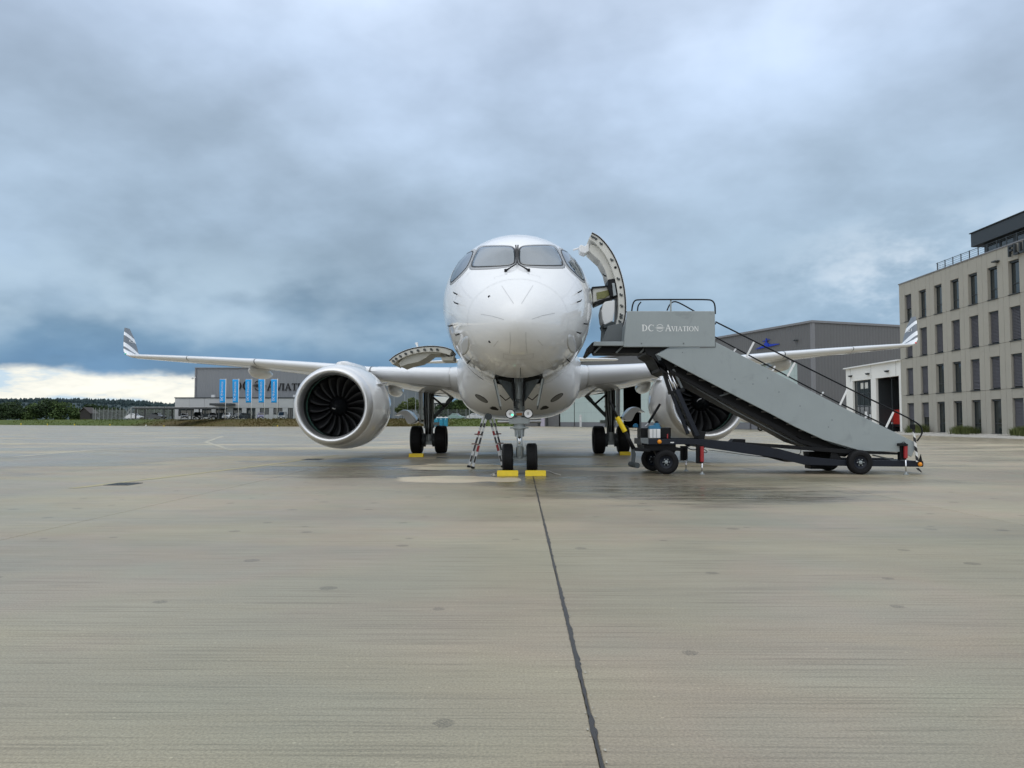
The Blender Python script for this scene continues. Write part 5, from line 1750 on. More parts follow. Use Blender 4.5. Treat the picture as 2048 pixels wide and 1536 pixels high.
# striped marker pole at the foot of the stairs
def stripes_material(name, c1, c2, freq):
    m_ = bpy.data.materials.new(name)
    m_.use_nodes = True
    g = NG(m_.node_tree)
    b = g.nodes['Principled BSDF']
    geo = g.n('ShaderNodeNewGeometry')
    s = g.n('ShaderNodeSeparateXYZ', Vector=geo.outputs['Position'])
    v = g.m('FRACT', g.m('MULTIPLY', g.m('ADD', s.outputs[2], g.m('MULTIPLY', s.outputs[0], 0.9)), freq))
    n = g.noise(geo.outputs['Position'], 12, 3)
    cc = g.mix(g.m('GREATER_THAN', v, .5), (*c1, 1), (*c2, 1))
    k = g.m('ADD', .85, g.m('MULTIPLY', n, .3))
    g.put(b.inputs['Base Color'], g.mix(1.0, cc, g.n('ShaderNodeCombineColor', Red=k, Green=k, Blue=k).outputs[0], 'MULTIPLY'))
    b.inputs['Roughness'].default_value = .5
    return m_


M_STRIPE = stripes_material('black_white_stripes', (.01, .01, .012), (.70, .70, .68), 5.2)
sp('marker_pole', [(1825.5, 858), (1829.5, 858), (1838, 924), (1833, 924)], SN - .06, SN - .03, M_STRIPE, .004)
sp('marker_pole', [(1833, 936), (1838, 936), (1845, 945), (1840, 945)], SN - .06, SN - .03, M_STRIPE, .003)
sp('marker_head', [(1824, 848), (1831, 849), (1831, 859), (1824, 858)], SN - .08, SN + .02, M_BLACK, .01)
sp('rear_reflector', [(1837, 923), (1842, 908), (1845, 923)], SN + .0, SN + .02, M_BLACK, .003)

# ================================================================== chocks and ropes
def chock(pxl, pxr, ybase, h, label, dep=.17, rot=0.0):
    a, b_ = G(pxl, ybase), G(pxr, ybase)
    D = (a.y + b_.y) / 2
    L = abs(b_.x - a.x)
    c = Vector(((a.x + b_.x) / 2, D + dep / 2, 0))
    prof = [(-dep / 2, 0), (dep / 2, 0), (dep / 2 * .62, h), (-dep / 2 * .62, h)]
    mb = MB()
    rg = []
    for k, (x, s_) in enumerate(((-L / 2, .94), (-L / 2 + .012, 1), (L / 2 - .012, 1), (L / 2, .94))):
        rg.append([(c.x + x, c.y + y, max(0.0, z * s_ + (0 if z else 0))) for y, z in prof])
    mb.loft(rg)
    o = mb.build('wheel_chock', M_YEL, org=c, bev=.008)
    o.rotation_euler = (0, 0, rot)
    tag(o, label, 'wheel chock', 'yellow wheel chocks')
    return o


chock(994, 1036.5, 952.5, .12, 'bright yellow chock in front of the left nose wheel')
chock(1050.5, 1092, 952.5, .12, 'bright yellow chock in front of the right nose wheel')
chock(817, 846.5, 914.5, .12, 'yellow chock at the left main landing gear wheels', .2)
chock(1240, 1262, 910.5, .12, 'yellow chock at the right main landing gear wheels', .2)


def rope(pts, label):
    q = [G(x, y) for x, y in pts]
    q = [Vector((p.x, p.y, .012 + .01 * (i % 2))) for i, p in enumerate(q)]
    q = chaikin(q, 2, False)
    o = MB().tube(q, .011, 6).build('rope', M_ROPE, org=Vector((q[0].x, q[0].y, 0)), smooth=True)
    tag(o, label, 'rope')


rope([(1092, 943), (1100, 944), (1106, 947.5), (1114, 950), (1121, 951)], 'pale rope trailing from the right nose wheel chock')
rope([(996, 945), (990, 947), (986, 951), (992, 952), (984, 953.5), (990, 949), (982, 951)], 'tangled pale rope beside the left nose wheel chock')
rope([(1352, 921), (1372, 923), (1395, 926), (1412, 930), (1429, 932)], 'pale rope on the ground behind the stairs front wheel')

# ================================================================== folding ladder
M_LBLK = mat('ladder_black_tape', (.03, .03, .032), .5)
M_LRED = mat('ladder_red', (.26, .018, .022), .5)
lad = thing('folding_ladder', 'aluminium folding ladder with red and black markings standing open by the nose wheel', 'ladder', G(972, 934))
for (tx, bx, by, sgn) in ((973, 945, 937.5, -1), (979, 1006, 935, 1)):
    base = G(bx, by)
    Dn = base.y
    top = U(tx, 834, Dn)
    base = Vector((base.x, Dn, 0.0))
    for k, dd in enumerate((0.0, .50)):
        b0 = base + Vector((-.13 * k if sgn < 0 else .05 * k, dd, 0))
        t0 = top + Vector((-.10 * k if sgn < 0 else .08 * k, dd, 0))
        rl = MB().bar(b0 + (t0 - b0) * .02, t0, .055, .032, (0, 1, 0)).build('rail', M_ALU, lad, bev=.006)
        o_ = MB().bar(b0 + (t0 - b0) * .02, b0 + (t0 - b0) * .46, .066, .042, (0, 1, 0)).build('outer_rail', M_ALU, lad, bev=.006)
        sh = Vector((0, -.024, 0))
        for a, e, m_ in ((.12, .24, M_LBLK), (.33, .45, M_LRED if (k == 0) else M_LBLK), (.48, .60, M_LBLK), (.64, .72, M_LRED if (sgn > 0) == (k == 0) else M_LBLK), (.80, .88, M_LBLK)):
            MB().bar(b0 + (t0 - b0) * a + sh, b0 + (t0 - b0) * e + sh, .045 if m_ is M_LBLK else .06, .006 if a > .46 else .010, (0, 1, 0)).build('marking', m_, rl)
        MB().bar(b0, b0 + (t0 - b0) * .045, .095, .055, (0, 1, 0)).build('foot', M_SEALBLK, lad, bev=.008)
        for e in (.47, .66):
            c = b0 + (t0 - b0) * e
            MB().box(c + Vector((sgn * .05, 0, 0)), (.11, .05, .03)).build('lock_knob', mat('lock_brown', (.16, .09, .08), .5), lad, bev=.008)
    for i in range(5):
        t = .14 + i * .17
        c = base + (top - base) * t
        MB().cyl(c, c + Vector((0, .5, 0)), .016, None, 10).build('rung', M_ALU, lad)
tp = U(976, 833, G(945, 937.5).y)
for dd in (0, .5):
    MB().cyl(tp + Vector((0, dd - .03, 0)), tp + Vector((0, dd + .03, 0)), .085, None, 18).build('hinge', M_GEARD, lad, auto=40)

# ================================================================== tan office building (right)
XB = 35.5
BZ = 0.22
FLO = [0.22, 3.55, 6.95, 10.30]
TOPZ = 13.95
tan = thing('office_building', 'tan panelled four storey office building with tall narrow windows at the right', 'building', Vector((XB + 6, 58, BZ)))
FAR = 71.9
WC = [70.3 - 2.515 * i for i in range(11)]
NEAR = WC[-1] - 1.9
MB().add([(XB + .06, NEAR, BZ), (XB + .06, FAR, BZ), (XB + .06, FAR, TOPZ - .02), (XB + .06, NEAR, TOPZ - .02)], [(0, 1, 2, 3)])
core = MB()
core.box((XB + 8.35, (NEAR + FAR) / 2, (BZ + TOPZ) / 2 - .1), (16, FAR - NEAR - .1, TOPZ - BZ - .3))
o_core = core.build('wall', M_JOINT, tan)
jt = .012
WW = 1.20
panel_cache = {}


def fpanel(y0, y1, z0, z1):
    w_, h_ = round(y1 - y0 - 2 * jt, 3), round(z1 - z0 - 2 * jt, 3)
    key = (w_, h_)
    if key not in panel_cache:
        o = MB().box((0, 0, 0), (.30, w_, h_)).build('facade_panel', M_TAN, tan, org=Vector((0, 0, 0)))
        panel_cache[key] = o.data
    else:
        o = bpy.data.objects.new('facade_panel', panel_cache[key])
        col.objects.link(o)
        o.parent = tan
    o.location = Vector((XB + .15, (y0 + y1) / 2, (z0 + z1) / 2)) - ORG[tan]


BLINDS = {3: {0: .55}, 2: {i: 1.0 for i in range(11)}, 1: {0: 1, 1: 1, 4: 1, 5: 1, 6: 1, 8: 1}, 0: {0: .58, 1: .52, 6: 1.0, 7: 1.0}}
slat_me = None
for fl in range(4):
    z0 = FLO[fl]
    z1 = FLO[fl + 1] if fl < 3 else TOPZ
    zw = z0 + (2.62 if fl == 0 else 2.48)
    prev = FAR
    for bi, yc in enumerate(WC):
        ya, yb = yc + WW / 2, yc - WW / 2
        mid = (prev + ya) / 2 if bi else None
        if bi:
            fpanel(mid, prev, z0, z1)
            fpanel(ya, mid, z0, z1)
        else:
            fpanel(ya, prev, z0, z1)
        fpanel(yb, ya, zw, z1)
        prev = yb
        # window: frame, panes, sill, blind
        xr = XB + .27
        wn = MB()
        wn.box((xr, ya - .03, (z0 + zw) / 2), (.07, .06, zw - z0))
        wn.box((xr, yb + .03, (z0 + zw) / 2), (.07, .06, zw - z0))
        wn.box((xr, yc, zw - .03), (.07, WW - .12, .06))
        wn.box((xr, yc, z0 + .04), (.07, WW - .12, .08))
        wn.box((xr, yc, z0 + .82), (.07, WW - .12, .07))
        o_wn = wn.build('window', M_ANTH, tan)
        MB().box((xr + .012, yc, (z0 + .08 + z0 + .785) / 2), (.02, WW - .13, .70)).build('pane', M_BGLASS, o_wn)
        MB().box((xr + .012, yc, (z0 + .855 + zw - .06) / 2), (.02, WW - .13, zw - z0 - .92)).build('pane', M_BGLASS, o_wn)
        MB().box((XB + .09, yc, z0 + .03), (.34, WW + .06, .045)).build('sill', M_ANTH, o_wn)
        MB().box((XB + .16, yc, zw - .07), (.10, WW - .01, .12)).build('blind_box', M_ANTH, o_wn)
        cov = BLINDS.get(fl, {}).get(bi, 0)
        if cov:
            bd = MB()
            hh = (zw - .13 - z0 - .1) * cov
            n = int(hh / .105)
            for i in range(n):
                zz = zw - .16 - i * .105
                bd.add([(XB + .13, yb + .02, zz - .045), (XB + .13, ya - .02, zz - .045), (XB + .20, ya - .02, zz + .05), (XB + .20, yb + .02, zz + .05)], [(0, 1, 2, 3)])
                bd.add([(XB + .135, yb + .02, zz - .055), (XB + .135, ya - .02, zz - .055), (XB + .13, ya - .02, zz - .045), (XB + .13, yb + .02, zz - .045)], [(0, 1, 2, 3)])
            bd.build('blind', M_BLIND, o_wn)
    fpanel(NEAR, prev, z0, z1)
# parapet, roof rail, penthouse
MB().box((XB + .22, (NEAR + FAR) / 2, TOPZ + .04), (.56, FAR - NEAR + .1, .10)).build('parapet_cap', M_TRIM, tan, bev=.01)
rail = MB()
for k in range(4):
    rail.bar((XB + .55, NEAR, TOPZ + .25 + k * .17), (XB + .55, 66.4, TOPZ + .25 + k * .17), .018, .018)
    rail.bar((XB + .55, 66.4, TOPZ + .25 + k * .17), (XB + 7, 66.4, TOPZ + .25 + k * .17), .018, .018)
rail.bar((XB + .55, NEAR, TOPZ + .88), (XB + .55, 66.4, TOPZ + .88), .045, .035)
o_rail = rail.build('roof_rail', M_ANTH, tan)
y = 66.2
post_me = None
while y > NEAR:
    if post_me is None:
        po = MB().box((0, 0, .43), (.05, .07, .88)).build('rail_post', M_ANTH, o_rail, org=Vector((0, 0, 0)))
        post_me = po.data
    else:
        po = bpy.data.objects.new('rail_post', post_me)
        col.objects.link(po)
        po.parent = o_rail
    po.location = Vector((XB + .55, y, TOPZ + .06)) - ORG[tan]
    y -= 1.18
ph = MB()
ph.box((XB + 9.2, 53.0, 16.6), (12.4, 24.8, 1.15))
ph.box((XB + 9.2, 53.0, 17.21), (12.6, 25.0, .08))
o_ph = ph.build('penthouse', M_ANTH, tan, bev=.02)
gl = MB()
gl.box((XB + 9.4, 52.6, 15.0), (11.4, 24.0, 2.04))
gl.build('penthouse_glazing', M_BGLASS, o_ph)
for k in range(13):
    MB().box((XB + 3.68, 64.4 - k * 1.9, 15.0), (.08, .16 if k % 2 else .4, 2.02)).build('mullion', M_ANTH, o_ph)
# lettering FLU, raised off the wall
def sans(ch, h):
    t = .17 * h
    if ch == 'F': return [_rect(0, 0, t, h), _rect(t, h - t, .62 * h, h), _rect(t, .45 * h, .54 * h, .45 * h + t)], .78 * h
    if ch == 'L': return [_rect(0, 0, t, h), _rect(t, 0, .60 * h, t)], .74 * h
    return [_rect(0, .2 * h, t, h), _rect(.58 * h, .2 * h, .58 * h + t, h), [(0, .2 * h), (.1 * h, 0), (.65 * h, 0), (.75 * h, .2 * h), (.58 * h, .2 * h), (.52 * h, t), (.23 * h, t), (t, .2 * h)]], .9 * h


lx = 55.38
for ch in 'FLU':
    ps, adv = sans(ch, .80)
    mb = MB()
    for p in ps:
        mb.prism([(lx - a, 13.03 + b_) for a, b_ in p], XB - .28, XB - .10, 'x')
    for p in ps[:1]:
        mb.box((XB - .05, lx - .06, 13.3), (.10, .04, .04))
    mb.build('letter', M_ANTH, tan)
    lx -= adv
wl = MB().box((XB - .18, 57.0, 13.05), (.36, .5, .10)).box((XB - .03, 57.0, 13.05), (.06, .2, .2))
wl.build('wall_lamp', M_ANTH, tan, bev=.02)

# gravel bed and ornamental grasses
bed = MB()
bed.loft([[(XB - 1.9, yy, 0.012), (XB - 1.5, yy, .16), (XB + .02, yy, .215), (XB + .02, yy, -.05), (XB - 1.9, yy, -.05)] for yy in (NEAR, 60, FAR)])
tag(bed.build('gravel_bed', M_STONE), 'raised bed of pale stones along the tan office building', kind='structure')
gs = MB()
for _ in range(1700):
    t = rs.random()
    x, yy = XB - 1.85 + 1.8 * t, rs.uniform(NEAR + 8, FAR)
    z = .02 + .18 * min(1, t * 2.2)
    r_ = rs.uniform(.035, .11)
    vs = [(x + r_ * rs.uniform(.7, 1.2) * a, yy + r_ * rs.uniform(.7, 1.3) * b_, z + r_ * c * .7) for a, b_, c in ((1, 0, 0), (0, 1, 0), (-1, 0, 0), (0, -1, 0), (.1, .1, 1), (0, 0, -1))]
    gs.add(vs, [(0, 1, 4), (1, 2, 4), (2, 3, 4), (3, 0, 4), (1, 0, 5), (2, 1, 5), (3, 2, 5), (0, 3, 5)])
tag(gs.build('gravel_stones', M_STONE), 'pale loose stones in the bed by the office building', kind='stuff')


def grass_clump(yc, wy, h, label, seed):
    r = random.Random(seed)
    mb = MB()
    for _ in range(1500):
        bx, by = XB - .75 + r.gauss(0, .22), yc + r.uniform(-1, 1) * wy * .38
        lean = Vector((r.gauss(0, .35), (by - yc) / wy * 1.1 + r.gauss(0, .25), 0))
        hh = h * r.uniform(.6, 1.05) * (1 - .35 * abs((by - yc) / wy * 2) ** 2)
        w_ = r.uniform(.008, .02)
        s_ = Vector((r.uniform(-1, 1), r.uniform(-1, 1), 0)).normalized() * w_
        b0 = Vector((bx, by, .15))
        p1 = b0 + lean * .25 * hh + Vector((0, 0, hh * .6))
        p2 = b0 + lean * .75 * hh + Vector((0, 0, hh * (1 - .25 * lean.length)))
        mb.add([b0 - s_, b0 + s_, p1 - s_ * .8, p1 + s_ * .8, p2], [(0, 1, 3, 2), (2, 3, 4)])
    o = mb.build('ornamental_grass', M_ORN, org=Vector((XB - .75, yc, .15)))
    tag(o, label, 'ornamental grass', 'ornamental grasses by the office building')


def D_of(px, X):
    return X * FPX / (px - 1040)


grass_clump(D_of(1828, XB - .8), 3.3, .95, 'green ornamental grass behind the foot of the stairs by the tan building', 1)
grass_clump(D_of(1920, XB - .8), 3.4, .85, 'wide low ornamental grass clump in the middle of the tan facade', 2)
grass_clump(D_of(2040, XB - .8), 3.0, .85, 'ornamental grass clump at the right edge of the picture', 3)

# ================================================================== white fire station garage
gar = thing('fire_garage', 'low white garage with one glazed door and one open bay beside the tan building', 'garage', Vector((XB + 5, 77.5, 0)))
G0, G1, GH, GO = 71.95, 84.0, 6.85, 5.47
doors = [(72.3 + .02, 77.0), (78.1, 82.35)]
gm = MB()
ys = [G0, 72.32, 77.0, 78.1, 82.35, G1]
for a, b_ in ((0, 1), (2, 3), (4, 5)):
    gm.box((XB + .2, (ys[a] + ys[b_]) / 2, GO / 2), (.4, ys[b_] - ys[a], GO))
gm.box((XB + .2, (G0 + G1) / 2, (GO + GH) / 2), (.4, G1 - G0, GH - GO))
gm.box((XB + 5, G1 - .2, GH / 2), (9.2, .4, GH))
gm.box((XB + 9.8, (G0 + G1) / 2, GH / 2), (.4, G1 - G0, GH))
gm.box((XB + 5, (G0 + G1) / 2, GH - .2), (9.2, G1 - G0, .3))
gm.build('wall', M_WCON, gar)
MB().box((XB + 4.9, (G0 + G1) / 2, GH + .06), (10.4, G1 - G0 + .1, .12)).build('roof_edge', M_WHT, gar, bev=.01)
for yy in (G0 + 6.05, G0 + .9, G0 + 10.9):
    MB().box((XB - .006, yy, (GO + GH) / 2), (.012, .02, GH - GO)).build('wall_joint', M_JOINT, gar)
for yy in (74.4, 78.5, 82.6):
    lm = MB().prism([(yy - .28, 6.10), (yy + .28, 6.10), (yy + .05, 5.92), (yy - .05, 5.92)], XB - .3, XB - .0, 'x')
    lm.build('wall_lamp', M_ANTH, gar, bev=.01)
# glazed folding door
dd = MB()
y0, y1 = doors[1]
for k in range(5):
    yy = y0 + (y1 - y0) * k / 4
    dd.box((XB + .25, yy, GO / 2), (.08, .09, GO))
for zz in (.05, 1.4, 2.75, 4.1, GO - .06):
    dd.box((XB + .25, (y0 + y1) / 2, zz), (.07, y1 - y0 - .1, .08))
o_dd = dd.build('folding_door', M_ANTH, gar)
for k in range(4):
    for j in range(4):
        yy = y0 + (y1 - y0) * (k + .5) / 4
        MB().box((XB + .26, yy, .72 + j * 1.35), (.02, (y1 - y0) / 4 - .1, 1.24)).build('pane', M_BGLASS, o_dd)
for (py, pz, m_) in ((79.9, 1.9, M_WHT), (79.7, 1.0, M_WHT), (79.0, 1.6, M_GREYP), (79.6, 4.9, M_CREAM), (80.6, 4.9, M_CREAM)):
    MB().box((XB + .245, py, pz), (.01, .55 if pz < 4 else .75, .62)).build('notice', m_, o_dd)
# open bay: dark inside, half open door leaf at the side
dl = MB()
dl.box((XB + 1.3, 76.9, GO / 2), (2.2, .08, GO - .1))
dl.build('door_leaf', M_ANTH, gar)
MB().box((XB + .24, 74.2, GO / 2), (.05, .06, GO - .1)).build('door_cable', M_ANTH, gar)
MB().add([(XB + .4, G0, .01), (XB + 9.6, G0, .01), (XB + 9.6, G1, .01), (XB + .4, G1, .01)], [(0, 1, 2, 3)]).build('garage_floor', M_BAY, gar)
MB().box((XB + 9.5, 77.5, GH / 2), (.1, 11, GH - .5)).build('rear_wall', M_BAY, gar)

# fire engine inside
M_FRED = mat('fire_engine_red', (.42, .02, .012), .3, var=.08, coat=.4)
fe = thing('fire_engine', 'red fire engine parked inside the dark open garage bay', 'fire engine', Vector((XB + 3.75, 75.5, .0)))
ORG[fe] = Vector((XB + 4.2, 74.6, .0))
fb = MB()
fb.prism([(XB + 1.8, .65), (XB + 1.75, 1.35), (XB + 2.0, 2.35), (XB + 3.6, 2.4), (XB + 3.6, .65)], 73.4, 75.8)
fb.box((XB + 6.2, 74.6, 1.65), (5.0, 2.4, 2.0))
fb.build('body', M_FRED, fe, bev=.05)
MB().prism([(XB + 1.78, 1.42), (XB + 1.97, 2.22), (XB + 2.02, 2.22), (XB + 1.84, 1.42)], 73.55, 75.65).build('windscreen', M_BGLASS, fe)
for s_ in (73.38, 75.82):
    MB().box((XB + 2.9, s_, 1.85), (1.0, .03, .6)).build('side_window', M_BGLASS, fe)
    for xx in (2.9, 7.2):
        tyre((XB + xx, s_ + (.15 if s_ < 74 else -.15), .5), .5, .3, .26, 'y', 0, 28).build('wheel', M_TYRE, fe, auto=35)
        hub((XB + xx, s_ + (.15 if s_ < 74 else -.15), .5), .26, .28, 'y').build('hub', M_ALU, fe, auto=35)
MB().box((XB + 1.74, 74.6, .8), (.1, 2.3, .25)).build('bumper', M_BLACK, fe, bev=.02)
for s_ in (73.7, 75.5):
    MB().box((XB + 1.70, s_, 1.02), (.06, .3, .15)).build('headlight', M_GREYP, fe)
MB().box((XB + 2.6, 74.6, 2.5), (.4, 1.6, .16)).build('light_bar', M_BLUE, fe, bev=.03)

# ================================================================== grey hangar (right, behind)
HA = Vector((37.9, 99.6, 0))
HU = Vector((-.347, .938, 0))
HV = Vector((.938, .347, 0))
HH = 14.0
hangar = thing('hangar', 'large dark grey clad hangar with pale doors behind the boarding stairs', 'hangar', HA + HU * 40 + HV * 20)


def HP(u, v, z, out=0.0):
    """u along the door face, v along the side face, out = proud of the faces"""
    p = HA + HU * u + HV * v
    return Vector((p.x, p.y, z))


def corr(mb, P0, P1, z0, z1, nout, pitch=.5, dep=.028):
    """trapezoidal cladding between two ground points"""
    P0, P1 = Vector(P0), Vector(P1)
    L = (P1 - P0).length
    d = (P1 - P0).normalized()
    n = max(2, int(L / pitch))
    line = []
    for i in range(n):
        t0 = i * L / n
        p = L / n
        for f, o in ((0, 0), (.35, 0), (.45, dep), (.9, dep)):
            line.append(P0 + d * (t0 + f * p) + nout * o)
    line.append(P1)
    mb.loft([[Vector((p.x, p.y, z0)) for p in line], [Vector((p.x, p.y, z1)) for p in line]], closed=False, cap0=False, cap1=False)


DOOR_T = 9.2
cl = MB()
corr(cl, HP(3, 0, 0), HP(100, 0, 0), DOOR_T, HH, -HV)
corr(cl, HP(0.2, 0, 0), HP(3, 0, 0), 0.0, HH, -HV)
corr(cl, HP(0, 0.2, 0), HP(0, 42, 0), 0.0, HH, -HU)
corr(cl, HP(83.3, 0, 0), HP(100, 0, 0), 0.0, DOOR_T, -HV)
cl.build('cladding', M_CLAD, hangar)
fr = MB()
fr.prism([((HP(a, b_, 0)).x, (HP(a, b_, 0)).y) for a, b_ in ((-.12, -.12), (.3, -.12), (.3, .3), (-.12, .3))], 0, HH + .05, 'z')
fr.build('corner_trim', M_TRIM, hangar)
rf = MB()
rf.prism([((HP(a, b_, 0)).x, (HP(a, b_, 0)).y) for a, b_ in ((-.2, -.25), (100.2, -.25), (100.2, 42.2), (-.2, 42.2))], HH, HH + .28, 'z')
rf.build('roof', M_TRIM, hangar)
bk = MB()
bk.prism([((HP(a, b_, 0)).x, (HP(a, b_, 0)).y) for a, b_ in ((99.9, .1), (100, .1), (100, 42), (99.9, 42))], 0, HH, 'z')
bk.prism([((HP(a, b_, 0)).x, (HP(a, b_, 0)).y) for a, b_ in ((0.1, 41.9), (100, 41.9), (100, 42), (0.1, 42))], 0, HH, 'z')
bk.build('rear_wall', M_BAY, hangar)
# door leaves
edges = [(3, 13.6), (13.6, 24.2), (24.2, 34.8), (34.8, 45.5), (52.8, 60.4), (60.4, 68), (68, 75.6), (75.6, 83.2)]
for i, (a, b_) in enumerate(edges):
    off = .25 if i % 2 else .45
    dm = MB()
    n = int((b_ - a) / 1.15)
    for k in range(n):
        u0, u1 = a + (b_ - a) * k / n, a + (b_ - a) * (k + 1) / n - .05
        q = [HP(u, v, 0) for u, v in ((u0, off), (u1, off), (u1, off + .1), (u0, off + .1))]
        dm.prism([(p.x, p.y) for p in q], 1.05, DOOR_T - .02, 'z')
    o_d = dm.build('hangar_door', M_DOORP, hangar)
    q = [HP(u, v, 0) for u, v in ((a, off + .02), (b_ - .02, off + .02), (b_ - .02, off + .16), (a, off + .16))]
    MB().prism([(p.x, p.y) for p in q], .02, 1.04, 'z').build('door_base', M_DOORB, o_d)
    for zz in (3.1, 5.2, 7.3):
        q = [HP(u, v, 0) for u, v in ((a, off - .02), (b_ - .05, off - .02), (b_ - .05, off + .02), (a, off + .02))]
        MB().prism([(p.x, p.y) for p in q], zz, zz + .05, 'z').build('door_rail', mat('door_rail_green_grey', (.36, .43, .43), .4), o_d)
q0 = [HP(u, v, 0) for u, v in ((44.9, .9), (53.2, .9), (53.2, 1.0), (44.9, 1.0))]
inside = MB()
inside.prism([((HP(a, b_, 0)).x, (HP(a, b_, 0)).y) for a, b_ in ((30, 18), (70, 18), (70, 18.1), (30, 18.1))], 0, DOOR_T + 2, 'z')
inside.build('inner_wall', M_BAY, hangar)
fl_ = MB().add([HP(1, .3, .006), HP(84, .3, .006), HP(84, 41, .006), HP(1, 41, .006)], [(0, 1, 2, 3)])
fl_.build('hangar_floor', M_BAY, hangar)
# small door sign post and the low annex at the far end of the hangar
p = HP(70.2, -.6, 0)
sgp = MB().box((p.x, p.y, 1.3), (.45, .12, 2.6)).build('info_pillar', M_GREYP, org=Vector((p.x, p.y, 0)), bev=.02)
tag(sgp, 'slim grey pillar standing before the pale hangar doors', 'pillar')
pn = MB().box((p.x + .05, p.y - .08, 1.75), (.2, .05, .7))
pn.build('sign_plate', M_WHT, sgp)
# blue aeroplane emblem on the cladding
em = MB()
E0 = HP(9.0, -.12, 11.9)


def EM(pts, th=.10):
    f = [E0 - HU * a + Vector((0, 0, b_ * .55)) - HV * th for a, b_ in pts]
    k = [E0 - HU * a + Vector((0, 0, b_ * .55)) - HV * .0 for a, b_ in pts]
    n = len(pts)
    em.add(f + k, [tuple(range(n))] + [(i, (i + 1) % n, (i + 1) % n + n, i + n) for i in range(n)])


EM([(-2.6, -.75), (-.4, .15), (.5, .15), (2.7, -.1), (2.6, -.28), (.4, -.55), (-.4, -.6)])
EM([(-.45, -.3), (-.35, .5), (0, .75), (.4, .45), (.55, -.3), (.1, -.55)], .16)
EM([(-.15, .7), (-.05, 1.75), (.1, 1.75), (.15, .7)], .12)
EM([(-.75, 1.15), (.75, 1.4), (.75, 1.28), (-.75, 1.0)], .14)
EM([(-.06, -.5), (.06, -.5), (.05, -1.0), (-.05, -1.0)], .05)
em.build('aeroplane_emblem', mat('emblem_blue', (.004, .035, .40), .4), hangar)
p = HP(2.9, -.3, 11.9)
MB().box((p.x, p.y, 11.95), (.5, .5, .15)).bar((p.x, p.y, 11.95), HP(2.9, 0, 11.9), .1, .1).build('floodlight', M_ANTH, hangar)

annex = thing('hangar_annex', 'low dark annex with a pale column left of the hangar doors', 'building', Vector((6.5, 186, 0)))
MB().box((4.9, 187, 2.0), (9.2, 6, 4.0)).build('wall', M_CLAD, annex)
MB().box((4.9, 186.6, 4.08), (9.8, 7, .16)).build('roof', M_TRIM, annex)
for i, (xa, xb) in enumerate(((.8, 2.4), (2.7, 3.6))):
    MB().box(((xa + xb) / 2, 183.96, 1.9), (xb - xa, .08, 1.5)).build('window', M_BGLASS, annex)
MB().box((5.4, 183.9, 1.5), (1.0, .2, 3.0)).build('column', mat('lilac_white', (.50, .46, .56), .6), annex)
for x in (4.55, 6.6):
    MB().box((x, 183.95, 1.5), (.7, .1, 2.9)).build('doorway', M_BAY, annex)

# equipment in the open hangar bay
def bay_box(u, v, s, m_, name, label, cat):
    p = HP(u, v, 0)
    mb = MB().box((p.x, p.y, s[2] / 2 + .1), s).box((p.x, p.y, s[2] + .2), (s[0] * .6, s[1] * .6, .2))
    for a in (-1, 1):
        mb.cyl((p.x + a * s[0] * .35, p.y - s[1] * .5, .12), (p.x + a * s[0] * .35, p.y + s[1] * .5, .12), .12, None, 10)
    tag(mb.build(name, m_, org=Vector((p.x, p.y, 0)), bev=.03), label, cat)


bay_box(46.6, 1.6, (1.1, 1.0, 2.6), M_RED, 'tool_cabinet', 'red tool cabinet at the edge of the open hangar bay', 'cabinet')
bay_box(48.4, 2.2, (1.0, 1.0, 2.6), M_GEARDR, 'tool_cabinet', 'dark grey tool cabinet inside the open hangar bay', 'cabinet')
bay_box(49.3, 1.2, (.9, .6, .5), M_BLUE, 'tool_trolley', 'low blue tool trolley inside the open hangar bay', 'trolley')

# parked business jet, half hidden behind the stairs
bj = thing('parked_jet', 'white parked business jet half hidden behind the boarding stairs', 'aircraft', Vector((33.6, 93, 0)))
jy, jz = 95.0, 2.05
rg = []
for x, r_, zz in ((25.5, .05, 1.9), (26.2, .45, 1.95), (27.5, .85, 2.05), (29.5, 1.05, 2.1), (36, 1.05, 2.1), (39, .75, 2.3), (41.5, .2, 2.6)):
    rg.append([(x, jy + r_ * math.sin(a), zz + r_ * math.cos(a)) for a in np.linspace(0, 2 * math.pi, 24, endpoint=False)])
MB().loft(rg).build('fuselage', M_WHITE, bj, smooth=True)
for s_ in (-1, 1):
    w_ = MB().loft([[(32.0, jy + s_ * .6, 1.45), (34.6, jy + s_ * .6, 1.45), (34.6, jy + s_ * .6, 1.25), (32.0, jy + s_ * .6, 1.25)],
                    [(33.9, jy + s_ * 6.0, 1.75), (35.0, jy + s_ * 6.0, 1.75), (35.0, jy + s_ * 6.0, 1.68), (33.9, jy + s_ * 6.0, 1.68)]])
    w_.build('wing', M_WHITE, bj, bev=.03)
    MB().lathe([(-.9, .3), (-.85, .38), (0, .4), (.9, .3)], (37.0, jy + s_ * 1.5, 2.75), 'x', 20, True).build('engine', M_WHITE, bj, smooth=True)
    g_ = MB().cyl((33.6, jy + s_ * 1.4, .4), (33.6, jy + s_ * 1.4, 1.4), .08, None, 12).build('main_leg', M_WHT, bj)
    for dx_ in (-.32, .32):
        tyre((33.6 + dx_, jy + s_ * 1.4, .36), .36, .2, .2, 'y', 0, 24).build('tyre', M_TYRE, bj, auto=35)
        hub((33.6 + dx_, jy + s_ * 1.4, .36), .2, .2, 'y').build('hub', M_ALU, bj, auto=35)
MB().loft([[(38.2, jy - .1, 2.8), (41, jy - .1, 2.8), (41, jy + .1, 2.8), (38.2, jy + .1, 2.8)], [(40.6, jy - .05, 5.2), (42, jy - .05, 5.2), (42, jy + .05, 5.2), (40.6, jy + .05, 5.2)]]).build('tail_fin', M_WHITE, bj)
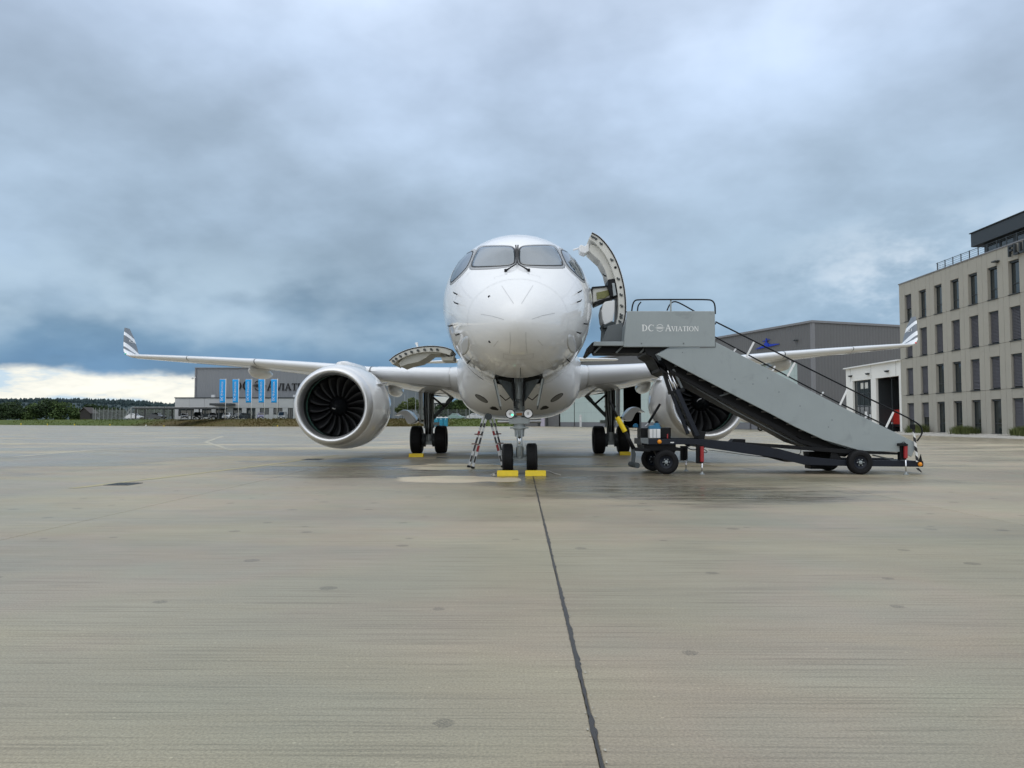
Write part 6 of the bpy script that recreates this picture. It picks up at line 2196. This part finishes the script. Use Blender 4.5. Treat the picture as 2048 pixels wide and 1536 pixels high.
MB().cyl((27.6, jy, .25), (27.6, jy, 1.4), .06, None, 10).build('nose_leg', M_STEEL, bj)
tyre((27.6, jy, .24), .24, .15, .12, 'y', 0, 20).build('nose_tyre', M_TYRE, bj, auto=35)

bj.scale = (-1, 1, 1)
bj.location.x = 63.9 - 33.6

# ================================================================== left hangar with office front
PZ = 1.75                       # level of the car park above the apron
LH = thing('hangar', 'pale grey hangar with dark serif lettering behind the blue banners', 'hangar', Vector((-66, 215, PZ)))
LX0, LX1, LD, LT = -86.9, -45.3, 205.0, 15.4
cl = MB()
corr(cl, (LX0, LD, 0), (LX1, LD, 0), PZ, LT, Vector((0, -1, 0)), .9, .035)
corr(cl, (LX1, LD, 0), (LX1, 345, 0), PZ, LT, Vector((1, 0, 0)), 1.5, .10)
corr(cl, (LX0, 345, 0), (LX0, LD, 0), PZ, LT, Vector((-1, 0, 0)), 1.5, .08)
cl.build('cladding', M_CLAD2, LH)
MB().box(((LX0 + LX1) / 2, 275, LT + .12), (LX1 - LX0 + .5, 140.6, .24)).build('roof', M_TRIM, LH)
MB().box((LX0 - .05, LD - .05, (PZ + LT) / 2), (.35, .35, LT - PZ)).build('corner_trim', M_TRIM, LH)
MB().box((LX1 + .05, LD - .05, (PZ + LT) / 2), (.35, .35, LT - PZ)).build('corner_trim', M_TRIM, LH)
b0, b1 = U(468, 781, LD), U(630, 781, LD)
s_ = (b1.x - b0.x) / PW
lettering('hangar_lettering', P_, lambda u, v, h: (b0.x + u * s_, LD - .12 - h, b0.z + v * s_), M_SEALBLK, LH, .15)
c = U(386, 755, LD - .3)
MB().box((LX0 - .45, LD - .2, c.z), (1.0, .25, .22)).box((LX0 - .8, LD - .35, c.z - .25), (.35, .6, .32)).build('security_camera', M_WHT, LH)
# blue doors low on the side wall
for yy in (232, 262):
    MB().box((LX1 + .14, yy, PZ + 2.4), (.1, 14, 4.6)).build('side_door', mat('blue_grey_door', (.03, .06, .12), .5), LH)
for yy in (250, 300):
    MB().box((LX1 + .2, yy, 7), (.2, 1.0, 9.5)).build('light_strip', M_GCON, LH)

OF = thing('office_wing_building', 'low pale concrete office wing in front of the lettered hangar', 'building', Vector((-60, 200, PZ)))
OX0, OX1, OD, OT = U(350, 800, 200).x, U(705, 800, 200).x, 200.0, 7.25
MB().box(((OX0 + OX1) / 2, OD + 2.6, (PZ + OT) / 2), (OX1 - OX0 - .1, 4.6, OT - PZ - .2)).build('wall_core', M_JOINT, OF)
wins = [(357, 388, 817, 832), (404, 423, 817, 834), (432, 452, 816, 838), (466, 484, 816, 834), (493, 511, 815, 838), (520, 538, 815, 829), (547, 565, 815, 829), (576, 586, 815, 838), (610, 628, 815, 829), (640, 660, 815, 829)]
zb_of = lambda y: U(0, y, OD).z
xs_e = [OX0]
for a, b_, t, bt in wins: xs_e += [U(a, 820, OD).x, U(b_, 820, OD).x]
xs_e.append(OX1)


def opanel(x0, x1, z0, z1):
    MB().box(((x0 + x1) / 2, OD + .1, (z0 + z1) / 2), (x1 - x0 - .05, .3, z1 - z0 - .05)).build('concrete_panel', M_GCON, OF)


zt = zb_of(816)
for i in range(12):
    xa, xb = OX0 + (OX1 - OX0) * i / 12, OX0 + (OX1 - OX0) * (i + 1) / 12
    opanel(xa, xb, zt, OT)
for i in range(0, len(xs_e), 2):
    opanel(xs_e[i], xs_e[i + 1], PZ, zt)
for (a, b_, t, bt) in wins:
    xa, xb = U(a, 820, OD).x, U(b_, 820, OD).x
    zbt = max(PZ, zb_of(bt))
    fr = MB()
    fr.box(((xa + xb) / 2, OD + .12, zt - .06), (xb - xa, .12, .12))
    for x in (xa + .06, (xa + xb) / 2, xb - .06):
        fr.box((x, OD + .13, (zt + zbt) / 2 - .06), (.12, .12, zt - zbt - .12))
    o_f = fr.build('window', M_ANTH, OF)
    for k in (0, 1):
        MB().box((xa + (xb - xa) * (.25 + .5 * k), OD + .18, (zt + zbt) / 2), ((xb - xa) / 2 - .15, .04, zt - zbt - .1)).build('pane', M_BGLASS, o_f)
    if zbt > PZ + .3: opanel(xa, xb, PZ, zbt)
MB().box(((OX0 + OX1) / 2, OD + 2.4, OT + .12), (OX1 - OX0 + .2, 5.2, .24)).build('roof_edge', M_ANTH, OF)
ca, cb = U(424, 810, 198), U(466, 810, 198)
MB().box(((ca.x + cb.x) / 2, 198, U(0, 809, 198).z), (cb.x - ca.x, 3.4, .55)).build('entrance_canopy', M_ANTH, OF, bev=.03)
for x, w_ in ((427, .9), (590, .8)):
    c = U(x, 793, 202)
    MB().box((c.x, 202, OT + .6), (w_, .8, .7)).build('roof_unit', M_GREYP, OF)

# ================================================================== flag poles with banners
banner_polys = P_
for i, px in enumerate((450.5, 476.5, 502.5, 528.5, 554)):
    D = 188.5
    ft = U(px, 838, D)
    base = Vector((ft.x, D, PZ))
    ztop, zbot = U(px, 758.5, D).z, U(px, 805, D).z
    wd = 12.2 * D / FPX
    names = ['first', 'second', 'third', 'fourth', 'fifth']
    fp = thing('flagpole', f'{names[i]} from the left of five white poles with a blue lettered banner', 'flagpole', base, group='flagpoles before the left hangar')
    MB().cyl(base, (base.x, D, ztop + .15), .085, .06, 12).build('pole', M_WHT, fp, smooth=True)
    MB().cyl((base.x + .05, D, ztop), (base.x - wd, D, ztop), .03, None, 8).build('arm', M_WHT, fp)
    rg, k = [], 10
    rr = random.Random(i)
    ph_ = rr.random() * 6
    fk = lambda u, v: .10 * math.sin(u * 2.2 + v * 1.1 + ph_) * u / wd
    taper = lambda v: 1 - .10 * v * (0.3 + .7 * rr.random() * 0)
    vs, fs = [], []
    NU, NV = 6, 16
    for v in range(NV + 1):
        t = v / NV
        for u in range(NU + 1):
            uu = u / NU * wd * (1 - .10 * t)
            vs.append((base.x - .10 - uu, D + fk(uu, t * 5), ztop - .05 - (ztop - zbot) * t))
    for v in range(NV):
        for u in range(NU):
            a = v * (NU + 1) + u
            fs.append((a, a + 1, a + NU + 2, a + NU + 1))
    fl_ = MB().add(vs, fs).build('banner', M_FLAGB, fp, smooth=True)
    md = fl_.modifiers.new('thick', 'SOLIDIFY')
    md.thickness = .02
    Lb = (ztop - zbot) * .82
    s2 = Lb / PW
    bx = base.x - .10 - wd * .5 + .37 * s2
    zs = zbot + (ztop - zbot) * .08
    lettering('banner_lettering', P_, lambda u, v, h: (bx - v * s2, D - .13 - h, zs + u * s2), M_WHT, fp, .01)

# ================================================================== cars
M_TINT = mat('car_glass', (.012, .016, .018), .05, var=.1, ior=1.6)
car_n = [0]


def car(px, base_z, D, heading, c, label, kind='hatch', ln=4.4, h=1.62, group='cars parked before the left hangar'):
    o0 = U(px, 838, D)
    root = thing('parked_car', label, 'car', Vector((o0.x, D, base_z)), (0, 0, heading), group)
    L, W_ = ln, 1.82
    Z = Vector((0, 0, 0))
    ORG[root] = Z
    pm = mat('car_paint_%s' % '_'.join(str(int(k * 100)) for k in c), c, .25, var=.04, coat=.5)
    # profile along local y: front is -y
    if kind == 'van': top = [(-.5, .62), (-.46, .72), (-.36, .80), (-.22, h), (.44, h), (.49, .9), (.5, .6)]
    elif kind == 'sedan': top = [(-.5, .62), (-.47, .74), (-.22, .92), (-.06, h), (.22, h - .02), (.36, .98), (.49, .92), (.5, .6)]
    else: top = [(-.5, .66), (-.47, .82), (-.24, 1.0), (-.11, h - .02), (.08, h), (.34, h - .06), (.47, 1.0), (.5, .66)]
    low = [(.5, .30), (.40, .24), (-.40, .24), (-.5, .32)]
    prof = [(a * L, b_) for a, b_ in top + low]
    rg = []
    for x, k in ((-W_ / 2, .90), (-W_ / 2 + .08, 1.0), (W_ / 2 - .08, 1.0), (W_ / 2, .90)):
        ring = []
        for y, z in prof:
            inset = 0
            zz = z if z < 1.0 or k == 1.0 else z - .08
            xx = x
            if z > 1.02: xx = x * .82
            ring.append((xx, y * (1 if k == 1 else .985), zz))
        rg.append(ring)
    body = MB().loft(rg).build('body', pm, root, auto=38, bev=.02)
    # glass: windscreen, rear and sides
    ft = [(a * L, b_) for a, b_ in top]
    if kind == 'van': ws, rw, beltf, beltr = (ft[2], ft[3]), (ft[5], ft[4]), -.30, .40
    elif kind == 'sedan': ws, rw, beltf, beltr = (ft[2], ft[3]), (ft[5], ft[4]), -.18, .32
    else: ws, rw, beltf, beltr = (ft[2], ft[3]), (ft[6], ft[5]), -.20, .42
    for (p, q), nm, sg in ((ws, 'windscreen', -1), (rw, 'rear_window', 1)):
        a = Vector((0, p[0], p[1])).lerp(Vector((0, q[0], q[1])), .10)
        b_ = Vector((0, p[0], p[1])).lerp(Vector((0, q[0], q[1])), .90)
        n_ = Vector((0, sg * (b_.z - a.z), abs(b_.y - a.y))).normalized() * .012
        MB().add([a + n_ + Vector((-.72, 0, 0)), a + n_ + Vector((.72, 0, 0)), b_ + n_ + Vector((.62, 0, 0)), b_ + n_ + Vector((-.62, 0, 0))], [(0, 1, 2, 3)]).build(nm, M_TINT, root)
    for s_ in (-1, 1):
        zz0, zz1 = 1.03, h - .14
        xa, xb = s_ * (W_ / 2 * .90 + .045), s_ * (W_ / 2 * .82 + .025)
        MB().add([(xa, beltf * L, zz0), (xa, beltr * L, zz0), (xb, (beltr - .07) * L, zz1), (xb, (beltf + .11) * L, zz1)], [(0, 1, 2, 3)]).build('side_window', M_TINT, root)
        for yy in (-.31 * L, .30 * L):
            tyre((s_ * (W_ / 2 - .10), yy, .32), .32, .20, .2, 'x', 0, 22).build('wheel', M_TYRE, root, auto=35)
            hub((s_ * (W_ / 2 - .10), yy, .32), .2, .22, 'x').build('rim', M_ALU, root, auto=35)
        MB().box((s_ * .62, -.487 * L, .72), (.36, .08, .14)).build('headlight', M_WHT, root, bev=.02)
        MB().box((s_ * .68, .492 * L, .85), (.28, .06, .16)).build('tail_light', M_RED, root, bev=.02)
        MB().box((s_ * .98, -.17 * L, 1.06), (.2, .1, .13)).build('wing_mirror', pm, root, bev=.02)
    MB().box((0, -.499 * L, .52), (.9, .05, .22)).build('grille', M_BLACK, root)
    MB().box((0, -.506 * L, .42), (.5, .03, .11)).build('number_plate', M_WHT, root)
    return root


pz = PZ + .04
CH, CD = 1.62, 193.0
car(269, pz, 205, R(78), (.55, .56, .57), 'white saloon car behind the fence at the far left', 'sedan', 4.6, 1.5)
car(314, pz, 192, R(70), (.03, .035, .04), 'dark car under the left end of the carport roof', 'sedan', 4.5, 1.5)
car(369, pz, CD, R(24), (.13, .15, .18), 'grey saloon car parked under the carport beside its middle post', 'sedan', 4.6, 1.52)
car(396.5, pz, CD, R(12), (.025, .03, .035), 'tall dark car between the two right carport posts', 'van', 4.4, 1.75)
car(425, pz, CD, R(28), (.035, .045, .05), 'dark green car at the right end of the carport', 'hatch', 4.4, 1.6)
car(454, pz, CD, R(12), (.50, .52, .54), 'silver car behind the first blue banner pole', 'hatch', 4.1, 1.6)
car(479, pz, CD, R(-22), (.03, .04, .045), 'black car behind the second blue banner pole', 'hatch', 4.4, 1.6)
car(522, pz, CD, R(18), (.13, .13, .24), 'bluish violet car behind the fourth blue banner pole', 'hatch', 4.1, 1.6)
car(565, pz, CD, R(8), (.16, .18, .19), 'grey van parked beside the engine, right of the banners', 'van', 4.6, 1.85)
car(913, pz, 204, R(70), (.20, .34, .30), 'pale green car seen under the fuselage by the fence', 'sedan', 4.5, 1.5, 'cars seen under the fuselage')
car(951, pz, 203, R(75), (.6, .6, .6), 'white car seen under the fuselage left of the ladder', 'sedan', 4.5, 1.5, 'cars seen under the fuselage')
car(985, pz, 202, R(60), (.05, .06, .08), 'dark blue car seen under the fuselage behind the ladder', 'hatch', 4.4, 1.6, 'cars seen under the fuselage')

# carport
cp = thing('carport', 'long flat carport roof on dark posts in front of the office wing', 'carport', Vector((U(355, 838, 188).x, 188, PZ)))
a, b_ = U(268, 815, 188), U(440, 817, 188)
MB().box(((a.x + b_.x) / 2, 190, U(0, 816.3, 188).z), (b_.x - a.x, 5.4, .42)).build('roof', M_ANTH, cp)
MB().box(((a.x + b_.x) / 2, 190, U(0, 814.3, 188).z), (b_.x - a.x + .1, 5.5, .08)).build('roof_sheet', M_GREYP, cp)
zt_ = U(0, 817.5, 188).z
for px in (272, 328, 383.5, 438):
    x = U(px, 838, 188).x
    MB().box((x, 187.8, (PZ + zt_) / 2), (.26, .26, zt_ - PZ)).build('post', M_ANTH, cp)
    MB().box((x, 192.4, (PZ + zt_) / 2), (.26, .26, zt_ - PZ)).build('post', M_ANTH, cp)

# perimeter fence
fn = thing('perimeter_fence', 'tall grey wire fence beside the carport at the left', 'fence', Vector((U(260, 838, 215).x, 215, PZ)))
for i, px in enumerate((186, 191, 199, 207.5, 216, 224, 232, 240, 247.5, 257, 275, 292, 308, 322, 336, 348)):
    x = U(px, 838, 215).x
    MB().box((x, 215, PZ + 1.6), (.11, .10, 3.3)).build('post', M_FENCE, fn)
xa, xb = U(186, 838, 215).x, U(349, 838, 215).x
for i in range(9):
    MB().box(((xa + xb) / 2, 215.08, PZ + .25 + i * .3), (xb - xa, .02, .045)).build('wire', M_FENCE, fn)
wires = MB()
for i in range(130):
    x = xa + (xb - xa) * i / 130
    wires.box((x, 215.1, PZ + 1.4), (.035, .02, 2.7))
tag(wires.build('mesh_wires', M_FENCE, fn), kind='stuff')
gl_ = MB().bar((U(247, 838, 200).x, 200, PZ + .1), (U(262, 838, 200).x, 200, PZ + 3.0), .16, .16)
gl_.bar((U(262, 838, 200).x, 200, PZ), (U(262, 838, 200).x, 200, PZ + 3.2), .2, .2)
tag(gl_.build('gate_brace', M_FENCE, org=Vector((U(258, 838, 200).x, 200, PZ))), 'light metal gate frame with a slanting brace by the white car', 'gate')

fn2 = thing('perimeter_fence', 'thin wire fence under the fuselage behind the portable toilets', 'fence', Vector((U(900, 838, 197).x, 197, PZ)))
xa, xb = U(806, 838, 197).x, U(1004, 838, 197).x
for i in range(12):
    x = xa + (xb - xa) * i / 11
    MB().box((x, 197, PZ + 1.3), (.09, .09, 2.7)).build('post', M_FENCE, fn2)
wires = MB()
for i in range(120):
    x = xa + (xb - xa) * i / 120
    wires.box((x, 197.06, PZ + 1.25), (.022, .02, 2.4))
for k in range(8): wires.box(((xa + xb) / 2, 197.08, PZ + .15 + k * .33), (xb - xa, .02, .025))
tag(wires.build('mesh_wires', M_FENCE, fn2), kind='stuff')

# portable toilets
for i, px in enumerate((873, 882.2, 891.4)):
    D = 177.0
    c = U(px, 853, D)
    lab = ['leftmost', 'middle', 'rightmost'][i]
    t_o = thing('portable_toilet', f'{lab} of three cyan portable toilets beyond the main wheels', 'portable toilet', Vector((c.x, D, .0)), group='portable toilets')
    t_o.location = (0, 0, 0)
    t_o.location = (c.x, D, 0)
    x0 = c.x
    MB().box((x0, D, 1.02), (1.0, 1.0, 1.95)).build('cabin', M_CYAN, t_o, bev=.03)
    MB().box((x0, D - .515, 1.0), (.74, .03, 1.75)).build('door', mat('cyan_door', (.004, .20, .31), .4), t_o, bev=.01)
    MB().prism([(x0 - .53, 2.0), (x0 + .53, 2.0), (x0 + .40, 2.16), (x0, 2.27), (x0 - .40, 2.16)], D - .53, D + .53).build('roof', M_WHT, t_o, bev=.02)
    MB().box((x0, D - .54, 1.75), (.16, .02, .16)).build('sign_plate', M_WHT, t_o)
    MB().box((x0, D, .04), (1.04, 1.04, .08)).build('base', M_GEARD, t_o)

# ================================================================== trees and shrubs
def foliage(mb, c, rad, n, leaf, r, squash=1.0, clumps=16):
    cs = []
    for _ in range(clumps):
        while True:
            p = Vector((r.uniform(-1, 1), r.uniform(-1, 1), r.uniform(-1, 1)))
            if p.length < 1: break
        cs.append((Vector((p.x * rad[0] * .72, p.y * rad[1] * .72, p.z * rad[2] * .72)), r.uniform(.28, .52)))
    for _ in range(n):
        cc, k = r.choice(cs)
        d = Vector((r.gauss(0, 1), r.gauss(0, 1), r.gauss(0, 1))).normalized() * r.uniform(.6, 1.05)
        p = Vector(c) + cc + Vector((d.x * rad[0] * k, d.y * rad[1] * k, d.z * rad[2] * k))
        a = Vector((r.gauss(0, 1), r.gauss(0, 1), r.gauss(0, 1))).normalized()
        b_ = a.orthogonal().normalized()
        s1 = leaf * r.uniform(.6, 1.3)
        mb.add([p - a * s1, p + b_ * s1 * .6, p + a * s1, p - b_ * s1 * .6], [(0, 1, 2, 3)])


def tree(px, ybase, D, zb, h, rx, label, m_, name='tree', trunk=.25, n=2600, leaf=.34, group=None, seed=0, low=.05):
    r = random.Random(seed + int(px))
    x = U(px, ybase, D).x
    root = thing(name, label, 'tree' if name.endswith('tree') else 'shrub', Vector((x, D, zb)), group=group)
    tm_ = MB()
    th = h * (.5 if trunk > .1 else .3)
    tm_.tube([(x, D, zb - .2), (x + r.uniform(-.1, .1), D, zb + th * .5), (x + r.uniform(-.2, .2), D, zb + h * .8)], [.035 * h, .024 * h, .006 * h], 8)
    for k in range(5):
        a = r.uniform(0, 6.28)
        z0 = zb + h * r.uniform(.3, .6)
        tm_.tube([(x, D, z0), (x + math.cos(a) * rx * .5, D + math.sin(a) * rx * .4, z0 + h * .22)], [.014 * h, .005 * h], 6)
    tm_.build('trunk', M_BARK, root, smooth=True)
    cm_ = MB()
    z0 = zb + h * low
    foliage(cm_, (x, D, (z0 + zb + h) / 2), (rx, rx * .8, (zb + h - z0) / 2 * 1.05), n, leaf, r)
    cm_.build('crown', m_, root)


hd = [(12, 7.2, 5.2, 'broad dark evergreen at the far left edge of the picture', M_LEAFD), (40, 5.4, 5.0, 'low round dark bush second from the left edge', M_LEAFD),
      (64, 7.4, 5.0, 'dark green bush in the middle of the left thicket', M_LEAFM), (92, 8.2, 5.6, 'tallest rounded bush of the thicket at the left', M_LEAFD),
      (120, 7.6, 5.2, 'dark bush right of the tallest one in the left thicket', M_LEAFM), (146, 5.6, 4.4, 'low bright bush at the right end of the left thicket', M_LEAFM), (30, 8.0, 4.0, 'dark pointed tree behind the low bushes at the left', M_LEAFD)]
for i, (px, h, rx, lab, m_) in enumerate(hd):
    tree(px, 838, 300 + (20 if px == 30 else 0), 1.9, h, rx, lab, m_, 'bush', .05, 2600, .40, 'thicket at the left', i, -.05)
for i, (px, h, rx) in enumerate(((180, 7, 4), (205, 6.2, 4.5), (232, 5.6, 4), (286, 5.2, 4.5), (312, 5.0, 4.5), (338, 4.8, 4.5))):
    tree(px, 838, 330, 2.0, h, rx, ['dark tree just right of the wooden shed', 'dark tree behind the left end of the fence', 'dark tree behind the fence near the gate', 'low tree behind the carport roof at its left', 'low tree behind the middle of the carport', 'low tree beside the office wing corner'][i], M_LEAFD, 'tree', .2, 1500, .45, 'trees behind the fence', i + 20)
tree(825, 838, 214, PZ, 6.2, 3.4, 'light green young tree before the hangar side by the left main gear', M_LEAFY, 'tree', .2, 1500, .30, None, 3, .35)
tree(806, 838, 218, PZ, 4.4, 2.6, 'smaller light green tree left of the one by the main gear', M_LEAFY, 'tree', .2, 900, .28, None, 5, .3)
tree(846, 838, 216, PZ, 4.6, 2.6, 'light green tree hidden behind the left main gear strut', M_LEAFY, 'tree', .2, 900, .28, None, 6, .3)
for i, (px, h, rx, m_) in enumerate(((898, 6.0, 2.8, M_LEAFD), (910, 6.6, 2.6, M_LEAFM), (921, 6.9, 2.8, M_LEAFM), (933, 6.2, 3.0, M_LEAFM), (945, 6.4, 3.0, M_LEAFD), (960, 5.0, 3.2, M_LEAFD), (978, 4.6, 3.2, M_LEAFD), (884, 4.8, 2.6, M_LEAFD), (995, 4.2, 3.0, M_LEAFD), (1012, 4.2, 3.0, M_LEAFD))):
    tree(px, 838, 240, PZ, h, rx, ['dark tree second from the left in the row under the fuselage', 'green tree third from the left in the row under the fuselage', 'tallest green tree of the row under the fuselage', 'green tree right of the tallest in the row under the fuselage', 'dark tree at the edge of the belly fairing in the far row', 'low dark tree hidden above the ladder top', 'low dark tree behind the ladder', 'leftmost low dark tree of the row behind the side stay', 'low dark tree right of the ladder', 'low dark tree behind the nose gear lamps'][i], m_, 'tree', .2, 1300, .36, 'row of trees under the fuselage', i + 40, .02)

# shed at the left
sd = thing('shed', 'small dark wooden shed between the thicket and the fence', 'shed', Vector((U(176, 838, 290).x, 290, 1.9)))
x0, x1 = U(166, 838, 290).x, U(186, 838, 290).x
MB().prism([(x0, 1.8), (x1, 1.8), (x1, 4.2), ((x0 + x1) / 2 - .4, 6.2), (x0, 4.8)], 288, 293).build('wall', mat('dark_timber', (.030, .026, .024), .8), sd)
MB().prism([(x0 - .3, 4.75), ((x0 + x1) / 2 - .4, 6.3), (x1 + .3, 4.1), (x1 + .3, 4.3), ((x0 + x1) / 2 - .4, 6.55), (x0 - .3, 5.0)], 287.6, 293.4).build('roof', mat('shed_roof', (.06, .05, .048), .8), sd)

# white terminal-like building, lamp posts seen between gear leg and fuselage
tb = thing('glazed_building', 'white building with dark glazing seen between gear leg and side stay', 'building', Vector((U(880, 838, 300).x, 300, 2)))
xa, xb = U(858, 838, 300).x, U(899, 838, 300).x
MB().box(((xa + xb) / 2, 303, 6.4), (xb - xa, 6, 9.0)).build('wall', M_WCON, tb)
for k in range(5):
    x = xa + (xb - xa) * (k + .5) / 5
    MB().box((x, 299.95, 5.2), (.7, .12, 6.0)).build('window', M_BGLASS, tb)
MB().box(((xa + xb) / 2, 299.9, 8.2), (xb - xa, .2, .5)).build('canopy', M_ANTH, tb)
for i, (px, yt, D, lab) in enumerate(((788, 786, 190, 'thin lamp post with ladder rungs right of the left engine'), (815, 783, 200, 'thin mast before the hangar side wall'), (831, 781, 190, 'lamp post with a white head beside the left main gear'), (939, 800, 190, 'pale lamp post under the belly fairing'))):
    b0 = U(px, 838, D)
    zt_ = U(px, yt, D).z
    lp = thing('lamp_post', lab, 'lamp post', Vector((b0.x, D, PZ)), group='lamp posts by the left hangar')
    MB().cyl((b0.x, D, PZ), (b0.x, D, zt_), .11 if i != 1 else .05, .07 if i != 1 else .04, 10).build('pole', M_FENCE, lp)
    if i in (0, 2): MB().box((b0.x - .2, D, zt_ + .1), (.75, .4, .3)).build('lamp_head', M_WHT, lp, bev=.04)
    if i == 3: MB().box((b0.x, D, zt_), (.5, .3, .15)).build('lamp_head', M_FENCE, lp)

# small marker lights along the apron edge
for i, (px, py) in enumerate(((42, 848.5), (95, 849), (149, 849.5), (220, 850), (292, 851.5), (328, 853), (555, 852.5))):
    D = 176.0 if px > 250 else 205.0
    b0 = U(px, py, D)
    mk = MB().cyl((b0.x, D, b0.z - .35), (b0.x, D, b0.z + .08), .05, None, 8)
    mk.lathe([(0, .12), (.12, .13), (.22, .06)], (b0.x, D, b0.z), 'z', 10, True)
    o = mk.build('edge_light', M_YEL if px != 292 else M_WHT, org=Vector((b0.x, D, b0.z - .35)))
    tag(o, ['edge light at the far left on the grass', 'second edge light from the left on the grass', 'third edge light from the left on the grass', 'edge light below the fence', 'white edge marker left of the carport', 'edge light right of the white marker', 'edge light below the fourth banner'][i], 'edge light', 'edge lights along the apron')
